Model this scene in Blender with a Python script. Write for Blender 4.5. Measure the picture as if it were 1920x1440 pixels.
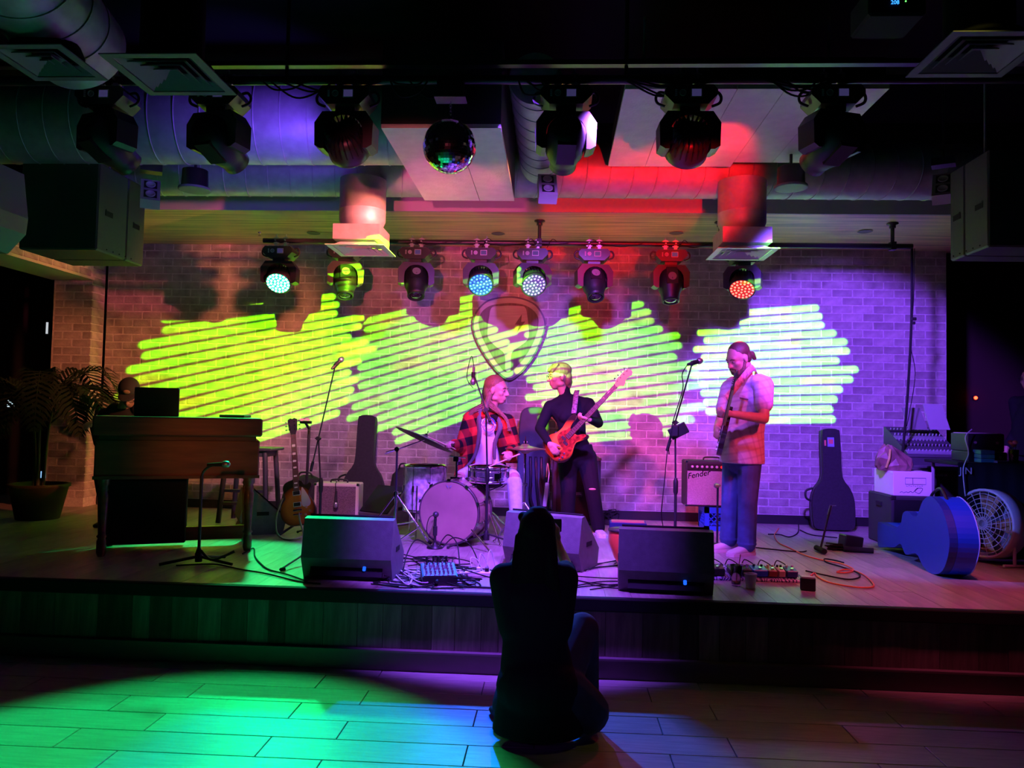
import bpy, bmesh, math, random
from mathutils import Vector, Matrix, Euler, Quaternion
random.seed(7)
for o in list(bpy.data.objects): bpy.data.objects.remove(o)
SC = bpy.context.scene; COL = SC.collection
V = Vector; R = math.radians; PI = math.pi

# ------------------------------------------------------------------ camera
HS = 0.52                       # stage height
EYE = V((0, 0, 1.69)); FPX = 1450.0
_y, _p, _r = R(3.143), R(2.292), R(1.2137)
_f = V((-math.sin(_y)*math.cos(_p), math.cos(_y)*math.cos(_p), math.sin(_p)))
_rt = V((math.cos(_y), math.sin(_y), 0)); _d = _f.cross(_rt)
CR = _rt*math.cos(_r) - _d*math.sin(_r); CD = _rt*math.sin(_r) + _d*math.cos(_r); CF = _f
cam = bpy.data.cameras.new('camera'); cam.sensor_width = 36; cam.lens = FPX/1920*36; cam.clip_start = .05; cam.clip_end = 60
camo = bpy.data.objects.new('camera', cam); COL.objects.link(camo); SC.camera = camo
m = Matrix((CR, -CD, -CF)).transposed().to_4x4(); m.translation = EYE; camo.matrix_world = m
def ray(px, py): return CR*((px-960)/FPX) + CD*((py-720)/FPX) + CF
def at(px, py, Y): d = ray(px, py); return EYE + d*(Y/d.y)           # photo point at a known depth
def on(px, py, z=HS): d = ray(px, py); return EYE + d*((z-EYE.z)/d.z)  # photo point on a known level

# ------------------------------------------------------------------ world, exposure
w = bpy.data.worlds.new('dark_room'); SC.world = w; w.use_nodes = True
w.node_tree.nodes['Background'].inputs[0].default_value = (.25, .2, .5, 1)
w.node_tree.nodes['Background'].inputs[1].default_value = 0.0015
vs = SC.view_settings; SC.display_settings.display_device = 'sRGB'
vs.view_transform = 'Standard'; vs.look = 'None'; vs.gamma = 1; vs.use_curve_mapping = False; vs.exposure = 0.0

# ------------------------------------------------------------------ stage lamps
TZ, TY = 3.74, 4.65             # front pipe height / depth
BZ, BY = 3.43, 7.75             # rear pipe height / depth
def gobo_nodes(L, rot, pitch, rows, half, seed, shift=0, tint=(1., .55, 0.)):
    """stripe gobo of a moving-head spot: rounded bars across the beam"""
    L.use_nodes = True; nt = L.node_tree; N = nt.nodes; K = nt.links
    em = N['Emission']
    tc = N.new('ShaderNodeTexCoord'); sx = N.new('ShaderNodeSeparateXYZ'); K.new(tc.outputs['Normal'], sx.inputs[0])
    def mth(op, a, b=None, c=None):
        n = N.new('ShaderNodeMath'); n.operation = op
        for i, v in enumerate((a, b, c)):
            if v is None: continue
            if isinstance(v, (int, float)): n.inputs[i].default_value = v
            else: K.new(v, n.inputs[i])
        return n.outputs[0]
    z = mth('ABSOLUTE', sx.outputs[2])
    x = mth('DIVIDE', sx.outputs[0], z); y = mth('DIVIDE', sx.outputs[1], z)
    c, s = math.cos(rot), math.sin(rot)
    u = mth('ADD', mth('MULTIPLY', x, c), mth('MULTIPLY', y, s))
    v = mth('SUBTRACT', mth('MULTIPLY', y, c), mth('MULTIPLY', x, s))
    k = mth('ADD', mth('DIVIDE', v, pitch), 100.0 + shift)
    row = mth('FLOOR', k); fr = mth('SUBTRACT', mth('FRACT', k), .5)
    wn = N.new('ShaderNodeTexWhiteNoise'); wn.noise_dimensions = '1D'; K.new(mth('ADD', row, seed*31.7), wn.inputs['W'])
    sw = N.new('ShaderNodeSeparateColor'); K.new(wn.outputs['Color'], sw.inputs[0])
    rowc = mth('DIVIDE', mth('SUBTRACT', row, 100.0), rows)
    r1 = mth('SUBTRACT', 1.0, mth('MULTIPLY', mth('MULTIPLY', rowc, rowc), .5))
    def side(rnd, uu):      # bar end with a round cap
        e = mth('MULTIPLY', mth('ADD', mth('MULTIPLY', rnd, .32), .74), half); e = mth('MULTIPLY', e, r1)
        d = mth('MAXIMUM', mth('SUBTRACT', uu, e), 0.0)
        return mth('DIVIDE', d, pitch)
    dx = mth('MAXIMUM', side(sw.outputs[0], u), side(sw.outputs[1], mth('MULTIPLY', u, -1.0)))
    dist = mth('SQRT', mth('ADD', mth('MULTIPLY', dx, dx), mth('MULTIPLY', fr, fr)))
    mr = N.new('ShaderNodeMapRange'); mr.interpolation_type = 'SMOOTHSTEP'; K.new(dist, mr.inputs[0])
    for i, val in ((1, .30), (2, .42), (3, 1.0), (4, 0.0)): mr.inputs[i].default_value = val
    inr = mth('LESS_THAN', mth('ABSOLUTE', rowc), 1.0)
    on_ = mth('MULTIPLY', mr.outputs[0], inr)
    nz = N.new('ShaderNodeTexNoise'); nz.inputs['Scale'].default_value = 1.0; nz.inputs['Detail'].default_value = 1.0
    cb = N.new('ShaderNodeCombineXYZ'); K.new(mth('MULTIPLY', u, 9.0), cb.inputs[0]); K.new(mth('ADD', mth('MULTIPLY', v, 22.0), seed*3.1), cb.inputs[1])
    K.new(cb.outputs[0], nz.inputs['Vector'])
    m2 = N.new('ShaderNodeMapRange'); K.new(nz.outputs[0], m2.inputs[0])
    for i, val in ((1, .56), (2, .66), (3, 0.0), (4, 1.0)): m2.inputs[i].default_value = val
    mx = N.new('ShaderNodeMix'); mx.data_type = 'RGBA'; K.new(m2.outputs[0], mx.inputs[0])
    mx.inputs[6].default_value = (1, 1, 1, 1); mx.inputs[7].default_value = (tint[0]*1.6, tint[1], tint[2], 1)
    K.new(mx.outputs[2], em.inputs['Color']); K.new(on_, em.inputs['Strength'])
def spot(name, loc, target, color, power, angle, blend=.3, size=.05, gobo=None, roll=0):
    L = bpy.data.lights.new(name, 'SPOT'); L.color = color; L.energy = power
    L.spot_size = R(angle); L.spot_blend = blend; L.shadow_soft_size = size
    o = bpy.data.objects.new(name, L); COL.objects.link(o); o.location = loc
    q = (V(target)-V(loc)).to_track_quat('-Z', 'Y'); o.rotation_euler = q.to_euler()
    if gobo: gobo_nodes(L, **gobo)
    return o
WALLY = 9.0; SOFY_ = 7.42
# front pipe: stripe projectors (moving-head spots) and washes
YG = (.18, 1.0, .0)
FX = dict(a=-2.838, b=-2.119, c=-1.31, d=.038, e=.776, f=1.627)   # heads along the front pipe
def lens(k, dz=-.45): return V((FX[k], TY+.24, TZ+dz))
spot('gobo_spot_left', lens('d'), at(505, 690, WALLY), YG, 8200, 50, .1, .012, dict(rot=R(8), pitch=.0212, rows=7.6, half=.20, seed=1))
spot('gobo_spot_mid_left', lens('e'), at(820, 690, WALLY), YG, 4000, 50, .1, .012, dict(rot=R(13), pitch=.0205, rows=8, half=.20, seed=2))
spot('gobo_spot_mid_right', lens('b'), at(1120, 700, WALLY), YG, 4800, 50, .1, .012, dict(rot=R(19), pitch=.0205, rows=8, half=.185, seed=3))
spot('gobo_spot_right', lens('f'), at(1440, 690, WALLY), YG, 6000, 50, .1, .012, dict(rot=R(6), pitch=.0235, rows=7, half=.215, seed=4))
spot('violet_wash_middle', V((.3, 4.5, 3.5)), at(980, 860, 7.6), (.38, .10, 1.0), 1150, 75, .6, .10)
spot('violet_wash_down', V((-.2, 4.66, 3.62)), V((-.15, 6.55, HS)), (.25, .06, 1.0), 1800, 60, .25, .10)
spot('violet_wash_right', lens('f'), at(1560, 790, WALLY), (.21, .055, 1.0), 1900, 47, .35, .10)
spot('violet_fill_side', V((-1.0, 4.95, 3.3)), V((3.2, 6.6, .8)), (.10, .14, 1.0), 1200, 20, .5, .08)  # lamp added to light the blue case, no fixture stands here
spot('magenta_wash_middle', lens('c'), at(1150, 880, WALLY), (1.0, .07, .20), 800, 34, .6, .10)
spot('pink_wash_lower', lens('c'), at(640, 900, WALLY), (1.0, .34, .70), 420, 36, .7, .10)
spot('red_wash_right', V((3.0, 4.6, 3.3)), at(1410, 790, 6.9), (1.0, .04, .08), 420, 30, .5, .08)
spot('red_fill_floor', V((2.6, 4.5, 3.6)), on(1680, 1085), (1.0, .10, .24), 300, 44, .7, .10)  # added lamp without fixture, reddens the right of the deck
spot('amber_wash_left', lens('e'), at(230, 690, WALLY), (1.0, .24, .11), 1500, 36, .7, .12)
spot('pink_wash_upper', V((-.6, -.5, 2.05)), at(850, 520, WALLY), (1.0, .12, .20), 1700, 17, .6, .05)  # unseen lamp behind the camera, off the pipe
spot('pink_fill_upper_left', V((.30, 5.05, 3.1)), at(285, 480, WALLY), (1.0, .12, .18), 900, 14, .4, .03)  # second pink lamp added for the upper left wall, no fixture
spot('red_wash_up', V((1.3, 4.98, 3.42)), at(1240, 350, 7.0), (1.0, .006, .012), 170, 52, .5, .06)
spot('violet_wash_up', V((-1.75, 4.98, 3.30)), at(480, 235, 5.8), (.18, .055, 1.0), 65, 75, .7, .1)
# lamps without a modelled fixture, placed by the light they give
spot('green_wash_floor', V((-2.12, 5.45, 3.30)), V((-1.75, 3.35, 0)), (0, 1.0, .22), 560, 50, .35, .05)
spot('house_red_up', V((1.2, -.8, .9)), at(1170, 384, SOFY_), (1.0, .006, .012), 3200, 11, .25, .03)
spot('house_magenta_up', V((-.6, -.8, .9)), at(872, 384, SOFY_), (1.0, .03, .38), 1500, 8.5, .25, .03)
spot('violet_fill_front', V((-.6, -1.5, 2.9)), V((-.4, 5.1, .5)), (.34, .03, .9), 170, 18, .9, .2)  # unseen lamp added to tint the stage front violet
spot('amber_fill_organ', V((-1.2, -1.0, 2.6)), at(380, 850, 6.0), (1.0, .17, .035), 300, 8, .8, .2)  # unseen lamp added to warm the organ front
spot('house_amber_floor', V((2.0, 3.6, 3.9)), on(1490, 1410, 0), (1.0, .85, .12), 24, 42, 1., .1)
# ------------------------------------------------------------------ materials
MATS = {}
def mat(name, col=(.5, .5, .5), rough=.5, metal=0., spec=.5, noise=0., nscale=8., bump=0., bscale=60., stretch=None, emit=None, estr=1., trans=0., coat=0., rnd=0., alpha=1.):
    """principled material with procedural colour variation / bump"""
    if name in MATS: return MATS[name]
    M = bpy.data.materials.new(name); M.use_nodes = True; nt = M.node_tree; N = nt.nodes; K = nt.links
    b = N['Principled BSDF']; b.inputs['Roughness'].default_value = rough; b.inputs['Metallic'].default_value = metal
    b.inputs['Specular IOR Level'].default_value = spec; b.inputs['Coat Weight'].default_value = coat
    b.inputs['Transmission Weight'].default_value = trans; b.inputs['Alpha'].default_value = alpha
    b.inputs['Base Color'].default_value = (*col, 1)
    tc = N.new('ShaderNodeTexCoord'); mp = N.new('ShaderNodeMapping'); K.new(tc.outputs['Object'], mp.inputs[0])
    if stretch: mp.inputs['Scale'].default_value = stretch
    if noise or rnd:
        nz = N.new('ShaderNodeTexNoise'); nz.inputs['Scale'].default_value = nscale; nz.inputs['Detail'].default_value = 4
        K.new(mp.outputs[0], nz.inputs['Vector'])
        mr = N.new('ShaderNodeMapRange'); K.new(nz.outputs[0], mr.inputs[0])
        for i, v in ((1, .3), (2, .7), (3, 1-noise), (4, 1+noise)): mr.inputs[i].default_value = v
        val = mr.outputs[0]
        if rnd:
            oi = N.new('ShaderNodeObjectInfo'); m3 = N.new('ShaderNodeMapRange'); K.new(oi.outputs['Random'], m3.inputs[0])
            m3.inputs[3].default_value = 1-rnd; m3.inputs[4].default_value = 1+rnd
            mu = N.new('ShaderNodeMath'); mu.operation = 'MULTIPLY'; K.new(val, mu.inputs[0]); K.new(m3.outputs[0], mu.inputs[1]); val = mu.outputs[0]
        vm = N.new('ShaderNodeVectorMath'); vm.operation = 'SCALE'; vm.inputs[0].default_value = col; K.new(val, vm.inputs['Scale'])
        K.new(vm.outputs[0], b.inputs['Base Color'])
    if bump:
        n2 = N.new('ShaderNodeTexNoise'); n2.inputs['Scale'].default_value = bscale; n2.inputs['Detail'].default_value = 3; K.new(mp.outputs[0], n2.inputs['Vector'])
        bp = N.new('ShaderNodeBump'); bp.inputs['Strength'].default_value = bump; bp.inputs['Distance'].default_value = .01
        K.new(n2.outputs[0], bp.inputs['Height']); K.new(bp.outputs[0], b.inputs['Normal'])
    if emit: b.inputs['Emission Color'].default_value = (*emit, 1); b.inputs['Emission Strength'].default_value = estr
    MATS[name] = M; return M
BLK = mat('black_plastic', (.012, .012, .013), .45)
BLKM = mat('black_matte', (.010, .010, .011), .8, spec=.2)
BLKP = mat('black_powder_coat', (.02, .02, .022), .35)
CLOTH = mat('black_nylon', (.013, .013, .016), .7, noise=.3, nscale=40, bump=.3, bscale=300)
CHR = mat('chrome', (.75, .75, .77), .12, 1.)
STEEL = mat('galvanised_steel', (.42, .43, .45), .55, .5, noise=.12, nscale=14)
WHT = mat('white_plastic', (.75, .74, .72), .4)
RUB = mat('black_rubber', (.015, .015, .015), .9, spec=.2)
SKIN = mat('skin', (.46, .25, .18), .5, noise=.08, nscale=30)
GRAY = mat('grey_plastic', (.22, .22, .24), .5)

# ------------------------------------------------------------------ mesh helper
def frame(p, d, up=V((0, 0, 1))):
    d = V(d).normalized()
    if abs(d.dot(up)) > .98: up = V((0, 1, 0))
    x = up.cross(d).normalized(); y = d.cross(x)
    M = Matrix((x, y, d)).transposed().to_4x4(); M.translation = p; return M
class MB:
    def __init__(s): s.v = []; s.f = []; s.sm = []; s.mi = []; s.m = 0
    def add(s, vs, fs, smooth=False, M=None):
        o = len(s.v); s.v += [(M @ V(p)) if M else V(p) for p in vs]
        for f in fs: s.f.append([i+o for i in f]); s.sm.append(smooth); s.mi.append(s.m)
        return s
    def box(s, c, d, M=None, rot=None):
        x, y, z = d[0]/2, d[1]/2, d[2]/2; c = V(c)
        vs = [V((a*x, b*y, e*z)) for e in (-1, 1) for b in (-1, 1) for a in (-1, 1)]
        if rot: E_ = Euler(rot).to_matrix(); vs = [E_ @ p for p in vs]
        return s.add([c+p for p in vs], [(0, 2, 3, 1), (4, 5, 7, 6), (0, 1, 5, 4), (2, 6, 7, 3), (0, 4, 6, 2), (1, 3, 7, 5)], False, M)
    def rbox(s, c, d, b=.01, M=None, rot=None):
        """box with chamfered edges"""
        h = [q/2 for q in d]; b = min(b, *[q*.98 for q in h]); vs = []; ix = {}
        for sx in (-1, 1):
            for sy in (-1, 1):
                for sz in (-1, 1):
                    for ax in range(3):
                        sg = (sx, sy, sz); p = [sg[i]*(h[i]-(0 if i == ax else b)) for i in range(3)]
                        ix[(sx, sy, sz, ax)] = len(vs); vs.append(V(p))
        fs = []
        def q(ids):
            n = (vs[ids[1]]-vs[ids[0]]).cross(vs[ids[2]]-vs[ids[0]]); cc = sum((vs[i] for i in ids), V())
            fs.append(ids if n.dot(cc) > 0 else ids[::-1])
        for ax in range(3):
            a, e = [i for i in range(3) if i != ax]
            for sg in (-1, 1):
                ids = []
                for p, r in ((-1, -1), (1, -1), (1, 1), (-1, 1)):
                    t = [0]*3; t[ax] = sg; t[a] = p; t[e] = r; ids.append(ix[(*t, ax)])
                q(ids)
            for p in (-1, 1):
                for r in (-1, 1):
                    t = [0]*3; t[a] = p; t[e] = r; t[ax] = -1; l = list(t); l[ax] = 1
                    q([ix[(*t, a)], ix[(*l, a)], ix[(*l, e)], ix[(*t, e)]])
        for sx in (-1, 1):
            for sy in (-1, 1):
                for sz in (-1, 1): q([ix[(sx, sy, sz, i)] for i in range(3)])
        c = V(c)
        if rot: E_ = Euler(rot).to_matrix(); vs = [E_ @ p for p in vs]
        return s.add([c+p for p in vs], fs, False, M)
    def cyl(s, p0, p1, r0, r1=None, n=12, M=None, caps=True):
        r1 = r0 if r1 is None else r1; p0 = V(p0); p1 = V(p1); F = frame(p0, p1-p0); L = (p1-p0).length
        vs = []
        for r, z in ((r0, 0), (r1, L)): vs += [F @ V((r*math.cos(2*PI*i/n), r*math.sin(2*PI*i/n), z)) for i in range(n)]
        s.add(vs, [(i, (i+1) % n, n+(i+1) % n, n+i) for i in range(n)], True, M)
        if caps: s.add(vs, [tuple(range(n-1, -1, -1)), tuple(range(n, 2*n))], False, M)
        return s
    def tube(s, pts, r, n=6, M=None, closed=False):
        pts = [V(p) for p in pts]; m_ = len(pts); rs = r if isinstance(r, (list, tuple)) else [r]*m_
        T = []
        for i in range(m_):
            a = pts[i-1] if (i or closed) else pts[0]; b = pts[(i+1) % m_] if (i < m_-1 or closed) else pts[-1]
            d = b-a; T.append(d.normalized() if d.length > 1e-9 else V((0, 0, 1)))
        u = T[0].orthogonal().normalized(); vs = []
        for i in range(m_):
            u = (u - T[i]*u.dot(T[i])); u = u.normalized() if u.length > 1e-6 else T[i].orthogonal().normalized(); w_ = T[i].cross(u)
            vs += [pts[i]+u*(rs[i]*math.cos(2*PI*k/n))+w_*(rs[i]*math.sin(2*PI*k/n)) for k in range(n)]
        fs = []
        for i in range(m_ if closed else m_-1):
            a = i*n; b = ((i+1) % m_)*n
            fs += [(a+k, a+(k+1) % n, b+(k+1) % n, b+k) for k in range(n)]
        s.add(vs, fs, True, M)
        if not closed: s.add(vs, [tuple(range(n-1, -1, -1)), tuple(range((m_-1)*n, m_*n))], False, M)
        return s
    def lathe(s, prof, M=None, n=24, smooth=True):
        """profile [(r, z)] turned about local z"""
        vs = []; 
        for r, z in prof: vs += [V((r*math.cos(2*PI*i/n), r*math.sin(2*PI*i/n), z)) for i in range(n)]
        fs = []
        for j in range(len(prof)-1):
            a = j*n; b = a+n
            for i in range(n): fs.append((a+i, a+(i+1) % n, b+(i+1) % n, b+i))
        s.add(vs, fs, smooth, M)
        cp = []
        if prof[0][0] > 1e-5: cp.append(tuple(range(n-1, -1, -1)))
        if prof[-1][0] > 1e-5: cp.append(tuple(range((len(prof)-1)*n, len(prof)*n)))
        if cp: s.add(vs, cp, False, M)
        return s
    def prism(s, pts, z0, z1, M=None, inset=0.):
        """2-D outline extruded along local z"""
        n = len(pts); vs = [V((p[0], p[1], z0)) for p in pts]+[V((p[0], p[1], z1)) for p in pts]
        ar = sum(pts[i][0]*pts[(i+1) % n][1]-pts[(i+1) % n][0]*pts[i][1] for i in range(n))
        fs = [tuple(range(n-1, -1, -1)), tuple(range(n, 2*n))]+[(i, (i+1) % n, n+(i+1) % n, n+i) for i in range(n)]
        if ar < 0: fs = [f[::-1] for f in fs]
        return s.add(vs, fs, False, M)
    def ball(s, c, r, n=16, k=10, M=None, rot=None):
        r = r if isinstance(r, (tuple, list, Vector)) else (r, r, r); vs = []; c = V(c)
        E_ = (rot if isinstance(rot, (Matrix,)) else Euler(rot).to_matrix()) if rot is not None else None
        def P(a, b):
            q = V((r[0]*math.sin(b)*math.cos(a), r[1]*math.sin(b)*math.sin(a), r[2]*math.cos(b)))
            return c+(E_ @ q if E_ else q)
        vs = [P(0, 0)]+[P(2*PI*i/n, PI*j/k) for j in range(1, k) for i in range(n)]+[P(0, PI)]
        fs = [(0, 1+i, 1+(i+1) % n) for i in range(n)]
        for j in range(k-2):
            a = 1+j*n
            fs += [(a+i, a+n+i, a+n+(i+1) % n, a+(i+1) % n) for i in range(n)]
        a = 1+(k-2)*n; fs += [(a+i, len(vs)-1, a+(i+1) % n) for i in range(n)]
        return s.add(vs, fs, True, M)
    def loft(s, rings, n=20, M=None, pw=2.0):
        """rings: (centre, half-width axis vector, half-depth axis vector)"""
        vs = []
        for c, a, b in rings:
            c = V(c); a = V(a); b = V(b)
            for i in range(n):
                t = 2*PI*i/n; cx, sy = math.cos(t), math.sin(t)
                ex = 2/pw; vs.append(c+a*(abs(cx)**ex*(1 if cx >= 0 else -1))+b*(abs(sy)**ex*(1 if sy >= 0 else -1)))
        m_ = len(rings); fs = []
        for j in range(m_-1):
            a = j*n; b = a+n; fs += [(a+i, a+(i+1) % n, b+(i+1) % n, b+i) for i in range(n)]
        s.add(vs, fs, True, M); s.add(vs, [tuple(range(n-1, -1, -1)), tuple(range((m_-1)*n, m_*n))], False, M)
        return s
    def cap(s, p0, r0, p1, r1, n=12):
        """tapered capsule"""
        p0 = V(p0); p1 = V(p1); F = frame(p0, p1-p0); L = (p1-p0).length; pr = []
        for i in range(5): t = PI/2*i/4; pr.append((max(r0*math.sin(t), 1e-6), -r0*math.cos(t)))
        for i in range(5): t = PI/2*i/4; pr.append((max(r1*math.cos(t), 1e-6), L+r1*math.sin(t)))
        return s.lathe(pr, F, n)
    def mesh(s, name, mats):
        me = bpy.data.meshes.new(name); me.from_pydata([tuple(p) for p in s.v], [], s.f)
        for mt in (mats if isinstance(mats, (list, tuple)) else [mats]): me.materials.append(mt)
        me.polygons.foreach_set('use_smooth', s.sm); me.polygons.foreach_set('material_index', s.mi)
        me.update(); return me
    def build(s, name, mats, parent=None, loc=None, rot=None):
        return link(name, s.mesh(name, mats), parent, loc, rot)
def link(name, me, parent=None, loc=None, rot=None):
    o = bpy.data.objects.new(name, me); COL.objects.link(o)
    if parent: o.parent = parent
    if loc is not None: o.location = loc
    if rot is not None: o.rotation_euler = rot
    return o
def tag(o, label=None, cat=None, group=None, kind=None):
    if label: o['label'] = label
    if cat: o['category'] = cat
    if group: o['group'] = group
    if kind: o['kind'] = kind
    return o
def thing(name, label, cat, loc=(0, 0, 0), rz=0, group=None):
    o = bpy.data.objects.new(name, None); COL.objects.link(o); o.empty_display_size = .1
    o.location = loc; o.rotation_euler = (0, 0, rz); return tag(o, label, cat, group)
def dup(root, loc, rz=0, label=None, group=None):
    def cp(o, par):
        c = o.copy(); COL.objects.link(c); c.parent = par
        for ch in list(o.children): cp(ch, c)
        return c
    r = cp(root, None); r.location = loc; r.rotation_euler = (0, 0, rz)
    if label: r['label'] = label
    if group: r['group'] = group
    return r
def blob(mb, voxel=.01, smooth=3, fac=.5):
    """fuse overlapping solids into one continuous skin"""
    o = mb.build('tmp', BLK); md = o.modifiers.new('r', 'REMESH'); md.mode = 'VOXEL'; md.voxel_size = voxel; md.use_smooth_shade = True
    if smooth: ms = o.modifiers.new('s', 'SMOOTH'); ms.iterations = smooth; ms.factor = fac
    dg = bpy.context.evaluated_depsgraph_get(); dg.update()
    me = bpy.data.meshes.new_from_object(o.evaluated_get(dg)); me.materials.clear()
    old = o.data; bpy.data.objects.remove(o); bpy.data.meshes.remove(old)
    me.polygons.foreach_set('use_smooth', [True]*len(me.polygons)); return me
def blobobj(name, mb, mt, parent=None, voxel=.01, smooth=3, fac=.5):
    me = blob(mb, voxel, smooth, fac); me.name = name; me.materials.append(mt); return link(name, me, parent)
def spline(pts, k=8, closed=False):
    """Catmull-Rom through points"""
    P_ = [V(p) for p in pts]; n = len(P_); out = []
    for i in range(n if closed else n-1):
        a = P_[i-1] if (i or closed) else P_[0]; b = P_[i]; c = P_[(i+1) % n]; d = P_[(i+2) % n] if (closed or i < n-2) else P_[-1]
        for j in range(k):
            t = j/k; out.append(.5*((2*b)+(c-a)*t+(2*a-5*b+4*c-d)*t*t+(3*b-a-3*c+d)*t**3))
    if not closed: out.append(P_[-1])
    return out
def smooth2(pts, k=6): return [(p.x, p.y) for p in spline([V((a, b, 0)) for a, b in pts], k, True)]
def text_mesh(txt, size, depth=.002, font_shear=0., align='CENTER'):
    c = bpy.data.curves.new('t', 'FONT'); c.body = txt; c.size = size; c.extrude = depth; c.align_x = align; c.align_y = 'CENTER'; c.shear = font_shear; c.resolution_u = 3
    o = bpy.data.objects.new('t', c); COL.objects.link(o); dg = bpy.context.evaluated_depsgraph_get(); dg.update()
    me = bpy.data.meshes.new_from_object(o.evaluated_get(dg)); bpy.data.objects.remove(o); bpy.data.curves.remove(c); return me
# ------------------------------------------------------------------ the room
def struct(name, mb, m_, parent=None, label=None):
    o = mb.build(name, m_, parent)
    if not parent: o['kind'] = 'structure'
    if label: o['label'] = label
    return o
XL, XR = -5.41, 4.434           # ends of the brick wall
SOFZ, SOFY = 3.66, 7.42         # soffit height / front edge
TILE = mat('wood_look_tile', (.36, .34, .31), .34, noise=.18, nscale=5, stretch=(1, 9, 1), bump=.15, bscale=30, rnd=.08)
GROUT = mat('dark_grout', (.03, .03, .03), .9)
mb = MB(); mb.box((0, 1.5, -.03), (13, 12.5, .04)); floor = struct('floor', mb, GROUT)
# dance-floor tiles, 1.02 x 0.239 m, every other row shifted by a third
tm = {}
rows = []
for j in range(-2, 9):
    y1 = 5.15-.0 - j*.2385 if False else 4.721+.2385*2-j*.2385; y0 = y1-.2385
    y1c = min(y1, 5.12)
    if y1c-y0 < .02 or y0 < 2.4: continue
    off = -1.426 if j % 2 == 1 else -1.09
    for i in range(-4, 6):
        x0 = off+i*1.021
        if x0 > 3.9 or x0 < -4.9: continue
        key = (round(y1c-y0, 3), random.randint(0, 1))
        if key not in tm:
            b_ = MB(); b_.rbox((0, 0, 0), (1.021-.006, y1c-y0-.006, .022), .002); tm[key] = b_.mesh('tile', TILE)
        link('tile', tm[key], floor, ((x0+.51), (y0+y1c)/2, -.0115+random.uniform(-.0006, .0004)))
# stage: deck planks, black nosing, upright fascia boards, plinth
DECK = mat('stage_laminate', (.34, .28, .245), .38, noise=.22, nscale=3, stretch=(8, 1, 1), bump=.08, bscale=40, rnd=.16)
FASC = mat('fascia_board', (.14, .10, .095), .7, spec=.2, noise=.3, nscale=4, stretch=(9, 9, 1), rnd=.55)
mb = MB(); mb.box((-.6, 7.3, .235), (12, 4.3, .45)); stage = struct('stage', mb, BLKM, label='low stage with a laminate plank deck')
x = -5.9; dm = {}
while x < 4.95:
    wd = random.choice((.17, .17, .125)); y = 5.12; first = True
    while y < 8.98:
        ln = random.choice((.7, .9, 1.15, 1.3)) if not first else random.choice((.45, .8, 1.1)); first = False
        ln = min(ln, 8.99-y); key = (wd, round(ln, 2))
        if ln > .03:
            if key not in dm: b_ = MB(); b_.box((0, 0, 0), (wd-.002, ln-.002, .02)); dm[key] = b_.mesh('deck_plank', DECK)
            link('deck_plank', dm[key], stage, (x+wd/2, y+ln/2, HS-.010+random.uniform(-.0008, 0)))
        y += ln
    x += wd
mb = MB(); mb.rbox((-.5, 5.10, HS-.045), (11.6, .06, .086), .008); mb.build('nosing', BLKM, stage)
fx = [-5.2]; jl = [-2.53, -2.35, -2.19, -2.013, -1.869, -1.753, -1.499, -1.27, -1.10, -.975, -.774, -.623, -.45, -.335, -.2, .02, .2, .36, .6, .84, .96, 1.09, 1.26, 1.4, 1.68, 1.88, 2.05]
while fx[-1] < -2.75: fx.append(fx[-1]+random.choice((.12, .18, .24)))
fx += jl
while fx[-1] < 4.8: fx.append(fx[-1]+random.choice((.12, .18, .24)))
for a, b_ in zip(fx, fx[1:]):
    q = MB(); q.box((0, 0, 0), (b_-a-.003, .018, .32)); q.build('fascia_board', FASC, stage, ((a+b_)/2, 5.115+random.uniform(-.002, .002), .285))
mb = MB(); mb.box((-.5, 5.11, .065), (11.6, .05, .125)); mb.box((-.5, 5.098, .131), (11.6, .075, .012)); mb.build('plinth', mat('plinth_paint', (.16, .12, .13), .5), stage)

# brick wall: backing of mortar, the 300 bricks nearest as objects, the rest as one part
MORT = mat('mortar', (.60, .555, .51), .9, noise=.15, nscale=30, bump=.3, bscale=120)
BRICK = mat('painted_brick', (.41, .36, .325), .8, noise=.26, nscale=9, bump=.5, bscale=70, rnd=.22)
BRICK2 = mat('painted_brick_field', (.41, .36, .325), .8, noise=.36, nscale=6, bump=.5, bscale=70)
mb = MB(); mb.box(((XL+XR)/2, WALLY+.11, (HS+SOFZ)/2-.1), (XR-XL, .2, SOFZ-HS+.5)); wall = struct('wall_back', mb, MORT, label='whitewashed brick wall behind the stage')
BH, BL = .0925, .232
bm_ = {}
def brick_mesh(l, k):
    key = (round(l, 3), k)
    if key not in bm_:
        q = MB(); q.rbox((0, 0, 0), (l-.013, .026, BH-.013), .005)
        for p in q.v: p += V((random.uniform(-.002, .002), random.uniform(-.002, .002), random.uniform(-.002, .002)))
        bm_[key] = q.mesh('brick', BRICK)
    return bm_[key]
allb = []
nr = int((SOFZ-HS-.1)/BH)+1
for j in range(nr):
    z = HS+.10+BH*(j+.5); off = (j % 2)*BL/2+random.uniform(-.015, .015)
    x = XR
    first = True
    while x > XL+.03:
        l = BL if not (first and j % 2) else BL/2
        first = False
        l = min(l, x-XL); allb.append((x-l/2, z, l)); x -= l
near = sorted(allb, key=lambda q: (q[0]-1.2)**2*.5+(q[1]-1.9)**2)
near = sorted(allb, key=lambda q: -(q[0]) + (3 if q[1] > 3.2 else 0) + abs(q[1]-1.9)*1.6)[:300]
ns = set(near)
for (x, z, l) in near: link('brick', brick_mesh(l, random.randint(0, 2)), wall, (x, WALLY+random.uniform(.017, .020), z))
mb = MB()
for q in allb:
    if q in ns: continue
    x, z, l = q; k = MB(); k.rbox((x, WALLY+random.uniform(.017, .020), z), (l-.013, .026, BH-.013), .005); mb.v_off = 0
    mb.add(k.v, k.f)
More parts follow.
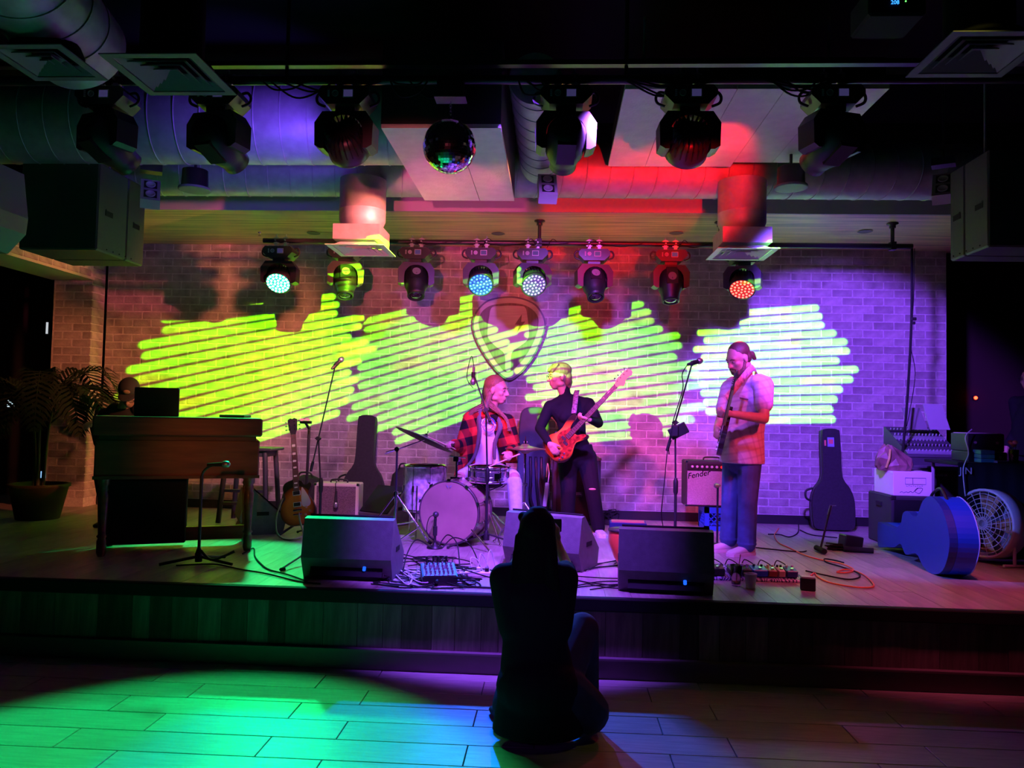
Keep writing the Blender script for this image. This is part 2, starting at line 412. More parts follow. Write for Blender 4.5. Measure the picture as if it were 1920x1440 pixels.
o = mb.build('brick_field', BRICK2, wall); o['kind'] = 'stuff'
# left return wall with the opening
mb = MB(); mb.box((XL-.25, 8.86, 1.9), (.46, .26, 3.6)); mb.box((XL-.25, 6.6, 3.45), (.46, 4.26, .52)); wl = struct('wall_left', mb, MORT, label='brick return wall and header left of the stage')
for j in range(nr):
    z = HS+.10+BH*(j+.5)
    for k, (yy, l) in enumerate(((8.87, .25),)):
        q = MB(); q.rbox((0, 0, 0), (.026, l-.013, BH-.013), .005); q.build('brick', BRICK, wl, (XL-.028, 8.86, z))
    x = XL; o2 = (j % 2)*BL/2
    for x0, x1 in (((XL-.232, XL), (XL-.464, XL-.232)) if j % 2 else ((XL-.116, XL), (XL-.348, XL-.116), (XL-.464, XL-.348))):
        if z < 3.15:
            q = MB(); q.rbox((0, 0, 0), (x1-x0-.013, .026, BH-.013), .005); q.build('brick', BRICK, wl, ((x0+x1)/2, 8.739, z))
for j in range(5):
    z = 3.24+BH*j
    for i in range(8):
        y1 = 8.70-i*BL-(j % 2)*BL/2
        q = MB(); q.rbox((0, 0, 0), (.026, BL-.013, BH-.013), .005); q.build('brick', BRICK, wl, (XL-.028, y1-BL/2, z))
mb = MB(); mb.box((XL-.24, 6.6, 3.175), (.52, 4.22, .03)); mb.build('lintel', mat('lintel_paint', (.55, .5, .4), .5), wl)
mb = MB(); mb.box(((XL+XR)/2, WALLY-.022, HS+.05), (XR-XL, .018, .10)); struct('baseboard_back', mb, BLKP)
# dark rooms to either side
DARK = mat('dark_paint', (.025, .022, .03), .8)
mb = MB(); mb.box((5.6, 10.6, 2), (6, .1, 4.6)); struct('wall_right_corridor', mb, mat('maroon_paint', (.05, .02, .02), .8))
mb = MB(); mb.box((6.4, 5.5, 2), (.1, 10.4, 4.6)); struct('wall_right', mb, DARK)
mb = MB(); mb.box((-8.2, 6, 2), (.1, 10, 4.6)); struct('wall_left_lobby', mb, DARK)
mb = MB(); mb.box((-7.2, 10.4, 2), (3.4, .1, 4.6)); struct('wall_back_lobby', mb, DARK)
mb = MB(); mb.box((-7, 7.6, .42), (3.2, 5, .1)); struct('floor_lobby', mb, DECK)
mb = MB(); mb.box((-.5, -4, 2), (14, .1, 4.6)); struct('wall_front', mb, DARK)
CEIL = mat('black_ceiling', (.012, .012, .014), .9, spec=.1)
mb = MB(); mb.box((-.5, 3.2, 4.62), (15, 15.5, .1)); struct('ceiling', mb, CEIL)
# soffit over the stage, wood underside and painted face
SOFM = mat('soffit_wood', (.62, .42, .20), .33, spec=.7, noise=.45, nscale=2.2, stretch=(.5, 9, 1))
mb = MB(); mb.box(((XL+XR)/2-.1, (SOFY+WALLY)/2+.06, SOFZ+.02), (XR-XL+.8, WALLY-SOFY+.1, .04)); sf = struct('soffit', mb, SOFM, label='wood-clad soffit above the stage')
mb = MB(); mb.box(((XL+XR)/2-.1, SOFY+.012, SOFZ+.085), (XR-XL+.8, .02, .17)); mb.build('soffit_face', mat('grey_drywall', (.42, .40, .42), .75), sf)
mb = MB(); mb.box(((XL+XR)/2-.1, SOFY+.7, 4.25), (XR-XL+.8, 1.2, .7)); mb.build('bulkhead', CEIL, sf)
for px, py in ((588, 436), (934, 437), (1268, 436), (1622, 433)):
    p = on(px, py, SOFZ); mb = MB(); mb.lathe([(.075, -.008), (.062, -.012), (.05, -.002), (.045, .02)], None, 20)
    tag(mb.build('downlight', mat('downlight_trim', (.12, .10, .10), .5), None, p), 'recessed round downlight in the wood soffit, '+{588: 'left of the purple vent box', 934: 'near the middle', 1268: 'left of the red vent box', 1622: 'nearest the right end'}[px], 'light', 'soffit downlights')
p = on(487, 435, SOFZ); mb = MB(); mb.lathe([(.02, 0), (.02, -.012), (.008, -.016), (.008, -.035), (.018, -.038), (.018, -.041)], None, 10); tag(mb.build('sprinkler', CHR, None, p), 'small sprinkler head in the wood soffit', 'sprinkler')
# ------------------------------------------------------------------ moving heads and pipes
def led(col, s): return mat('led_%d_%d_%d' % tuple(int(c*99) for c in col), (.1, .1, .1), .3, emit=col, estr=s)
GLASS_L = mat('lens_glass', (.02, .02, .025), .03, coat=1.)
MH = {}
def mh_meshes():
    b = MB(); b.prism([(-.13, -.075), (.13, -.075), (.155, -.105), (.155, -.135), (.10, -.19), (-.10, -.19), (-.155, -.135), (-.155, -.105)], -.105, .105, Matrix.Rotation(PI/2, 4, 'X'))
    b.box((0, 0, -.203), (.12, .12, .03)); MH['base'] = b.mesh('base', BLKP)
    b = MB()
    for sx in (-.05, .05):
        b.cyl((sx, -.012, 0), (sx, .012, 0), .04, n=16); b.box((sx, 0, -.05), (.03, .04, .07)); b.cyl((sx, -.045, .0), (sx, .045, 0), .008, n=8); b.cyl((sx, 0, .02), (sx, 0, .065), .006, n=8)
    MH['clamp'] = b.mesh('clamp', mat('aluminium', (.6, .6, .62), .3, 1.))
    b = MB(); b.box((.03, -.1065, -.125), (.055, .004, .042)); MH['display'] = b.mesh('display', mat('display_glass', (.05, .05, .09), .15, emit=(.12, .1, .35), estr=.25))
    b = MB(); b.box((.03, -.106, -.125), (.065, .003, .052)); b.lathe([(.02, 0), (.02, .004), (.017, .004), (.017, 0)], Matrix.Translation((-.05, -.105, -.125)) @ Matrix.Rotation(PI/2, 4, 'X'), 16)
    for k in range(4): b.box((-.09, -.106, -.108-k*.011), (.012, .003, .007))
    MH['panel'] = b.mesh('panel', mat('panel_print', (.5, .45, .5), .5))
    for sx, nm in ((-1, 'handle_l'), (1, 'handle_r')):
        b = MB(); b.tube(spline([(sx*.14, 0, -.085), (sx*.175, 0, -.08), (sx*.195, 0, -.11), (sx*.185, 0, -.145), (sx*.14, 0, -.165)], 5), .009, 6); MH[nm] = b.mesh('handle', BLKP)
    out = [(-.145, -.45), (-.178, -.43), (-.182, -.29), (-.135, -.222), (.135, -.222), (.182, -.29), (.178, -.43), (.145, -.45), (.122, -.45), (.122, -.36)]
    out += [(.122*math.cos(R(a)), -.36+.115*math.sin(R(a))) for a in range(20, 180, 20)] + [(-.122, -.36), (-.122, -.45)]
    b = MB(); b.prism(out, -.075, .075, Matrix.Rotation(PI/2, 4, 'X'))
    for sx in (-1, 1): b.cyl((sx*.122, 0, -.37), (sx*.10, 0, -.37), .03, n=12)
    MH['yoke'] = b.mesh('yoke', BLKP)
    b = MB(); b.lathe([(.06, -.085), (.09, -.075), (.105, -.03), (.118, .03), (.12, .075), (.112, .085), (.108, .078), (0.0001, .078)], None, 28); MH['wash_head'] = b.mesh('head', BLKP)
    b = MB()
    for k in range(22):
        a = 2*PI*k/22; b.box((.075*math.cos(a), .075*math.sin(a), -.085), (.045, .006, .06), None, (0, 0, a)); b.box((.105*math.cos(a), .105*math.sin(a), -.02), (.02, .007, .07), None, (0, 0, a))
    MH['fins'] = b.mesh('cooling_fins', BLKM)
    b = MB(); b.lathe([(.03, -.15), (.075, -.14), (.105, -.09), (.112, .0), (.105, .07), (.088, .11), (.078, .15), (.078, .185), (.064, .185), (.062, .165), (.0001, .165)], None, 24)
    b.box((0, .085, -.03), (.1, .05, .16)); b.box((0, -.085, -.03), (.1, .05, .16)); MH['spot_head'] = b.mesh('head', BLK)
    b = MB(); b.lathe([(.062, .168), (.05, .178), (.03, .186), (.0001, .19)], None, 20); MH['lens'] = b.mesh('lens', GLASS_L)
    b = MB(); 
    for rr in (.018, .028, .038): b.lathe([(rr, 0), (rr, .003), (rr-.003, .003), (rr-.003, 0)], Matrix.Translation((0, .111, -.02)) @ Matrix.Rotation(-PI/2, 4, 'X'), 18)
    MH['badge'] = b.mesh('badge', mat('badge_grey', (.3, .3, .3), .4))
mh_meshes()
LEDC = {(.0, 1., .35): (.55, 1., .8), (.0, .12, 1.): (.03, .42, 1.), (.35, .10, 1.): (.55, .30, 1.), (1., .02, .01): (1., .35, .22)}; LEDS = {(.0, 1., .35): 14., (.0, .12, 1.): 1.2, (.35, .10, 1.): 1.5, (1., .02, .01): 1.6}
def led_mesh(col, dim):
    k = ('leds', col)
    if k not in MH:
        b = MB(); b.lathe([(.107, .079), (.0001, .0795)], None, 24); b.m = 1
        for rr, n in ((0.0, 1), (.033, 6), (.064, 12), (.094, 18)):
            for i in range(n):
                a = 2*PI*i/max(n, 1)+rr*9; b.lathe([(.0105, .080), (.0085, .084), (.0001, .085)], Matrix.Translation((rr*math.cos(a), rr*math.sin(a), 0)), 8)
        MH[k] = b.mesh('led_array', [mat('led_plate%d%d%d' % tuple(int(9*c) for c in col), (.02, .02, .02), .4, emit=col, estr=dim), led(LEDC[col], LEDS[col])])
    return MH[k]
def moving_head(loc, d, kind, label, group, led_col=None, dim=1., tiltbase=0):
    d = V(d).normalized(); pan = math.atan2(d.x, -d.y)       # yoke turns so that its arms straddle the beam
    t = thing('moving_head_light', label, 'stage light', loc, tiltbase, group)
    for k in ('base', 'clamp', 'panel', 'display', 'handle_l', 'handle_r'):
        link('handle' if 'handle' in k else k, MH[k], t)
    y = link('yoke', MH['yoke'], t, None, (0, 0, pan-tiltbase))
    hd = link('head', MH[kind+'_head'], y)
    Mh = frame(V((0, 0, -.39)), Matrix.Rotation(-pan, 3, 'Z') @ d, V((1, 0, 0)))
    # keep the head's x axis along the yoke axle
    zz = (Matrix.Rotation(-pan, 3, 'Z') @ d); xx = V((1, 0, 0)); yy = zz.cross(xx); Mh = Matrix((xx, yy, zz)).transposed().to_4x4(); Mh.translation = (0, 0, -.39)
    Mh = Mh @ Matrix.Scale(1.1, 4); hd.matrix_local = Mh
    # thing > yoke > head; lens, fins and LEDs ride on the yoke level to stay three deep
    def ride(n, me): o = link(n, me, y); o.matrix_local = Mh; return o
    if kind == 'wash':
        ride('cooling_fins', MH['fins'])
        if led_col: ride('led_array', led_mesh(led_col, dim))
    else: ride('lens', MH['lens']); ride('badge', MH['badge'])
    return V(loc)+V((0, 0, -.39)), d
# rear pipe
mb = MB(); mb.tube([(-3.02, BY, BZ), (3.49, BY, BZ)], .026, 12); rp = mb.build('lighting_pipe', BLKP); tag(rp, 'black lighting pipe under the wood soffit above the band', 'pipe')
for x_ in (-.18, 1.62, 3.30):
    mb = MB(); mb.cyl((x_, BY, BZ+.02), (x_, BY, SOFZ-.001), .018, n=10); mb.lathe([(.055, 0), (.055, -.012), (.03, -.02), (.03, -.05)], Matrix.Translation((x_, BY, SOFZ)), 12); mb.box((x_, BY, BZ), (.05, .07, .08)); mb.build('pipe_hanger', BLKP, rp)
GC, BC, VC, RC = (.0, 1., .35), (.0, .12, 1.), (.35, .10, 1.), (1., .02, .01)
BACK = [(at(525, 525, BY).x, 'wash', (.05, -.75, -.75), 'green-lit LED wash light, leftmost on the rear pipe', GC, 2.),
        (at(647, 525, BY).x, 'spot', (.12, -.35, -.9), 'unlit spot light second from left on the rear pipe, partly behind the purple vent box', None, 0),
        (at(780, 525, BY).x, 'spot', (.10, -.45, -.9), 'unlit spot light on the rear pipe left of the blue-lit one', None, 0),
        (at(902, 525, BY).x, 'wash', (.04, -.8, -.62), 'blue-lit LED wash light on the rear pipe', BC, .75),
        (at(998, 525, BY).x, 'wash', (.25, -.8, -.62), 'violet-lit LED wash light on the rear pipe above the wall emblem', VC, .35),
        (at(1113, 525, BY).x, 'spot', (.10, -.5, -.85), 'unlit spot light on the rear pipe right of the violet-lit one', None, 0),
        (at(1256, 525, BY).x, 'spot', (.02, -.25, -.95), 'unlit spot light with a red-lit panel, second from right on the rear pipe', None, 0),
        (at(1393, 525, BY).x, 'wash', (-.25, -.62, -.78), 'red-lit LED wash light, rightmost on the rear pipe', RC, .8)]
for x_, kd, d, lb, lc, dm_ in BACK:
    c_, dd = moving_head((x_, BY, BZ), d, kd, lb, 'moving heads on the rear pipe', lc, dm_)
    if lc:
        nm, pw, ang = {GC: ('green_head_lamp', 950, 56), BC: ('blue_head_lamp', 1100, 38), VC: ('violet_head_lamp', 120, 44), RC: ('red_head_lamp', 60, 40)}[lc]
        spot(nm, c_+dd*.10, c_+dd*3, {GC: (0, 1., .26), BC: (.0, .12, 1.), VC: (.32, .1, 1.), RC: (1., .02, .02)}[lc], pw, ang, .35, .05)
# front pipe
mb = MB(); mb.tube([(-4.2, TY, TZ), (2.9, TY, TZ)], .028, 12); fp = mb.build('lighting_pipe', BLKP); tag(fp, 'black lighting pipe hung above the front edge of the stage', 'pipe')
mb = MB(); mb.box((-.6, TY, TZ+.10), (7.0, .05, .03)); mb.build('cable_tray', BLKP, fp)
for x_ in (-3.6, -1.7, .4, 2.3):
    mb = MB(); mb.cyl((x_, TY, TZ), (x_, TY, 4.58), .012, n=8); mb.build('hanger_rod', BLKP, fp)
FR = [('a', 'spot', (.3, .8, -.45), 'black spot light at the left end of the front pipe, beside the hung speaker'),
      ('b', 'spot', (.22, .9, -.36), 'black spot light on the front pipe in front of the purple duct'),
      ('c', 'wash', (.02, .9, -.36), 'black finned wash light on the front pipe left of the mirror ball'),
      ('d', 'spot', (-.06, .9, -.36), 'black spot light on the front pipe right of the mirror ball'),
      ('e', 'wash', (-.02, .95, -.36), 'black finned wash light on the front pipe below the pale ceiling boards'),
      ('f', 'spot', (-.30, .9, -.36), 'green-tinged black spot light at the right end of the front pipe')]
for k, kd, d, lb in FR: moving_head((FX[k], TY, TZ), d, kd, lb, 'moving heads on the front pipe', None, 0)
def cable(pts, r, m_, name='cable', parent=None, k=6, n=5):
    b = MB(); b.tube(spline(pts, k), r, n); return b.build(name, m_, parent)
for x0, n_, s_ in ((-1.75, 5, .5), (.5, 5, .45), (1.25, 6, .42), (-.2, 4, .3), (-.95, 3, .3)):
    b = MB()
    for i in range(n_):
        a = x0+random.uniform(-.1, .1); e = a+s_*random.uniform(.5, 1.2); dz = random.uniform(.03, .13)
        b.tube(spline([(a, TY-.03, TZ-.02), ((a+e)/2-.05, TY-.05+random.uniform(-.03, .03), TZ-dz), ((a+e)/2+.06, TY-.05, TZ-dz*.9), (e, TY-.03, TZ-.02)], 5), .006, 5)
    o = b.build('cable_bundle', RUB, fp); o['kind'] = 'stuff'
b = MB()
for i in range(9):
    x0 = random.choice((-2.9, -2.2, -1.45, -.75, -.25, .4, 1.2, 1.5)); x1 = x0+random.uniform(.2, .6)
    b.tube(spline([(x0, BY-.02, BZ), ((x0+x1)/2, BY-.05, BZ-random.uniform(.02, .06)), (x1, BY-.02, BZ)], 5), .004, 5)
for x0, s_ in ((-.75, 1), (-.2, -1), (-.1, 1), (.3, 1), (1.2, 1)): b.tube(spline([(x0, BY-.06, BZ-.06), (x0+.05*s_, BY-.08, BZ+.02), (x0+.1*s_, BY-.03, BZ+.01)], 5), .0035, 5)
o = b.build('cable_bundle', RUB, rp); o['kind'] = 'stuff'

# mirror ball
bc = at(843, 275, TY-.02); t = thing('mirror_ball', 'mirrored disco ball hanging from a chain below the front pipe', 'disco ball', bc)
b = MB(); b.ball((0, 0, 0), .158, 32, 20); b.build('ball_core', BLKM, t)
b = MB(); rr = .163; nl = 30
for j in range(nl):
    la = -PI/2+PI*(j+.5)/nl; n_ = max(4, int(2*nl*math.cos(la)))
    for i in range(n_):
        lo = 2*PI*i/n_; dl = PI/nl*.47; dn = PI/n_*.94
        q = V((math.cos(la)*math.cos(lo), math.cos(la)*math.sin(lo), math.sin(la)))
        e = V((-math.sin(lo), math.cos(lo), 0)); u = q.cross(e)
        q2 = (q+e*random.uniform(-.02, .02)+u*random.uniform(-.02, .02)).normalized(); e = (e-q2*e.dot(q2)).normalized(); u = q2.cross(e)
        hw = rr*math.cos(la)*dn*1.0; hh = rr*dl; c = q*rr
        hw = min(hw, hh*1.1)
        b.add([c-e*hw-u*hh, c+e*hw-u*hh, c+e*hw+u*hh, c-e*hw+u*hh], [(0, 1, 2, 3)])
o = b.build('mirror_tiles', mat('mirror', (.8, .8, .82), .05, 1.), t); o['kind'] = 'stuff'
b = MB(); b.cyl((0, 0, .155), (0, 0, .18), .02, n=12); b.build('hanger_cap', CHR, t)
b = MB(); b.box((0, 0, .34), (.16, .1, .10)); b.build('motor', BLKP, t)
b = MB(); b.box((0, 0, .29), (.19, .11, .006)); b.build('motor_bracket', mat('motor_plate', (.45, .45, .44), .4, .6), t)
b = MB()
for k in range(5): b.tube([(0.006*math.cos(a)*(1 if k % 2 else .3), .006*math.cos(a)*(.3 if k % 2 else 1), .19+k*.02+.013*math.sin(a)) for a in [2*PI*i/8 for i in range(8)]], .0022, 5, None, True)
b.build('chain', CHR, t)

# ------------------------------------------------------------------ ducts and ceiling boards
def duct(p0, p1, r, name, label, seam=.2):
    t = thing(name, label, 'duct', (0, 0, 0)); b = MB(); b.cyl(p0, p1, r, n=40, caps=True); b.build('duct_pipe', STEEL, t)
    p0 = V(p0); p1 = V(p1); L = (p1-p0).length; d = (p1-p0)/L; b = MB(); F = frame(p0, d)
    for k in range(int(L/seam)):
        z0 = k*seam+.05; b.tube([F @ V(((r+.001)*math.cos(a), (r+.001)*math.sin(a), z0+seam*.5*math.sin(a*.5)**2)) for a in [2*PI*i/36 for i in range(36)]], .006, 4, None, True)
    o = b.build('spiral_seam', STEEL, t); return t
duct((-6.2, 5.80, 3.93), (-1.14, 5.80, 3.93), .33, 'ventilation_duct', 'large spiral duct crossing the upper left, lit purple')
duct((-4.3, 6.80, 3.865), (3.55, 6.80, 3.865), .235, 'ventilation_duct', 'long spiral duct in front of the wood soffit')
duct((-.16, 4.9, 3.86), (-.16, 6.62, 3.86), .17, 'ventilation_duct', 'short red-lit duct beside the boxed beam')
duct((-2.55, 2.5, 3.95), (-2.78, 4.25, 3.76), .26, 'ventilation_duct', 'greenish spiral duct in the top left corner')
PALE = mat('white_ceiling_board', (.78, .75, .68), .6, noise=.06, nscale=12, bump=.25, bscale=60)
t = thing('boxed_beam', 'pale boxed beam behind the mirror ball', 'beam', (0, 0, 0))
b = MB(); b.box((-.75, 5.62, 3.79), (.765, 1.66, .54)); b.build('beam_box', mat('beam_unlit_black', (.03, .03, .032), .7), t)  # black paint stands for the unlit sides of a white box
for x0, x1 in ((-1.132, -.66), (-.658, -.366)): b = MB(); b.box(((x0+x1)/2, 5.62, 3.507), (x1-x0-.003, 1.655, .026)); b.build('ceiling_board', PALE, t)
t = thing('board_panel_ceiling', 'dropped ceiling of pale boards above the right half of the front pipe', 'ceiling panel', (0, 0, 0))
xs = [.412, .72, 1.12, 1.42, 1.73, 2.06]
for i in range(5):
    ye = 6.41 if i < 3 else 6.30
    b = MB(); b.box(((xs[i]+xs[i+1])/2, (4.88+ye)/2, 3.795), (xs[i+1]-xs[i]-.004, ye-4.88, .03)); b.build('ceiling_board', PALE, t)
b = MB(); b.box((1.235, 5.55, 3.90), (1.62, 1.3, .18)); b.build('panel_frame', CEIL, t)
for x_ in (.6, 1.9): b = MB(); b.cyl((x_, 5.5, 3.95), (x_, 5.5, 4.58), .01, n=6); b.build('hanger_rod', STEEL, t)
# round drops with square diffusers
def diffuser(c, z, label, s=.47, drop=None, box=True):
    t = thing('air_diffuser', label, 'air vent', (c[0], c[1], z))
    def ring(sz, w_, z0, z1):
        b = MB()
        for k in range(4):
            M_ = Matrix.Rotation(k*PI/2, 4, 'Z'); a = sz/2; bb = a-w_
            b.add([(-a, -a, z0), (a, -a, z0), (bb, -bb, z1), (-bb, -bb, z1), (-a, -a, z0+.006), (a, -a, z0+.006), (bb, -bb, z1+.006), (-bb, -bb, z1+.006)], [(0, 3, 2, 1), (4, 5, 6, 7), (0, 1, 5, 4), (2, 3, 7, 6)], False, M_)
        return b
    VN = mat('vent_enamel', (.55, .56, .55), .45) if box else mat('vent_enamel_shaded', (.16, .17, .17), .6)  # darker copy of the pale enamel stands for vents in shade
    ring(s, .045, 0, 0).build('frame', VN, t)
    for i in range(4): ring(s-.10-i*.09, .05, .004, .04).build('louver', VN, t)
    b = MB(); b.box((0, 0, .043), (.05, .05, .01)); b.build('louver_centre', VN, t)
    if box: b = MB(); b.box((0, 0, .125), (s-.1, s-.1, .13)); b.build('plenum_box', STEEL, t)
    else:
        b = MB(); b.lathe([(s*.42, .045), (s*.42, .06), (.16, .10), (.16, 4.58-z)], None, 24); b.build('duct_drop', CEIL, t)
    if drop:
        r = drop; b = MB(); b.lathe([(r*.83, .19), (r*.9, .215), (r, .26), (r, .34), (r*1.012, .342), (r*1.012, .35), (r, .352), (r, .62)], None, 32); b.build('duct_drop', STEEL, t)
    return t
for px, lb in ((675, 'purple-lit square air diffuser under a round duct drop'), (1393, 'red-lit square air diffuser under a round duct drop')):
    p = at(px, 470, 6.55); diffuser((p.x, 6.6), 3.09, lb, .50, .20)
p = on(330, 150, 3.45); diffuser((p.x, p.y-.05), 3.45, 'dark square air diffuser at upper left with a purple edge', .5, None, False)
p = on(165, 150, 3.5); diffuser((p.x-.1, p.y-.2), 3.5, 'teal-tinted louvred air grille at the upper left', .42, None, False)
p = on(1835, 105, 3.55); diffuser((p.x, p.y), 3.55, 'faint louvred air grille in the upper right corner', .5, None, False)
# twin-lamp boxes and ceiling speakers
for px, py, lb, rz in ((1027, 352, 'twin square ceiling lamp beside the boxed beam', .12), (282, 362, 'twin square ceiling lamp near the hung left speaker', .5), (1768, 352, 'twin square ceiling lamp near the hung right speaker', -.5)):
    p = at(px, py, 6.2); t = thing('twin_lamp', lb, 'ceiling light', p, rz, 'twin ceiling lamps'); M_ = Matrix.Rotation(R(-35), 4, 'X')
    b = MB(); b.box((0, .03, .02), (.15, .10, .25), M_); b.build('lamp_box', mat('lamp_box_grey', (.35, .34, .34), .5), t)
    for z in (-.055, .06):
        b = MB(); b.box((0, -.021, z+.02), (.10, .004, .085), M_); b.m = 1; b.lathe([(.038, .0), (.038, .006), (.031, .006), (.031, .001), (.0001, .001)], M_ @ Matrix.Translation((0, -.023, z+.02)) @ Matrix.Rotation(PI/2, 4, 'X'), 16); b.build('lamp_unit', [BLK, mat('lamp_ring', (.5, .5, .5), .3)], t)
    b = MB(); b.box((0, .10, .23), (.17, .12, .06)); b.build('lamp_bracket', BLKP, t); b = MB(); b.cyl((0, .1, .25), (0, .1, 4.58-p.z), .01, n=6); b.build('drop_rod', BLKP, t)
for px, py, lb in ((365, 356, 'round ceiling speaker on the left, in front of the long duct'), (1483, 352, 'round ceiling speaker on the right, in front of the long duct')):
    p = at(px, py, 6.1); t = thing('ceiling_speaker', lb, 'speaker', p, 0, 'round ceiling speakers')
    b = MB(); b.lathe([(.125, .0), (.125, .015), (.105, .03), (.1, .16), (.0001, .17)], None, 24); b.build('speaker_can', BLKP, t)
    b = MB(); b.lathe([(.128, .012), (.128, -.004), (.115, -.006), (.0001, -.006)], None, 24); b.build('grille', mat('speaker_grille_grey', (.18, .18, .17), .6), t)
    b = MB(); b.cyl((0, 0, .16), (0, 0, 4.58-p.z), .012, n=6); b.build('drop_rod', BLKP, t)
# hung loudspeakers
def pa(x0, x1, y0, y1, z0, z1, side, label):
    t = thing('hung_loudspeaker', label, 'loudspeaker', ((x0+x1)/2, (y0+y1)/2, z0)); w_, d_, h_ = x1-x0, y1-y0, z1-z0
    PM = mat('speaker_paint', (.05, .056, .05), .55, bump=.3, bscale=200)
    b = MB(); b.rbox((0, -d_*.2, h_/2), (w_, d_*.6-.004, h_), .012); b.build('cabinet', PM, t)
    b = MB(); b.rbox((0, d_*.3, h_/2), (w_, d_*.4-.004, h_), .012); b.build('cabinet', PM, t)
    for yy in (-d_*.28, d_*.3):
        b = MB(); b.box((side*(w_/2+.001), yy, h_*.46), (.006, .10, .045), None, (0, 0, 0)); b.m = 1; b.box((side*(w_/2+.006), yy, h_*.49), (.012, .105, .008)); b.build('handle', [BLKM, PM], t)
    b = MB(); b.box((0, d_/2+.003, h_/2), (w_*.94, .006, h_*.94)); b.build('grille', BLKM, t)
    b = MB()
    for k in range(5): b.cyl((side*(w_/2), -d_*.3+k*.09, .03), (side*(w_/2+.004), -d_*.3+k*.09, .03), .006, n=8)
    b.build('rigging_bolts', BLKM, t)
    for sx in (-1, 1): b = MB(); b.tube([(sx*w_*.3, 0, h_), (sx*w_*.3, 0, 4.57-z0)], .008, 6); b.build('rigging_wire', STEEL, t)
pa(-4.26, -3.62, 5.85, 6.55, 2.92, 3.62, 1, 'black loudspeaker hung above the organ with a green-lit side')
pa(2.97, 3.57, 5.46, 5.98, 2.92, 3.60, -1, 'black loudspeaker hung above the right side of the stage')
# bracketed speaker cut by the left edge
t = thing('bracket_speaker', 'green-edged bracketed speaker cut off by the left picture edge', 'loudspeaker', at(8, 440, 4.6))
b = MB(); b.prism([(-.4, -.12), (.03, -.12), (.14, .0), (.15, .1), (.11, .38), (-.4, .38)], 0, .35, Matrix.Rotation(PI/2, 4, 'X')); b.build('cabinet', mat('speaker_paint2', (.10, .12, .10), .5), t)
b = MB(); b.box((.02, -.004-.35, .1), (.05, .006, .09), None, (0, .4, 0)); b.box((.06, -.354, .25), (.02, .006, .12), None, (0, .1, 0)); b.box((0, -.354, .25), (.02, .006, .12), None, (0, .1, 0)); b.build('port', BLKM, t)
b = MB(); b.tube([(-.1, -.2, .38), (-.1, -.2, 1.2)], .012, 6); b.build('rigging_rod', STEEL, t)
# projector with a blue read-out
t = thing('ceiling_device', 'dark ceiling device with a small blue number display, top right', 'display', at(1690, 6, 3.0))
b = MB(); b.rbox((0, .13, .03), (.22, .2, .12), .01); b.build('housing', BLKM, t)
me = text_mesh('208', .022, .0005); me.materials.append(mat('blue_digits', (0, .1, .3), .4, emit=(.03, .25, 1.), estr=3.)); o = link('display_digits', me, t, (-.012, .027, .018), (PI/2, 0, 0))
b = MB(); b.ball((.03, .03, .024), .003, 8, 6); b.build('status_light', mat('led_green', (0, .3, 0), .4, emit=(.1, 1., .1), estr=4), t)
# ------------------------------------------------------------------ wall emblem
def epts(pts): return [(at(860+x/8, 540+y/8, 8.96).x, at(860+x/8, 540+y/8, 8.96).z) for x, y in pts]
EC = at(955, 640, 8.96); t = thing('wall_emblem', 'pick-shaped wooden wall emblem with a goblet outline and a lightning bolt', 'wall sign', (EC.x, 8.96, EC.z))
def eprism(pts, y0, y1, k=5, sm_=True):
    q = [(x-EC.x, z-EC.z) for x, z in epts(pts)]; q = smooth2(q, k) if sm_ else q
    b = MB(); b.prism(q, -y1, -y0, Matrix.Rotation(PI/2, 4, 'X')); return b
OUT = [(750, 128), (500, 160), (350, 245), (235, 400), (205, 580), (260, 780), (360, 970), (480, 1150), (600, 1290), (700, 1368), (765, 1385), (830, 1365), (960, 1260), (1100, 1080), (1220, 860), (1300, 620), (1300, 480), (1230, 330), (1130, 225), (950, 150)]
def shrink(p, f): return [(755+(x-755)*f, 690+(y-690)*f) for x, y in p]
INN = [(750, 232), (560, 250), (440, 290), (340, 380), (303, 520), (340, 700), (420, 870), (530, 1060), (640, 1200), (700, 1258), (780, 1258), (900, 1150), (1050, 950), (1150, 740), (1195, 560), (1190, 440), (1120, 340), (1000, 265), (880, 240)]
GOB = [(500, 300), (640, 278), (750, 270), (900, 275), (1000, 300), (1030, 420), (1055, 640), (1050, 740), (1010, 810), (920, 880), (830, 940), (800, 980), (785, 1060), (777, 1240), (705, 1240), (700, 1060), (680, 980), (640, 940), (560, 880), (480, 800), (438, 720), (440, 600), (460, 450)]
WOODP = mat('plywood', (.46, .37, .29), .6, noise=.12, nscale=3, stretch=(1, 1, 14)); WOODD = mat('stained_plywood', (.15, .10, .065), .6, noise=.25, nscale=3, stretch=(14, 1, 1))
eprism(OUT, -.012, .026).build('rim', mat('emblem_rim', (.10, .08, .10), .5), t)
eprism(shrink(OUT, .955), -.022, -.012).build('face_board', WOODP, t)
eprism(INN, -.030, -.022).build('inlay', WOODD, t)
eprism(GOB, -.038, -.030).build('goblet', WOODP, t)
eprism([(950, 400), (845, 555), (915, 560), (875, 675), (1000, 510), (940, 515)], -.043, -.038, 1, False).build('lightning_bolt', WOODD, t)

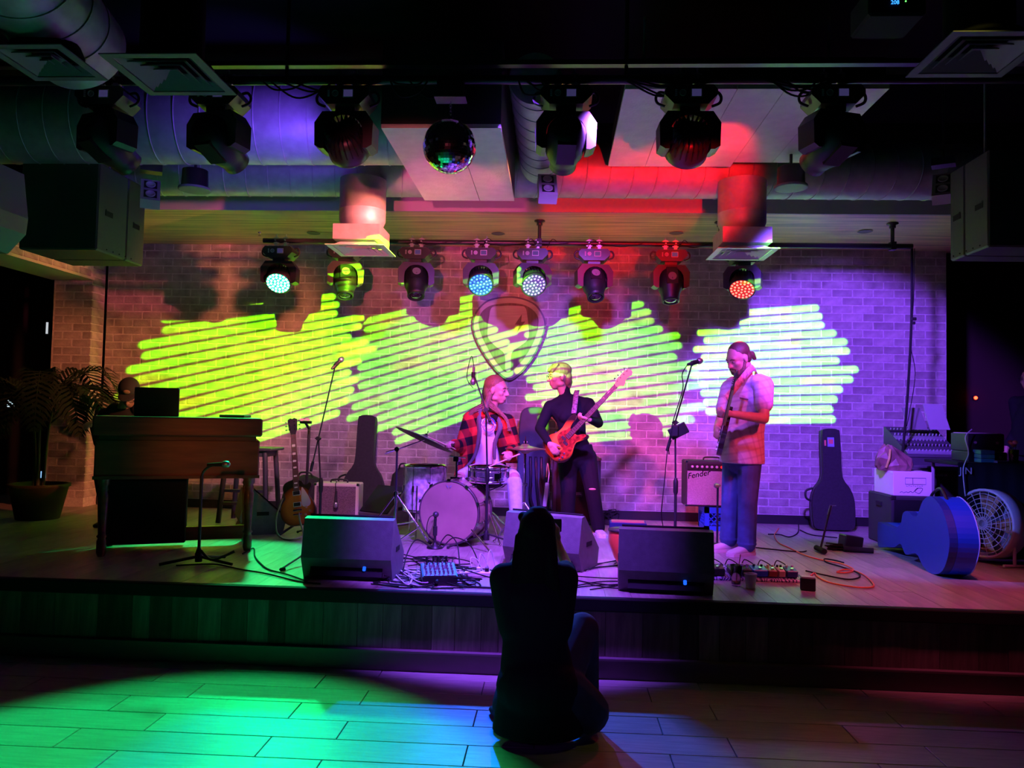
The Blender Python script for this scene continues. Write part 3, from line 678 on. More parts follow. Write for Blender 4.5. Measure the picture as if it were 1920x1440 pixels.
# ------------------------------------------------------------------ generic gear
def wedge(loc, rz, label, w_=.62, s=1., col=(.11, .10, .115), blue=True):
    t = thing('floor_monitor', label, 'monitor speaker', loc, rz, 'wedge monitors on the stage')
    prof = [(-.12, 0), (-.19, .15), (-.135, .415), (-.075, .425), (.24, .14), (.21, 0)]; prof = [(a*s, b_*s) for a, b_ in prof]
    Mx = Matrix(((0, 0, 1, 0), (1, 0, 0, 0), (0, 1, 0, 0), (0, 0, 0, 1)))      # profile (y,z) swept along x
    PM = mat('wedge_paint_%d' % int(col[0]*1000), col, .5, bump=.25, bscale=260, noise=.15, nscale=20)
    b = MB(); b.prism(prof, -w_/2, w_/2, Mx); o = b.build('cabinet', PM, t)
    b = MB(); q = [(-.068*s, .43*s), (.236*s, .155*s), (.243*s, .163*s), (-.06*s, .438*s)]; b.prism(q, -w_/2+.02, w_/2-.02, Mx); b.build('grille', BLKM, t)
    b = MB(); b.box((0, -.160*s, .075*s), (w_*.8, .012, .10*s), None, (R(-25), 0, 0)); b.build('connector_panel', BLK, t)
    for sx in (-1, 1): b = MB(); b.box((sx*(w_/2+.001), .02, .2*s), (.004, .11, .035)); b.build('handle_recess', BLKM, t)
    if blue:
        b = MB(); b.rbox((w_*.2, -.168*s, .085*s), (.022, .012, .035), .005, None, (R(-25), 0, 0)); b.build('power_led', mat('blue_led', (.01, .05, .3), .4, emit=(.01, .10, 1.), estr=1.6), t)
    return t
wedge(on(652, 1086)+V((0, .13, 0)), R(-1), 'scuffed black floor monitor at the stage edge in front of the cream amp', .635)
wedge(on(1250, 1112)+V((0, .13, 0)), R(-4), 'black floor monitor at the stage edge beside the pedal board', .625)
wedge(on(1030, 1066)+V((0, .12, 0)), R(-24), 'black floor monitor angled behind the crouching woman', .64, .98)
wedge(on(470, 1000)+V((.0, .15, 0)), R(-62), 'green-lit floor monitor between the organ and the sunburst guitar', .5, .98, blue=False)
wedge(on(722, 985)+V((0, .1, 0)), R(150), 'floor monitor turned to the drummer behind the cymbal stand', .42, .9, (.09, .09, .11), False)

def tripod(mbx, c, h, r, n=3, a0=0., th=.009, rise=.12):
    for k in range(n):
        a = a0+2*PI*k/n; mbx.tube([(c[0], c[1], h), (c[0]+r*math.cos(a), c[1]+r*math.sin(a), .012)], th, 6)
def microphone(p, d, parent, body=BLKP, head=None, L=.16):
    F = frame(V(p), V(d)); b = MB(); b.lathe([(.010, -L*.75), (.012, -L*.7), (.016, -.01), (.019, 0)], F, 12); mic = b.build('microphone', body, parent)
    b = MB(); b.lathe([(.019, 0), (.026, .006), (.027, .024), (.022, .044), (.012, .054), (.0001, .057)], F, 14); b.build('mic_grille', head or mat('mic_mesh', (.35, .35, .37), .35, .8), mic); return mic
def mic_stand(base, top, tip, mdir, label, tail=None, a0=.3, legs=.30, name='microphone_stand', boom=True, body=None):
    """tripod stand: base on the floor, top = clutch, tip = boom end"""
    base = V(base); t = thing(name, label, 'mic stand', base); T = V(top)-base; P_ = V(tip)-base
    b = MB(); b.tube([(0, 0, .05), (0, 0, T.z*.55)], .0125, 8); b.build('lower_tube', BLKP, t)
    b = MB(); b.tube([(0, 0, T.z*.5), (T.x, T.y, T.z)], .0085, 8); b.build('upper_tube', BLKP, t)
    b = MB(); b.lathe([(.014, T.z*.5-.05), (.021, T.z*.5-.03), (.021, T.z*.5+.06), (.012, T.z*.5+.09)], None, 12); b.build('clutch', BLK, t)
    b = MB(); b.lathe([(.03, .045), (.03, .09), (.016, .13)], None, 12); b.build('hub', BLK, t)
    for k in range(3):
        a = a0+2*PI*k/3; b = MB(); b.tube([(.02*math.cos(a), .02*math.sin(a), .10), (legs*math.cos(a), legs*math.sin(a), .015)], .009, 6); b.ball((legs*math.cos(a), legs*math.sin(a), .013), .013, 8, 6); b.build('leg', BLKP, t)
    if boom:
        d = (P_-T).normalized(); tl = T-d*(tail or .22)
        b = MB(); b.tube([tl, P_], .007, 8); bo = b.build('boom', BLKP, t)
        b = MB(); b.tube([tl, tl+d*.10], .014, 8); b.build('counterweight', BLK, bo)
        b = MB(); b.cyl(T+V((0, -.025, 0)), T+V((0, .025, 0)), .02, n=10); b.cyl(T+V((-.03, -.01, 0)), T+V((.03, -.01, 0)), .006, n=6); b.build('boom_clamp', BLK, t)
    md = V(mdir).normalized(); mp = P_+md*.07+V((0, 0, .012)); mic = microphone(mp, md, t, body or BLKP)
    b = MB(); b.tube([P_-V((0, 0, .01)), P_+V((0, 0, .012)), P_+md*.01+V((0, 0, .012))], .012, 6); b.tube([P_+V((0, 0, .012))-md*.0, P_+V((0, 0, .012))+md*.05], .02, 8); b.build('mic_clip', BLK, mic)
    return t, mp+base, md
def mcable(pts, label, m_=None, r=.0045, name='audio_cable', group=None, k=7):
    b = MB(); b.tube(spline(pts, k), r, 5); o = b.build(name, m_ or RUB); tag(o, label, 'cable', group); return o

# ------------------------------------------------------------------ organ
WAL = mat('walnut', (.16, .055, .025), .38, noise=.35, nscale=2.5, stretch=(1, 6, 9), coat=.25)
WALD = mat('walnut_dark', (.09, .032, .016), .45, noise=.3, nscale=3, stretch=(1, 6, 9))
OW = 1.22; oth = R(24); PR_ = on(463, 1032); odx = V((math.cos(oth), math.sin(oth), 0)); ody = V((-math.sin(oth), math.cos(oth), 0)); OC = PR_-odx*(OW/2-.07)+ody*.22
t = thing('organ', 'walnut console organ with turned legs, its back to the audience', 'organ', OC, oth); hw = OW/2
b = MB(); b.rbox((0, 0, 1.02), (OW+.03, .66, .15), .012); b.build('upper_case', WAL, t)
b = MB(); b.box((0, .0, .93), (OW-.06, .56, .04)); b.build('shadow_gap', WALD, t)
b = MB(); b.rbox((0, .03, .76), (OW, .60, .31), .01); b.build('lower_case', WAL, t)
b = MB(); b.box((0, -.275, .615), (OW+.01, .03, .025)); b.build('moulding', WALD, t)
legp = [(.045, .62), (.045, .56), (.03, .545), (.04, .52), (.03, .50), (.042, .47), (.034, .3), (.028, .17), (.04, .155), (.028, .14), (.036, .12), (.036, .03), (.026, 0)]
for sx in (-1, 1):
    for sy in (-.22, .26):
        b = MB(); b.lathe([(r, z) for r, z in legp[::-1]], Matrix.Translation((sx*(hw-.07), sy, 0)), 14); b.build('leg', WAL, t)
b = MB(); b.rbox((0, .0, .125), (OW-.1, .08, .11), .008); b.build('stretcher', WAL, t)
b = MB(); b.rbox((0, .38, .95), (OW*.85, .12, .05), .008); b.build('keyboard', mat('ivory', (.6, .57, .5), .4), t)
b = MB(); b.rbox((0, 0, .32), (.60, .30, .52), .01); tag(b.build('dark_amplifier', BLKM, None, OC-odx*.24+ody*.06, (0, 0, oth)), 'dark tone cabinet under the left half of the organ', 'speaker cabinet')
p0_ = at(283, 778, 6.45); p1_ = at(340, 728, 6.45)
t = thing('music_stand', 'dark music rest panel standing on the organ beside the player', 'music stand', ((p0_.x+p1_.x)/2, 6.40, HS+1.095), R(14)); b = MB(); w_ = p1_.x-p0_.x+.10; h_ = p1_.z-HS-1.095
b.rbox((-.05, 0, h_/2), (w_, .015, h_), .006); b.build('panel', mat('navy_plastic', (.012, .012, .03), .5), t); b = MB(); b.box((-.05, .03, .006), (w_*.8, .07, .012)); b.build('ledge', BLK, t)
b = MB(); b.rbox((0, 0, .012), (.22, .16, .024), .004); tag(b.build('notebook', mat('green_black_cover', (.02, .03, .025), .5), None, OC+odx*.42+ody*.15+V((0, 0, 1.096))), 'thin dark notebook on the right end of the organ top', 'book')
# mic on a straight stand in front of the organ
bp = on(372, 1058); t = thing('microphone_stand', 'low black stand with a gooseneck microphone in front of the organ', 'mic stand', bp)
zt = at(372, 885, bp.y).z-HS
b = MB(); b.tube([(0, 0, .03), (0, 0, zt-.03)], .012, 8); b.build('pole', BLKP, t)
b = MB(); b.tube(spline([(0, 0, zt-.05), (.01, 0, zt+.0), (.05, 0, zt+.04), (.10, 0, zt+.06)], 6), .010, 8); b.build('gooseneck', BLKP, t)
microphone((.16, 0, zt+.062), (1, 0, .05), t)
for a in (R(-5), R(205), R(70)): b = MB(); b.tube([(0, 0, .06), (.27*math.cos(a), .27*math.sin(a), .012)], .012, 6); b.build('leg', BLKP, t)
b = MB(); b.lathe([(.026, .02), (.028, .08), (.014, .12)], None, 12); b.build('hub', BLK, t)
b = MB(); b.tube(spline([(.02, 0, .10), (.12, -.06, .05), (.2, .0, .07), (.26, .03, .10)], 5), .011, 6); b.build('boom_tail', BLKP, t)
# stool
sp_ = on(485, 962); t = thing('bar_stool', 'dark wooden bar stool behind the right end of the organ', 'stool', (at(470, 900, 8.0).x, 8.0, HS)); SW = mat('blue_black_wood', (.05, .055, .075), .5)
sz = at(500, 840, 7.9).z-HS
b = MB(); b.rbox((0, 0, sz-.015), (.56, .40, .03), .008); b.build('seat', SW, t)
b = MB(); b.box((0, -.15, sz-.06), (.44, .02, .06)); b.box((0, .15, sz-.06), (.44, .02, .06)); b.box((-.2, 0, sz-.06), (.02, .3, .06)); b.box((.2, 0, sz-.06), (.02, .3, .06)); b.build('apron', SW, t)
for sx in (-1, 1):
    for sy in (-1, 1): b = MB(); b.tube([(sx*.2, sy*.15, sz-.03), (sx*.25, sy*.19, 0)], .028, 4); b.build('leg', SW, t)
for z in (.2, .33): b = MB(); b.box((0, -.17, z), (.46, .025, .03)); b.build('rung', SW, t)

# ------------------------------------------------------------------ guitars (built flat: x across, y along the neck, z up from the top)
def guitar(name, label, M_, outline, bodymat, edge, thick=.045, pick=None, pickm=None, neck_l=.46, neck_w=.045, neck_y=.2, head='lp', headm=None, nfret=20, pups=(), pupw=(.07, .035), bridge=-.06, knobs=(), inlay=True, strings=6, rim=.010, cat='guitar', jack=None):
    t = thing(name, label, cat); t.matrix_world = M_
    o2 = smooth2(outline, 5); cy = sum(p[1] for p in outline)/len(outline)
    b = MB(); b.m = 1; b.prism(o2, -thick, -.004); b.m = 0; b.prism([(x*.975, cy+(y-cy)*.975) for x, y in o2], -.0045, 0.0); bo = b.build('body', [bodymat, edge], t)
    if pick: b = MB(); b.prism(smooth2(pick, 4), .0, .003); b.build('pickguard', pickm, t)
    for (x, y) in pups:
        b = MB(); b.rbox((x, y, .004), (pupw[0], pupw[1], .012), .002); b.m = 1; b.box((x, y, .0105), (pupw[0]-.012, pupw[1]-.012, .003)); b.build('pickup', [mat('pickup_ring', (.6, .52, .42), .5) if head == 'lp' else BLK, BLK], t)
    b = MB(); b.rbox((0, bridge, .008), (.085, .018, .014), .003); b.build('bridge', CHR, t)
    if head == 'lp': b = MB(); b.rbox((0, bridge-.04, .008), (.09, .012, .012), .003); b.build('tailpiece', CHR, t)
    for (x, y) in knobs: b = MB(); b.lathe([(.011, 0), (.011, .012), (.008, .016), (.0001, .016)], Matrix.Translation((x, y, 0)), 12); b.build('knob', mat('amber_knob', (.5, .25, .1), .3) if head == 'lp' else CHR, t)
    NM = mat('neck_mahogany', (.20, .07, .04), .4) if head == 'lp' else mat('neck_maple', (.62, .40, .16), .35)
    y1 = neck_y+neck_l; b = MB(); b.prism([(-neck_w/2, neck_y-.12), (neck_w/2, neck_y-.12), (neck_w*.42, y1), (-neck_w*.42, y1)], -.018, .004); b.build('neck', NM, t)
    b = MB(); b.prism([(-neck_w*.54, neck_y-.13), (neck_w*.54, neck_y-.13), (neck_w*.45, y1), (-neck_w*.45, y1)], .004, .010); fb = b.build('fretboard', mat('rosewood', (.085, .035, .03), .45), t)
    b = MB(); Lf = neck_l+.13; sc_ = Lf/(1-2**(-nfret/12))
    ys = [y1-sc_*(1-2**(-k/12)) for k in range(1, nfret+1)]
    for y in ys: b.box((0, y, .0105), (neck_w*1.0, .0022, .002))
    b.box((0, y1, .010), (neck_w*.95, .005, .006)); o = b.build('frets', CHR, fb)
    if inlay:
        for k in (3, 5, 7, 9, 12, 15, 17):
            if k < nfret: b = MB(); yy = (ys[k-1]+ys[k-2])/2; b.box((0, yy, .0103), (neck_w*.6, (ys[k-2]-ys[k-1])*.55, .0012)); b.build('inlay', mat('pearl', (.75, .7, .62), .3), fb)
    hm = headm or BLK
    if head == 'lp':
        hp = [(-.022, y1), (.022, y1), (.040, y1+.05), (.046, y1+.15), (.02, y1+.165), (0, y1+.155), (-.02, y1+.165), (-.046, y1+.15), (-.040, y1+.05)]; tp = [(s_*.033, y1+.05+k*.04, s_) for s_ in (-1, 1) for k in range(3)]
    elif head == 'p':
        hp = [(-.02, y1), (.02, y1), (.028, y1+.03), (.062, y1+.055), (.052, y1+.09), (.035, y1+.11), (.03, y1+.16), (.042, y1+.2), (.03, y1+.225), (.0, y1+.232), (-.03, y1+.215), (-.045, y1+.17), (-.045, y1+.06)]; tp = [(-.03, y1+.05+k*.048, -1) for k in range(4)]
    else:
        hp = [(-.02, y1), (.02, y1), (.03, y1+.03), (.055, y1+.05), (.035, y1+.10), (.032, y1+.15), (.0, y1+.19), (-.035, y1+.17), (-.04, y1+.05)]; tp = [(-.028, y1+.035+k*.024, -1) for k in range(6)]
    b = MB(); b.prism(hp, -.010, .004); hd = b.build('headstock', hm, t)
    for (x, y, s_) in tp:
        b = MB(); b.cyl((x*.75, y, .002), (x*.75, y, .016), .005, n=8); b.tube([(x, y, -.004), (x+s_*.028, y, -.004)], .003, 5); b.ball((x+s_*.034, y, -.004), (.010, .008, .006), 8, 6); b.build('tuner', CHR, hd)
    b = MB()
    for k in range(strings): fx_ = (k-(strings-1)/2)/(strings-1); b.tube([(fx_*.052, bridge, .016), (fx_*neck_w*.8, y1, .0135)], .0007 if strings == 6 else .0012, 4)
    o = b.build('strings', CHR, t); o['kind'] = 'stuff'
    return t
def sunburst(name, c1, c2, c3, sx, sy, cy=0.):
    M = bpy.data.materials.new(name); M.use_nodes = True; N = M.node_tree.nodes; K = M.node_tree.links; bs = N['Principled BSDF']
    tc = N.new('ShaderNodeTexCoord'); mp = N.new('ShaderNodeMapping'); mp.inputs['Location'].default_value = (0, -cy/sy, 0); mp.inputs['Scale'].default_value = (1/sx, 1/sy, 0)
    gr = N.new('ShaderNodeTexGradient'); gr.gradient_type = 'SPHERICAL'; cr = N.new('ShaderNodeValToRGB')
    K.new(tc.outputs['Object'], mp.inputs[0]); K.new(mp.outputs[0], gr.inputs[0]); K.new(gr.outputs[1], cr.inputs[0]); K.new(cr.outputs[0], bs.inputs['Base Color'])
    e = cr.color_ramp.elements; e[0].position = .24; e[0].color = (*c3, 1); e[1].position = .56; e[1].color = (*c1, 1); n = e.new(.38); n.color = (*c2, 1)
    bs.inputs['Roughness'].default_value = .22; bs.inputs['Coat Weight'].default_value = .6; return M
LPO = [(0, -.235), (.09, -.225), (.155, -.165), (.17, -.09), (.145, -.01), (.115, .04), (.12, .09), (.145, .135), (.135, .165), (.10, .15), (.07, .155), (.05, .19), (0, .205), (-.06, .205), (-.115, .18), (-.135, .13), (-.12, .07), (-.115, .03), (-.15, -.02), (-.17, -.09), (-.155, -.165), (-.09, -.225)]
gp = on(560, 1012)
Y0 = gp.y+.10
def gmat(bot, top, facing, lean=0):
    """matrix: local y from bot to top, local z towards facing"""
    y = (V(top)-V(bot)).normalized(); z = V(facing); z = (z-y*z.dot(y)).normalized(); x = y.cross(z); M_ = Matrix((x, y, z)).transposed().to_4x4(); return M_
pb = at(560, 985, Y0); pt = at(548, 785, Y0+.22)
M_ = gmat(pb, pt, (.0, -1, .35)); sc_ = (pt-pb).length/(.235+.2+.46+.16)
M_.translation = pb+(pt-pb).normalized()*.235*sc_; M_ = M_ @ Matrix.Scale(sc_, 4)
guitar('sunburst_guitar', 'sunburst single-cut electric guitar with a cream pickguard on a stand', M_, LPO, sunburst('sunburst_top', (.62, .17, .02), (.30, .06, .01), (.012, .008, .006), .235, .27, -.06), mat('cream_binding', (.03, .02, .015), .3), .05,
       [(.05, .12), (.075, .10), (.125, -.0), (.12, -.055), (.055, -.06), (.042, .0)], mat('cream_plastic', (.62, .5, .4), .4), .46, .052, .2, 'lp', BLK, 20, ((0, .075), (0, -.035)), (.075, .045), -.09, ((.085, -.07), (.12, -.11), (.075, -.14), (.115, -.17)))
t = thing('guitar_stand', 'black tubular stand holding the sunburst guitar', 'guitar stand', (pb.x, Y0+.16, HS))
b = MB(); b.tube([(0, .02, .02), (-.02, .12, 1.02)], .014, 8); b.build('stem', BLKP, t)
b = MB(); b.tube([(-.02, .11, 1.0), (-.02, -.01, 1.06)], .012, 8); b.tube([(-.06, -.03, 1.06), (.05, -.03, 1.06)], .014, 8); b.build('neck_cradle', BLK, t)
b = MB(); b.tube([(-.09, -.14, .17), (-.09, .04, .13), (.09, .04, .13), (.09, -.14, .17)], .011, 8); b.tube([(0, .02, .05), (0, .04, .13)], .014, 6); b.build('body_cradle', BLK, t)
for a in (R(-140), R(-40), R(90)): b = MB(); b.tube([(0, .02, .16), (.25*math.cos(a), .02+.25*math.sin(a), .014)], .012, 6); b.build('leg', BLKP, t)
b = MB(); b.tube([(-.05, .03, 1.075), (.06, .03, 1.075)], .016, 8); b.m = 1
b = MB(); b.prism(smooth2([(-.05, 0), (-.03, .014), (-.005, .004), (.02, .016), (.055, .002), (.03, -.012), (0, -.004), (-.03, -.014)], 3), -.004, .004, Matrix.Rotation(PI/2, 4, 'X')); tag(b.build('eyeglasses', mat('pink_plastic', (.7, .4, .45), .3), None, V((pb.x-.0, Y0+.08, HS+1.085))), 'pink-framed glasses hung on the headstock of the sunburst guitar', 'glasses')
# strap of the sunburst guitar, dropping to the floor
def strap(pts, w_, m_, name, label, parent=None, wd=V((0, 1, 0)), cat='strap', th=.004):
    P_ = spline(pts, 8); b = MB(); vs = []; n = len(P_)
    for i, p in enumerate(P_):
        tn = (P_[min(i+1, n-1)]-P_[max(i-1, 0)]).normalized(); s_ = wd-tn*wd.dot(tn); s_.normalize(); nn = tn.cross(s_)*th/2
        vs += [p-s_*w_/2-nn, p+s_*w_/2-nn, p+s_*w_/2+nn, p-s_*w_/2+nn]
    fs = []
    for i in range(n-1):
        a = 4*i
        for k in range(4): fs.append((a+k, a+(k+1) % 4, a+4+(k+1) % 4, a+4+k))
    fs += [(3, 2, 1, 0), (4*n-4, 4*n-3, 4*n-2, 4*n-1)]
    b.add(vs, fs, True); o = b.build(name, m_, parent); 
    if label: tag(o, label, cat)
    return o
sx, sy = pb.x, Y0
strap([(sx-.15, sy-.02, HS+.36), (sx-.19, sy-.05, HS+.2), (sx-.17, sy-.09, HS+.06), (sx-.08, sy-.14, HS+.012), (sx+.04, sy-.15, HS+.02), (sx+.07, sy-.08, HS+.05), (sx+.03, sy-.05, HS+.15), (sx+.0, sy-.01, HS+.22)], .055, mat('tan_strap', (.55, .36, .33), .6), 'guitar_strap', 'pale strap of the sunburst guitar trailing on the deck', None, V((.6, -1, .3)))

# ------------------------------------------------------------------ amps, bags and cases at the wall
def amp(loc, w_, d_, h_, rz, label, skin, grille, top_panel=False, text=None, frame_w=.03, piping=None):
    t = thing('guitar_amplifier', label, 'amplifier', loc, rz)
    b = MB(); b.rbox((0, 0, h_/2), (w_, d_, h_), .012); b.build('cabinet', skin, t)
    gh = h_-2*frame_w-(.09 if top_panel else 0)
    b = MB(); b.box((0, -d_/2-.003, frame_w+gh/2), (w_-2*frame_w, .012, gh)); b.build('grille_cloth', grille, t)
    if top_panel:
        b = MB(); b.box((0, -d_/2-.003, h_-.065), (w_-2*frame_w, .012, .065)); b.build('control_panel', BLK, t)
        for k in range(10): b = MB(); x = -w_/2+.07+k*(w_-.14)/9; b.lathe([(.015, 0), (.012, .018), (.0001, .018)], Matrix.Translation((x, -d_/2-.01, h_-.065)) @ Matrix.Rotation(PI/2, 4, 'X'), 10); b.build('knob', mat('silver_knob', (.55, .5, .55), .35) if k not in (6, 7) else mat('red_jewel', (.5, .02, .02), .3, emit=(1, .02, .01), estr=.8), t)
    if text:
        me = text_mesh(text, .085, .003, .3); me.materials.append(CHR); link('badge', me, t, (-w_*.28, -d_/2-.012, h_*.70), (PI/2, R(-12), 0))
    b = MB(); b.tube(spline([(-.09, 0, h_), (-.07, 0, h_+.03), (.07, 0, h_+.03), (.09, 0, h_)], 5), .009, 6); b.build('handle', BLK, t)
    for sx in (-1, 1):
        for sz_ in (0, 1): b = MB(); b.rbox((sx*(w_/2-.012), -d_/2+.01, sz_*h_+(.012 if not sz_ else -.012)), (.028, .03, .028), .004); b.build('corner_cap', CHR, t)
    return t
p = at(634, 975, 8.15); hh = at(634, 907, 8.0).z-HS
amp((p.x, 8.15, HS), .47, .24, hh, R(2), 'cream-covered guitar amplifier with a ribbed oxblood grille', mat('cream_tolex', (.62, .55, .45), .6, bump=.2, bscale=200), mat('oxblood_grille', (.16, .10, .13), .8, noise=.5, nscale=60, stretch=(1, 1, 4), bump=.5, bscale=150))
t = thing('hanging_microphone', 'microphone hung by its cable over the front of the cream amplifier', 'microphone', (p.x+.02, 8.0, HS+hh))
microphone((0, -.03, -.19), (0, 0, -1), t); b = MB(); b.tube(spline([(0, -.03, -.07), (-.01, -.03, .0), (-.02, .05, .02), (-.1, .15, .02)], 6), .004, 5); b.build('mic_cable', RUB, t)
p = at(1337, 900, 8.35); hz = at(1300, 950, 8.3).z
amp((at(1336, 900, 8.4).x, 8.45, hz), .60, .26, at(1300, 863, 8.35).z-hz, 0, 'grey-grilled guitar amplifier with a knob row, standing on the blue crate', mat('black_tolex', (.03, .03, .035), .6, bump=.2, bscale=200), mat('silver_grille', (.33, .30, .36), .8, noise=.2, nscale=120), True, 'Fender', .02)
# milk crate
ch = hz-HS; t = thing('milk_crate', 'blue plastic milk crate under the grey-grilled amplifier', 'crate', (at(1350, 970, 8.4).x, 8.45, HS)); CB = mat('blue_plastic', (.01, .10, .62), .45); cw = .36
for k in range(4):
    M_ = Matrix.Rotation(k*PI/2, 4, 'Z'); b = MB(); b.box((0, -cw/2, ch-.03), (cw, .012, .06), M_); b.box((0, -cw/2, .025), (cw, .012, .05), M_); b.box((-cw/2+.02, -cw/2, ch/2), (.04, .012, ch), M_); b.box((cw/2-.02, -cw/2, ch/2), (.04, .012, ch), M_); b.build('side_frame', CB, t)
    for i in range(5):
        for s_ in (-1, 1): b = MB(); x = -.12+i*.06; b.box((x, -cw/2, ch/2), (.01, .008, ch*.72), M_, (0, s_*.75, 0)); b.build('lattice_bar', CB, t)
b = MB(); b.box((0, 0, .01), (cw, cw, .012)); b.build('crate_floor', CB, t)
# bass cabinet
t = thing('bass_cabinet', 'tall black bass speaker cabinet behind the bassist', 'speaker cabinet', (at(1080, 900, 8.55).x, 8.6, HS)); bw = at(1125, 900, 8.5).x-at(1035, 900, 8.5).x; bh = at(1080, 857, 8.5).z-HS
b = MB(); b.rbox((0, 0, bh/2), (bw, .4, bh), .015); b.build('cabinet', mat('bass_carpet', (.03, .03, .045), .7, bump=.3, bscale=300), t)
b = MB(); b.box((0, -.204, bh/2), (bw-.09, .012, bh-.09)); b.build('grille', BLKM, t)
b = MB(); b.box((.0, -.213, bh*.46), (.13, .006, .045)); b.m = 1; b.box((.0, -.217, bh*.46), (.11, .004, .008)); b.box((.0, -.217, bh*.48), (.09, .004, .008)); b.build('badge', [BLK, GRAY], t)
for sx in (-1, 1): b = MB(); b.rbox((sx*(bw/2-.03), -.19, bh-.012), (.07, .05, .03), .006); b.build('corner_cap', GRAY, t)
# gig bags / cases
GB = [(0, -.02), (.16, -.01), (.19, .08), (.19, .28), (.155, .40), (.105, .48), (.085, .58), (.082, .95), (.06, 1.0), (0, 1.01), (-.06, 1.0), (-.082, .95), (-.085, .58), (-.105, .48), (-.155, .40), (-.19, .28), (-.19, .08), (-.16, -.01)]
def case(px, pyb, pyt, Y, w_, label, m_, rx, extras=None, shape=GB, d_=.12, rz=0, name='guitar_case'):
    b0 = at(px, pyb, Y); H_ = at(px, pyt, Y).z-HS; t = thing(name, label, 'guitar case', (b0.x, Y, HS), rz)
    o2 = smooth2([(x*w_/.38, (y+.02)*H_/1.03/math.cos(rx)) for x, y in shape], 5); Mx = Matrix.Rotation(PI/2-rx, 4, 'X')
    b = MB(); b.prism(o2, -.0, d_, Mx); sh = b.build('shell', m_, t); bv = sh.modifiers.new('b', 'BEVEL'); bv.width = .018; bv.segments = 2; bv.limit_method = 'ANGLE'
    q = [V((x*1.004, y, d_*.5)) for x, y in o2]; b = MB(); b.tube([Mx @ p for p in q], .0045, 5, None, True); b.build('zip_seam', mat('zip_grey', (.05, .05, .06), .5), t)
    b = MB(); hx = -w_*.5; b.tube(spline([Mx @ V((hx*.98, H_*.28, d_*.5)), Mx @ V((hx-.05, H_*.31, d_*.5)), Mx @ V((hx-.05, H_*.38, d_*.5)), Mx @ V((hx*.9, H_*.41, d_*.5))], 5), .012, 6); b.build('handle', BLK, t)
    return t, Mx, H_
case(680, 975, 781, 8.62, .46, 'black guitar case leaning on the wall behind the cream amplifier', CLOTH, R(9), shape=[(x*1.0, y) for x, y in GB])
gbag, _m, _h = case(998, 965, 765, 8.62, .36, 'dark blue gig bag with straps leaning on the wall behind the drummer', mat('navy_nylon', (.035, .05, .085), .6, bump=.3, bscale=200, noise=.2), R(8), shape=[(0, -.02), (.15, -.01), (.19, .08), (.19, .3), (.185, .6), (.175, .85), (.14, .98), (0, 1.01), (-.14, .98), (-.175, .85), (-.185, .6), (-.19, .3), (-.19, .08), (-.15, -.01)], name='gig_bag')
for dx_ in (-.06, .0, .06):
    x_ = .03+dx_; strap([(x_, -.13, .72), (x_+.01, -.18, .5), (x_+.03+dx_*.4, -.19, .3), (x_+.06, -.16, .12)], .03, BLK, 'shoulder_strap', None, gbag, V((1, 0, 0)))
t, Mx, H_ = case(1558, 990, 806, 8.60, .44, 'tall black guitar case with a red tag leaning on the wall at right', CLOTH, R(7))
b = MB(); b.box((0, 0, 0), (.07, .003, .10)); b.m = 1; b.box((0, -.002, .005), (.05, .002, .05)); o = b.build('luggage_tag', [mat('tag_blue', (.25, .3, .6), .5), mat('tag_red', (.7, .15, .12), .5)], t); o.matrix_local = Mx @ Matrix.Translation((-.01, H_*.87, d_ if False else .128)) @ Matrix.Rotation(-PI/2, 4, 'X')
b = MB(); b.box((-.07, .0, 0), (.018, .003, .06)); o = b.build('side_tag', mat('tag_red', (.7, .15, .12), .5), t); o.matrix_local = Mx @ Matrix.Translation((0, H_*.86, .128)) @ Matrix.Rotation(-PI/2, 4, 'X')
b = MB(); b.loft([((0, 0, 0), (.26, 0, 0), (0, .12, 0)), ((0, 0, .12), (.28, 0, 0), (0, .13, 0)), ((0, .02, .3), (.24, 0, 0), (0, .12, 0)), ((.0, .04, .42), (.15, 0, 0), (0, .08, 0)), ((0, .05, .46), (.05, 0, 0), (0, .03, 0))], 20, None, 2.6)
t = thing('soft_bag', 'rounded black soft bag behind the sunburst guitar', 'bag', (at(572, 950, 8.4).x, 8.4, HS)); b.build('bag_body', CLOTH, t); b = MB(); b.tube(spline([(-.08, -.02, .44), (-.05, -.03, .49), (.05, -.03, .49), (.08, -.02, .44)], 5), .01, 6); b.build('handle', BLK, t)
b = MB(); b.loft([((0, 0, 0), (.15, 0, 0), (0, .1, 0)), ((0, 0, .2), (.16, 0, 0), (0, .1, 0)), ((0, .02, .48), (.12, 0, 0), (0, .08, 0)), ((0, .04, .56), (.05, 0, 0), (0, .04, 0))], 20, None, 2.6)
t = thing('soft_bag', 'black soft bag on end behind the cymbal stand', 'bag', (at(752, 950, 8.5).x, 8.55, HS)); b.build('bag_body', CLOTH, t); b = MB(); b.tube(spline([(-.04, -.02, .55), (-.02, -.03, .60), (.04, -.03, .6), (.06, -.02, .54)], 5), .01, 6); b.build('handle', BLK, t)
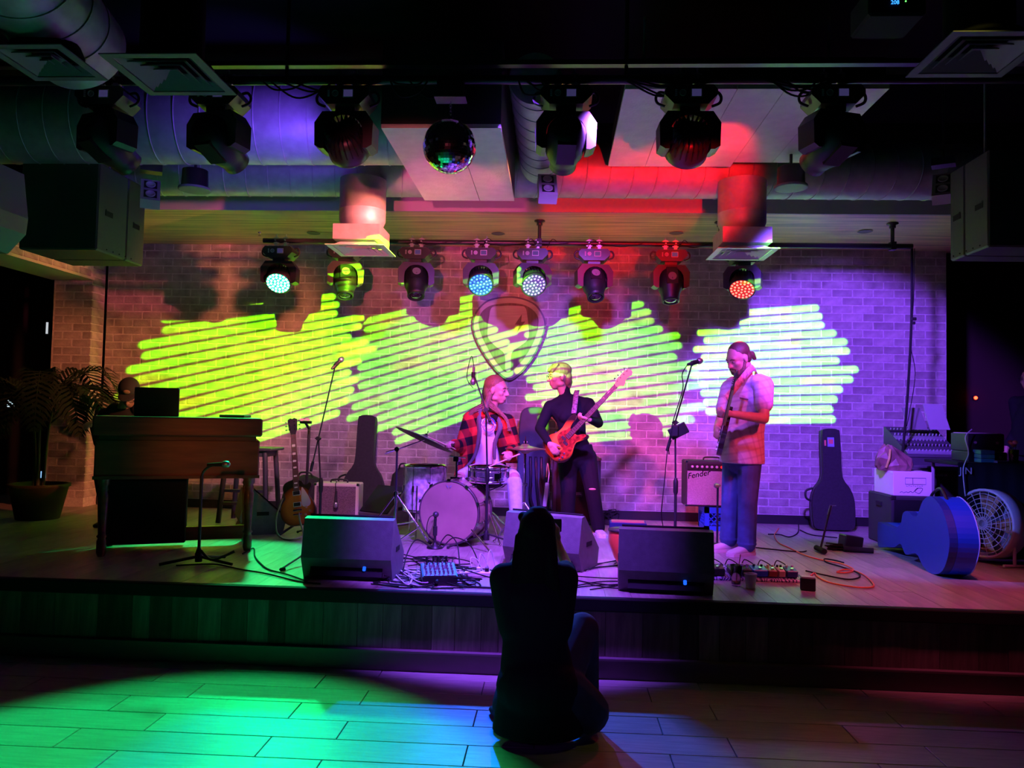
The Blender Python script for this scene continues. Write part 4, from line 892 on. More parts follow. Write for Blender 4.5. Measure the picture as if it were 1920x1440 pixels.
# ------------------------------------------------------------------ drum kit
PEARL = mat('white_marine_pearl', (.62, .57, .58), .25, noise=.5, nscale=22, coat=.5)
HEADW = mat('drum_head', (.78, .76, .77), .55)
def lugs(t, r, h, n, z0=0., Mx=None):
    for k in range(n):
        a = 2*PI*(k+.5)/n; M_ = (Mx or Matrix()) @ Matrix.Rotation(a, 4, 'Z'); b = MB()
        b.rbox((r+.010, 0, h*.5), (.018, .022, min(.06, h*.4)), .004, M_); b.cyl((r+.013, 0, .015), (r+.013, 0, h-.015), .0035, n=6, M=M_); b.box((r+.012, 0, h-.008), (.012, .016, .014), M_); b.box((r+.012, 0, .008), (.012, .016, .014), M_); b.build('lug', CHR, t)
def drum(loc, r, h, label, shell, rz=0, Mx=None, name='drum', nl=8, hoop=CHR, bottom=True):
    t = thing(name, label, 'drum', loc, rz); Mx = Mx or Matrix()
    b = MB(); b.lathe([(r, .01), (r, h-.01)], Mx, 40); b.build('shell', shell, t)
    for z in (0, h-.022): b = MB(); b.lathe([(r+.002, z), (r+.010, z), (r+.010, z+.022), (r+.002, z+.022), (r+.002, z)], Mx, 40); b.build('hoop', hoop, t)
    b = MB(); b.lathe([(r+.001, h-.008), (.0001, h-.008)], Mx, 40); b.build('batter_head', HEADW, t)
    b = MB(); b.lathe([(.0001, .008), (r+.001, .008)], Mx, 40); b.build('bottom_head', HEADW, t)
    lugs(t, r, h, nl, 0, Mx); return t
# bass drum, axis towards the audience and a little left
kc = at(841, 963, 6.85); kr = .283; kz = HS+kr+.012; rz = R(-14)
t = thing('bass_drum', 'bass drum with a plain white front head and wooden shell', 'drum', (kc.x, 6.85, kz), rz); MK = Matrix.Rotation(PI/2, 4, 'X')   # local +z -> -y
D_ = .38
KSH = mat('kick_wood', (.42, .26, .20), .3, noise=.2, nscale=3, coat=.4)
b = MB(); b.lathe([(kr-.012, -D_), (kr-.012, 0)], MK, 48); b.build('shell', KSH, t)
for z in (-D_, -.035): b = MB(); b.lathe([(kr-.010, z), (kr+.002, z), (kr+.002, z+.038), (kr-.010, z+.038), (kr-.010, z)], MK, 48); b.build('hoop', mat('kick_hoop', (.10, .06, .07), .3, coat=.5), t)
b = MB(); b.lathe([(kr-.009, -.004), (.0001, -.002)], MK, 48); b.build('front_head', HEADW, t)
b = MB(); b.lathe([(.0001, -D_+.006), (kr-.009, -D_+.006)], MK, 48); b.build('batter_head', HEADW, t)
for k in range(10):
    a = 2*PI*(k+.5)/10; M_ = MK @ Matrix.Rotation(a, 4, 'Z'); b = MB(); b.cyl((kr+.004, 0, -D_+.02), (kr+.004, 0, .0), .004, n=6, M=M_); b.rbox((kr, 0, -D_/2), (.022, .026, .07), .005, M_); b.box((kr+.006, 0, .002), (.016, .03, .012), M_); b.box((kr+.006, 0, .014), (.006, .034, .008), M_); b.build('tension_rod', CHR, t)
b = MB()
for s_ in (-1, 1): b.prism([(s_*.005, 0), (s_*.03, .012), (s_*.022, -.004), (s_*.016, -.012), (s_*.01, -.02)], 0, .0015, Matrix.Translation((0, -.0045, kr*.82)) @ Matrix.Rotation(PI/2, 4, 'X'))
b.build('head_logo', mat('logo_grey', (.28, .24, .30), .5), t)
b = MB(); b.cyl((0, D_*.45, kr), (0, D_*.45, kr+.16), .011, n=8); b.build('tom_post', CHR, t)
b = MB(); b.box((0, D_*.45, kr+.01), (.09, .07, .022)); b.build('post_bracket', CHR, t)
b = MB(); b.box((0, D_*.45, kr+.18), (.05, .05, .04)); b.tube([(-.07, D_*.45, kr+.205), (.09, D_*.45, kr+.195)], .007, 6); b.build('tom_holder', CHR, t)
for s_ in (-1, 1): b = MB(); b.tube([(s_*kr*.85, -.06+D_*.0, -kr*.45), (s_*(kr+.16), -.16, -kz+HS+.014)], .008, 6); b.ball((s_*(kr+.16), -.16, -kz+HS+.012), .012, 8, 6); b.build('spur', CHR, t)
b = MB(); b.tube(spline([(-.06, -.03, -kr+.02), (-.05, -.05, -kr+.07)], 3), .006, 6); b.tube(spline([(.02, -.03, -kr+.02), (.02, -.05, -kr+.07)], 3), .006, 6)
b = None
# floor tom
ft = at(796, 955, 7.35); ftop = at(796, 872, 7.3).z; fb_ = at(796, 958, 7.3).z
t = drum((at(797, 910, 7.35).x, 7.35, fb_), .195, ftop-fb_, 'floor tom in white pearl wrap beside the bass drum', PEARL, name='floor_tom')
for a in (R(-100), R(20), R(140)): b = MB(); b.tube([(.215*math.cos(a), .215*math.sin(a), .25), (.215*math.cos(a), .215*math.sin(a), -(fb_-HS)+.02), (.23*math.cos(a), .23*math.sin(a), -(fb_-HS)+.008)], .006, 6); b.build('leg', CHR, t)
b = MB(); b.box((.07, -.1955, .3), (.03, .003, .035)); b.build('badge', GRAY, t)
# snare on its stand
st = at(916, 873, 7.15).z; sb = at(916, 905, 7.1).z; sxp = at(917, 890, 7.15).x
t = drum((sxp, 7.15, sb), .183, st-sb, 'chrome snare drum between the drummer\'s knees', mat('snare_steel', (.6, .56, .6), .22, .9), name='snare_drum', nl=10)
b = MB(); b.box((.09, -.186, .07), (.05, .02, .05)); b.build('strainer', CHR, t)
b = MB()
for z in (.05, .10): b.lathe([(.184, z), (.187, z+.004), (.184, z+.008)], None, 40)
b.build('shell_bead', CHR, t)
t = thing('snare_stand', 'chrome tripod stand under the snare drum', 'drum stand', (sxp, 7.15, HS)); h_ = sb-HS
b = MB(); b.tube([(0, 0, .12), (0, 0, h_-.07)], .012, 8); b.build('tube', CHR, t)
for a in (R(30), R(150), R(270)):
    b = MB(); b.tube(spline([(0, 0, h_-.08), (.13*math.cos(a), .13*math.sin(a), h_-.04), (.18*math.cos(a), .18*math.sin(a), h_-.005), (.19*math.cos(a), .19*math.sin(a), h_+.02)], 4), .007, 6); b.build('basket_arm', CHR, t)
    b = MB(); b.tube([(0, 0, .30), (.28*math.cos(a+.5), .28*math.sin(a+.5), .015)], .008, 6); b.ball((.28*math.cos(a+.5), .28*math.sin(a+.5), .014), .014, 8, 6); b.build('leg', CHR, t)
def cymbal_mesh(r):
    b = MB(); b.lathe([(.008, .028), (.03, .026), (.045, .012), (.06, .008), (r*.6, -.004), (r, -.02), (r, -.0215), (r*.6, -.0058), (.06, .006), (.008, .024)], None, 40); return b
BRZ = mat('bronze', (.42, .33, .20), .32, .85, noise=.15, nscale=30); BRZD = mat('dark_bronze', (.09, .085, .08), .38, .6, noise=.2, nscale=20)
# big tilted cymbal on a boom stand
cc = at(797, 821, 7.05); t = thing('cymbal', 'large dark cymbal tilted on its stand left of the drummer', 'cymbal', cc)
nrm = V((.37, .17, .9)).normalized(); t.rotation_euler = nrm.to_track_quat('Z', 'Y').to_euler()
cymbal_mesh(.285).build('cymbal_plate', BRZD, t); b = MB(); b.cyl((0, 0, .01), (0, 0, .07), .004, n=6); b.cyl((0, 0, .028), (0, 0, .04), .018, n=10); b.cyl((-.02, 0, .06), (.02, 0, .06), .004, n=6); b.build('wing_nut', CHR, t)
sbp = on(744, 1010); sbp.y = 6.95; stop = at(742, 842, 6.95); sx_ = at(743, 900, 6.95).x
t = thing('cymbal_stand', 'chrome boom stand under the large tilted cymbal', 'drum stand', (sx_, 6.95, HS)); hz_ = stop.z-HS; L_ = cc-V((sx_, 6.95, HS))
b = MB(); b.tube([(0, 0, .18), (0, 0, hz_*.55)], .0135, 8); b.build('lower_tube', CHR, t)
b = MB(); b.tube([(0, 0, hz_*.5), (0, 0, hz_)], .010, 8); b.build('upper_tube', BLKP, t)
b = MB(); b.cyl((0, 0, hz_*.52-.02), (0, 0, hz_*.52+.02), .02, n=10); b.tube([(0, 0, hz_*.52), (.05, -.02, hz_*.52+.01)], .006, 6); b.build('height_clamp', CHR, t)
d = (L_-V((0, 0, hz_))).normalized(); b = MB(); b.tube([V((0, 0, hz_))-d*.12-V((0, 0, .0)), L_-nrm*.02], .0065, 6); b.build('boom_arm', CHR, t)
b = MB(); b.cyl((0, -.02, hz_), (0, .02, hz_), .022, n=10); b.tube([(0, 0, hz_), (-.10, 0, hz_-.03)], .006, 6); b.build('tilter', CHR, t)
b = MB(); b.cyl((0, 0, .40), (0, 0, .45), .022, n=10); b.build('collar', CHR, t)
for a in (R(-15), R(100), R(215)):
    b = MB(); b.tube([(0, 0, .44), (.34*math.cos(a), .34*math.sin(a), .02)], .010, 6); b.tube([(0, 0, .16), (.2*math.cos(a), .2*math.sin(a), .20)], .006, 6); lg = b.build('leg', CHR, t); b = MB(); b.tube([(.33*math.cos(a), .33*math.sin(a), .035), (.36*math.cos(a), .36*math.sin(a), .016)], .015, 6); b.build('rubber_foot', RUB, lg)
# hi-hat
hc = at(985, 838, 7.25); t = thing('hi_hat', 'pair of hi-hat cymbals on a stand in front of the dark blue gig bag', 'cymbal', (hc.x, 7.25, HS)); hz_ = hc.z-HS
cymbal_mesh(.19).build('top_cymbal', BRZ, t, (0, 0, hz_)); o = cymbal_mesh(.19).build('bottom_cymbal', BRZ, t, (0, 0, hz_-.035), (PI, 0, 0))
b = MB(); b.tube([(0, 0, .1), (0, 0, hz_-.06)], .012, 8); b.build('tube', CHR, t)
b = MB(); b.tube([(0, 0, hz_-.1), (0, 0, hz_+.10)], .0035, 6); b.cyl((0, 0, hz_+.02), (0, 0, hz_+.06), .014, n=10); b.cyl((-.015, 0, hz_+.045), (.02, 0, hz_+.045), .004, n=6); b.build('rod_clutch', CHR, t)
b = MB(); b.box((0, 0, hz_-.35), (.05, .03, .03)); b.build('height_clamp', CHR, t)
for a in (R(-150), R(-30), R(90)): b = MB(); b.tube([(0, 0, .36), (.30*math.cos(a), .30*math.sin(a), .016)], .009, 6); b.ball((.3*math.cos(a), .3*math.sin(a), .014), .015, 8, 6); b.build('leg', CHR, t)
b = MB(); b.box((0, -.12, .03), (.07, .24, .012), None, (R(12), 0, 0)); b.build('footboard', CHR, t)
# kick pedal
b = MB(); b.box((0, 0, .03), (.08, .26, .012), None, (R(10), 0, 0)); t = thing('kick_pedal', 'chrome kick pedal behind the bass drum', 'pedal', (kc.x+.10, 7.36, HS)); b.build('footboard', CHR, t); b = MB(); b.tube([(-.05, .08, 0), (-.05, .08, .2), (.05, .08, .2), (.05, .08, 0)], .01, 6); b.build('frame_posts', CHR, t)
# sticks, throne
t = thing('drum_throne', 'round black drum throne under the drummer', 'stool', (at(915, 900, 7.55).x, 7.62, HS)); b = MB(); b.lathe([(.15, .46), (.17, .48), (.17, .53), (.15, .55), (.0001, .55)], None, 24); b.build('seat', BLK, t); b = MB(); b.tube([(0, 0, .1), (0, 0, .47)], .015, 8); b.build('post', CHR, t)
for a in (.2, 2.3, 4.4): b = MB(); b.tube([(0, 0, .25), (.24*math.cos(a), .24*math.sin(a), .015)], .01, 6); b.build('leg', CHR, t)

# ------------------------------------------------------------------ microphone stands
bp = on(605, 985); bp = V((at(600, 960, 7.15).x, 7.15, HS))
mic_stand(bp, at(597, 822, 7.15), at(628, 688, 6.95), (.35, .55, .55), 'tall boom microphone stand behind the front left floor monitor', .34, .5)
bp = on(911, 1022); bp.z = HS
t_, mp_, md_ = mic_stand(bp, at(911, 768, bp.y), at(888, 700, bp.y+.25), (-.05, .12, -1), 'boom microphone stand reaching over the drums', .14, -.35, .40, body=mat('mic_body_grey', (.10, .11, .10), .4))
cable([mp_-md_*.12, mp_-md_*.20+V((-.03, 0, .02)), mp_+V((-.06, 0, .02)), mp_+V((.0, 0, -.08))], .004, RUB, 'mic_cable', t_).matrix_parent_inverse = Matrix.Translation(-t_.location)
bp = V((at(1266, 985, 6.75).x, 6.75, HS))
t_, mp_, md_ = mic_stand(bp, at(1266, 792, 6.75), at(1297, 684, 6.65), (.75, .5, .25), 'boom microphone stand with a tablet clamp in front of the guitarist', .26, .9)
q = at(1272, 808, 6.70)-bp; b = MB(); b.rbox(q, (.16, .02, .10), .006, None, (R(10), R(-28), R(-15))); b.rbox(q+V((-.03, 0, .0)), (.06, .05, .10), .01); b.build('tablet_clamp', BLK, t_)
zc = HS; mcable([bp+V((-.06, 0, .86)), at(1252, 840, 6.7), at(1246, 900, 6.72), at(1240, 960, 6.75), on(1238, 1000)+V((0, 0, .006)), on(1180, 985)+V((0, 0, .006))], 'thin cable hanging from the guitarist\'s microphone stand')
mcable([mp_-md_*.12, mp_-md_*.14+V((-.03, 0, -.08)), at(1280, 730, 6.66), at(1262, 790, 6.7), at(1254, 830, 6.7)], 'microphone cable looped along the guitarist\'s boom')
# kick-drum microphone on a short stand
kb = on(815, 1028); kt = at(817, 968, kb.y); t = thing('microphone_stand', 'short microphone stand in front of the bass drum head', 'mic stand', kb)
b = MB(); b.tube([(0, 0, .02), (0, 0, kt.z-HS-.01)], .012, 8); b.cyl((0, 0, .11), (0, 0, .19), .02, n=10); b.build('pole', BLKP, t); b = MB(); b.lathe([(.07, 0), (.07, .012), (.02, .03), (.013, .05)], None, 20); b.build('base', BLK, t)
microphone((.0, .03, kt.z-HS+.012), (.05, -1, .1), t, BLKP, mat('mic_mesh_dark', (.07, .07, .08), .4, .5), .12)
b = MB(); b.tube(spline([(0, .13, kt.z-HS), (-.07, .1, kt.z-HS-.03), (-.07, .02, .12), (.05, .02, .02)], 6), .004, 5); b.build('mic_cable', RUB, t)
# small dark stand at the guitarist's feet
bp = V((at(1345, 985, 7.3).x, 7.3, HS)); t = thing('microphone_stand', 'short stand with a small microphone aimed at the grey-grilled amplifier', 'mic stand', bp); h_ = at(1345, 915, 7.3).z-HS
b = MB(); b.tube([(0, 0, .02), (0, 0, h_)], .010, 8); b.build('pole', BLKP, t); b = MB(); b.lathe([(.10, 0), (.10, .012), (.02, .03)], None, 20); b.build('base', BLK, t); microphone((0, .03, h_+.02), (0, 1, -.1), t, mat('mic_copper', (.5, .25, .15), .3, .7))
# ------------------------------------------------------------------ people
def shift(mb, base):
    b = V(base); mb.v = [p-b for p in mb.v]; return mb
def pblob(name, mb, m_, t, voxel=.008, smooth=3, fac=.5): return blobobj(name, shift(mb, t.location), m_, t, voxel, smooth, fac)
def ppart(name, mb, m_, t): return shift(mb, t.location).build(name, m_, t)
def chain(mb, pts, rad):
    for i in range(len(pts)-1): mb.cap(pts[i], rad[i], pts[i+1], rad[i+1])
def basis(f, up=V((0, 0, 1))):
    f = V(f).normalized(); u = (up-f*up.dot(f)).normalized(); return f, u, f.cross(u)
def head(mb, c, f, up=V((0, 0, 1)), s=1., beard=0):
    f, u, r = basis(f, V(up)); c = V(c); E_ = Matrix((r, f, u)).transposed()
    def P(x, y, z): return c+(r*x+f*y+u*z)*s
    def B(x, y, z, rx, ry, rz): mb.ball(P(x, y, z), (rx*s, ry*s, rz*s), 16, 12, None, E_)
    B(0, -.012, .03, .077, .097, .09); B(0, .02, -.035, .062, .07, .075); B(0, .045, -.085, .036, .034, .03)
    B(0, .058, .02, .058, .035, .045)
    mb.cap(P(0, .088, .012), .010*s, P(0, .106, -.028), .015*s); mb.ball(P(.011, .096, -.032), .010*s, 8, 6); mb.ball(P(-.011, .096, -.032), .010*s, 8, 6)
    mb.cap(P(-.036, .076, .028), .013*s, P(.036, .076, .028), .013*s)
    for sx in (-1, 1):
        B(sx*.04, .055, -.022, .024, .026, .024); B(sx*.045, .0, -.065, .024, .04, .024)
        B(sx*.079, -.008, -.006, .009, .019, .031); B(sx*.083, -.016, .006, .008, .013, .018)
    mb.cap(P(-.018, .083, -.058), .0085*s, P(.018, .083, -.058), .0085*s); mb.cap(P(-.014, .083, -.07), .009*s, P(.014, .083, -.07), .009*s)
    return P, E_
def eyes(t, P, E_, s, iris=(.05, .03, .02)):
    for sx in (-1, 1):
        b = MB(); b.ball(P(sx*.031, .080, .004), (.013*s, .009*s, .0048*s), 10, 8, None, E_); e = ppart('eye', b, mat('eye_white', (.35, .32, .30), .3), t)
        b = MB(); b.ball(P(sx*.031, .087, .004), (.006*s, .004*s, .0045*s), 8, 6, None, E_); ppart('iris', b, mat('iris_dark', iris, .2), t)
        b = MB(); b.cap(P(sx*.014, .090, .024), .003*s, P(sx*.034, .0895, .029), .0035*s); b.cap(P(sx*.034, .0895, .029), .0035*s, P(sx*.05, .078, .022), .0025*s); ppart('eyebrow', b, mat('brow_brown', (.08, .05, .03), .8), t)
def hand(mb, w, d, n, side=1, curl=(25, 35, 25), s=1., spread=5, thumb=35):
    """wrist, direction to the knuckles, palm normal; side=+1 thumb on d x n side"""
    w = V(w); d = V(d).normalized(); n = V(n); n = (n-d*n.dot(d)).normalized(); x = d.cross(n)*side
    mb.cap(w, .024*s, w+d*.03*s, .026*s)
    for k in (-1, 0, 1): mb.cap(w+d*.025*s+x*k*.018*s, .017*s, w+d*.082*s+x*k*.025*s, .0135*s)
    for k, (L, o) in enumerate(((.068, 1.5), (.077, .5), (.072, -.5), (.056, -1.5))):
        p = w+d*(.088-.006*abs(o))*s+x*o*.019*s; a = 0; dd = (d+x*o*math.tan(R(spread))*.6).normalized()
        for j, fr in enumerate((.45, .31, .24)):
            a += R(curl[j] if not isinstance(curl[j], (list, tuple)) else curl[j][k]); q = p+(dd*math.cos(a)+n*math.sin(a))*L*fr*s; mb.cap(p, (.0098-.0009*j)*s, q, (.0092-.0009*j)*s, 8); p = q
    p = w+d*.028*s+x*.026*s; td = (d*math.cos(R(thumb))+x*math.sin(R(thumb))+n*.35).normalized(); q = p+td*.042*s; mb.cap(p, .0135*s, q, .0115*s); q2 = q+(td*.7+d*.5+n*.25).normalized()*.032*s; mb.cap(q, .0112*s, q2, .0092*s)
def torso(mb, P_, W, D_, r, f, extra=0.):
    """P_: centre points bottom to top; W, D_: half widths / depths"""
    rings = []
    for i, p in enumerate(P_): rings.append((V(p), V(r)*(W[i]+extra), V(f)*(D_[i]+extra)))
    mb.loft(rings, 24, None, 2.3)
def shoe(mb, ank, d, L=.28, h=.075, w_=.048, z0=None):
    a = V(ank); d = V((d[0], d[1], 0)).normalized(); z0 = z0 if z0 is not None else HS; g = V((a.x, a.y, z0)); s_ = V((-d.y, d.x, 0))
    rs = []
    for k, (tt, ww, hh) in enumerate(((-.27, .55, .8), (-.2, .78, 1.0), (0, .85, 1.0), (.25, .95, .8), (.45, 1.05, .62), (.62, .95, .5), (.72, .5, .35))):
        c = g+d*L*tt+V((0, 0, h*hh/2+.004)); rs.append((c, s_*w_*ww, V((0, 0, h*hh/2))))
    mb.loft(rs, 16, None, 2.6); mb.cap(g+V((0, 0, h*.7)), .043, a+V((0, 0, .03)), .040)
def sole(mb, ank, d, L=.28, w_=.052, z0=None):
    a = V(ank); d = V((d[0], d[1], 0)).normalized(); z0 = z0 if z0 is not None else HS; g = V((a.x, a.y, z0)); s_ = V((-d.y, d.x, 0)); pts = []
    pr = ((-.29, .5), (-.2, .85), (.0, .85), (.3, 1.0), (.5, 1.05), (.66, .85), (.75, .3))
    pts = [g+d*L*a_+s_*w_*b_ for a_, b_ in pr]+[g+d*L*a_-s_*w_*b_ for a_, b_ in pr[::-1]]; n = len(pts)
    mb.add([p+V((0, 0, .001)) for p in pts]+[p+V((0, 0, .026)) for p in pts], [tuple(range(n)), tuple(range(2*n-1, n-1, -1))]+[(i, n+i, n+(i+1) % n, (i+1) % n) for i in range(n)])
def yoke(mb, nk, sh, r=.06): mb.cap(V(nk)+V((0, 0, -.05)), r*1.15, V(sh), r)
def plaid(name, cols, fx, fz, rough=.85, axis='XZ', w2=.5):
    M = bpy.data.materials.new(name); M.use_nodes = True; N = M.node_tree.nodes; K = M.node_tree.links; bs = N['Principled BSDF']; bs.inputs['Roughness'].default_value = rough; bs.inputs['Specular IOR Level'].default_value = .15
    tc = N.new('ShaderNodeTexCoord'); mp = N.new('ShaderNodeMapping'); mp.inputs['Rotation'].default_value = (0, R(14), 0); K.new(tc.outputs['Object'], mp.inputs[0]); sx = N.new('ShaderNodeSeparateXYZ'); K.new(mp.outputs[0], sx.inputs[0])
    def sq(o_, f):
        a = N.new('ShaderNodeMath'); a.operation = 'MULTIPLY'; K.new(o_, a.inputs[0]); a.inputs[1].default_value = f
        b_ = N.new('ShaderNodeMath'); b_.operation = 'FRACT'; K.new(a.outputs[0], b_.inputs[0]); c = N.new('ShaderNodeMath'); c.operation = 'GREATER_THAN'; K.new(b_.outputs[0], c.inputs[0]); c.inputs[1].default_value = w2; return c.outputs[0]
    ad = N.new('ShaderNodeMath'); ad.operation = 'ADD'; K.new(sx.outputs[0], ad.inputs[0]); m3 = N.new('ShaderNodeMath'); m3.operation = 'MULTIPLY'; K.new(sx.outputs[1], m3.inputs[0]); m3.inputs[1].default_value = .7; K.new(m3.outputs[0], ad.inputs[1])
    a = sq(ad.outputs[0], fx); b_ = sq(sx.outputs[2], fz); s_ = N.new('ShaderNodeMath'); s_.operation = 'ADD'; K.new(a, s_.inputs[0]); K.new(b_, s_.inputs[1]); h = N.new('ShaderNodeMath'); h.operation = 'MULTIPLY'; K.new(s_.outputs[0], h.inputs[0]); h.inputs[1].default_value = .5
    cr = N.new('ShaderNodeValToRGB'); cr.color_ramp.interpolation = 'CONSTANT'; K.new(h.outputs[0], cr.inputs[0]); e = cr.color_ramp.elements
    e[0].position = 0; e[0].color = (*cols[0], 1); e[1].position = .75; e[1].color = (*cols[2], 1); n = e.new(.3); n.color = (*cols[1], 1); K.new(cr.outputs[0], bs.inputs['Base Color']); return M
def hair_strands(mb, roots, n, L, jig, r=.006, seedv=1):
    rnd = random.Random(seedv)
    for (p, q) in roots:
        for k in range(n):
            j = lambda a: V((rnd.uniform(-a, a), rnd.uniform(-a, a), rnd.uniform(-a, a)))
            pts = [p[i]+j(jig*(i/len(p)+.3)) for i in range(len(p))]; mb.tube(spline(pts, 4), [r*(1-.6*i/(4*(len(pts)-1))) for i in range(4*(len(pts)-1)+1)], 5)

# ---- drummer
Yd = 7.5
base = V((at(915, 900, Yd).x, Yd, HS)); t = thing('person', 'long-haired drummer in a red and black checked jacket sitting behind the drums', 'person', base)
hc = at(932, 733, 7.45); hf = V((.93, -.36, -.05)); s = 1.1
nk = at(918, 772, 7.48); ch = at(914, 808, 7.5); wa = at(912, 850, 7.55); pe = at(914, 885, 7.6)
rr_ = V((1, .05, 0)); ff_ = V((.05, -1, 0))
shl = at(882, 786, 7.5); shr = at(952, 790, 7.46)
ell = at(866, 838, 7.42); wl_ = at(851, 833, 7.20); elr = at(964, 838, 7.4); wr_ = at(957, 850, 7.15)
hpl = pe+V((-.09, 0, 0)); hpr = pe+V((.09, 0, 0)); knl = at(864, 896, 7.22); knr = at(964, 897, 7.12); anl = at(868, 985, 7.25); anr = at(968, 975, 7.0)
b = MB(); P, E_ = head(b, hc, hf, (0, 0, 1), s); b.cap(nk+V((0, 0, -.02)), .055, hc+V((-.01, 0, -.07)), .05)
torso(b, [pe, wa, ch, nk+V((0, 0, -.02))], [.14, .12, .14, .06], [.09, .085, .09, .05], rr_, ff_)
chain(b, [shl, ell, wl_], [.045, .035, .026]); chain(b, [shr, elr, wr_], [.045, .035, .026])
hand(b, wl_, (-.55, -.8, .15), (.2, -.4, -.9), 1, (50, 60, 40), 1.0); hand(b, wr_, (-.1, -.9, -.2), (-.6, .2, -.7), -1, (55, 60, 40), 1.0)
for h_, k_, a_ in ((hpl, knl, anl), (hpr, knr, anr)): chain(b, [h_, k_, a_], [.08, .058, .042])
pblob('body', b, SKIN, t, .0075); eyes(t, P, E_, s)
HB = mat('brown_hair', (.17, .10, .055), .6, noise=.5, nscale=40, stretch=(6, 6, 1))
b = MB(); b.ball(P(0, -.03, .055), (.082*s, .098*s, .088*s), 16, 12, None, E_); b.ball(P(0, -.06, -.02), (.078*s, .065*s, .10*s), 16, 12, None, E_)
for sx in (-1, 1): b.cap(P(sx*.072, -.03, -.03), .03, P(sx*.085, -.06, -.17), .035)
b.cap(P(0, -.07, -.08), .05, nk+V((-.02, .06, .02)), .05); pblob('hair', b, HB, t, .008, 2)
b = MB(); rh = random.Random(3)
def lock(p0, p1, p2, p3, n, j0, j1):
    for k in range(n):
        J = lambda a: V((rh.uniform(-a, a), rh.uniform(-a, a), rh.uniform(-a, a)))
        q = spline([V(p0)+J(j0), V(p1)+J(j0), V(p2)+J(j1*.7), V(p3)+J(j1)], 4); b.tube(q, [.0065*(1-.65*i/len(q)) for i in range(len(q))], 4)
for z_ in (.03, .0, -.03):      # far side falls behind the shoulder, near side over the chest
    lock(P(-.078, -.03, z_), P(-.088, -.06, z_-.09), at(892, 768, 7.45), at(874, 788, 7.47), 14, .012, .022)
    lock(P(-.07, -.07, z_), P(-.075, -.10, z_-.1), at(886, 770, 7.56), at(872, 782, 7.58), 12, .014, .025)
    lock(P(.076, -.02, z_), P(.088, -.045, z_-.09), at(946, 782, 7.36), at(955, 806, 7.33), 12, .010, .018)
    lock(P(.0, -.115, z_), P(.0, -.12, z_-.12), at(908, 776, 7.6), at(905, 800, 7.6), 12, .03, .03)
ppart('hair_lengths', b, HB, t)
b = MB(); torso(b, [pe+V((0, 0, .05)), wa, ch, nk+V((0, -.005, -.03))], [.15, .14, .155, .085], [.105, .10, .108, .065], rr_, ff_); pblob('t_shirt', b, mat('white_tee', (.72, .70, .72), .8, bump=.2, bscale=30), t, .01, 4)
# print on the shirt: coloured arcs standing just proud of the cloth
b = MB(); cpt = at(917, 795, 7.36)
for k, (rad_, mi_) in enumerate(((.060, 0), (.048, 1), (.036, 0))):
    b.m = mi_; b.tube([cpt+V((rad_*math.cos(a), -.008, rad_*math.sin(a))) for a in [PI*i/10 for i in range(11)]], .005, 4)
    b.tube([cpt+V((rad_*math.cos(a), -.012, -.015+rad_*math.sin(a))) for a in [PI+PI*i/10 for i in range(11)]], .004, 4)
b.m = 0; ppart('shirt_print', b, [mat('print_blue', (.05, .12, .6), .7), mat('print_red', (.7, .10, .12), .7)], t)
JK = plaid('buffalo_check', ((.55, .035, .02), (.20, .015, .012), (.008, .006, .006)), 6.6, 6.2)
b = MB()     # open jacket: two fronts, a back, sleeves
for sx, sh, out in ((-1, shl, at(872, 870, 7.46)), (1, shr, at(958, 868, 7.42))):
    fr = ch+V((sx*.075, -.10, -.02)); b.loft([(out+V((sx*-.01, .02, 0)), V((.075, 0, 0)), V((sx*-.03, .08, 0))), ((out+ch+V((sx*.12, 0, 0)))/2+V((0, .0, .0)), V((.075, 0, 0)), V((-sx*.02, .105, 0))), (ch+V((sx*.115, -.005, 0)), V((.07, 0, 0)), V((0, .12, 0))), (sh+V((-sx*.03, 0, .015)), V((.055, 0, 0)), V((0, .085, 0))), (nk+V((sx*.055, 0, .0)), V((.025, 0, 0)), V((0, .06, 0)))], 20)
torso(b, [pe+V((0, .06, -.0)), wa+V((0, .05, 0)), ch+V((0, .05, 0)), nk+V((0, .05, -.02))], [.19, .175, .185, .09], [.07, .07, .075, .04], rr_, ff_)
yoke(b, nk, shl, .07); yoke(b, nk, shr, .07); chain(b, [shl, ell, wl_+(ell-wl_)*.12], [.078, .068, .055]); chain(b, [shr, elr, wr_+(elr-wr_)*.15], [.074, .066, .054])
b.cap(at(868, 862, 7.42), .05, at(855, 893, 7.36), .022)
o = pblob('jacket', b, JK, t, .009, 4)
b = MB(); lap = mat('grey_fleece', (.10, .09, .10), .95)
for pts in ([nk+V((-.075, -.03, .03)), at(898, 790, 7.40), at(898, 820, 7.38), at(888, 858, 7.40), at(862, 888, 7.37)], [nk+V((.07, -.03, .02)), at(938, 800, 7.36), at(928, 830, 7.36), at(927, 862, 7.36)]):
    q = spline(pts, 6)
    for i in range(len(q)-1): wv = .034*(1-.5*i/len(q)); b.add([q[i]+V((-wv, .012, 0)), q[i]+V((0, -.012, 0)), q[i]+V((wv, .012, 0)), q[i+1]+V((-wv, .012, 0)), q[i+1]+V((0, -.012, 0)), q[i+1]+V((wv, .012, 0)), q[i]+V((0, .03, 0)), q[i+1]+V((0, .03, 0))], [(0, 1, 4, 3), (1, 2, 5, 4), (2, 6, 7, 5), (6, 0, 3, 7), (0, 6, 2, 1), (3, 4, 5, 7)])
pblob('collar', b, lap, t, .008, 3)
JN = mat('light_denim', (.52, .55, .66), .85, noise=.12, nscale=25, bump=.25, bscale=50)
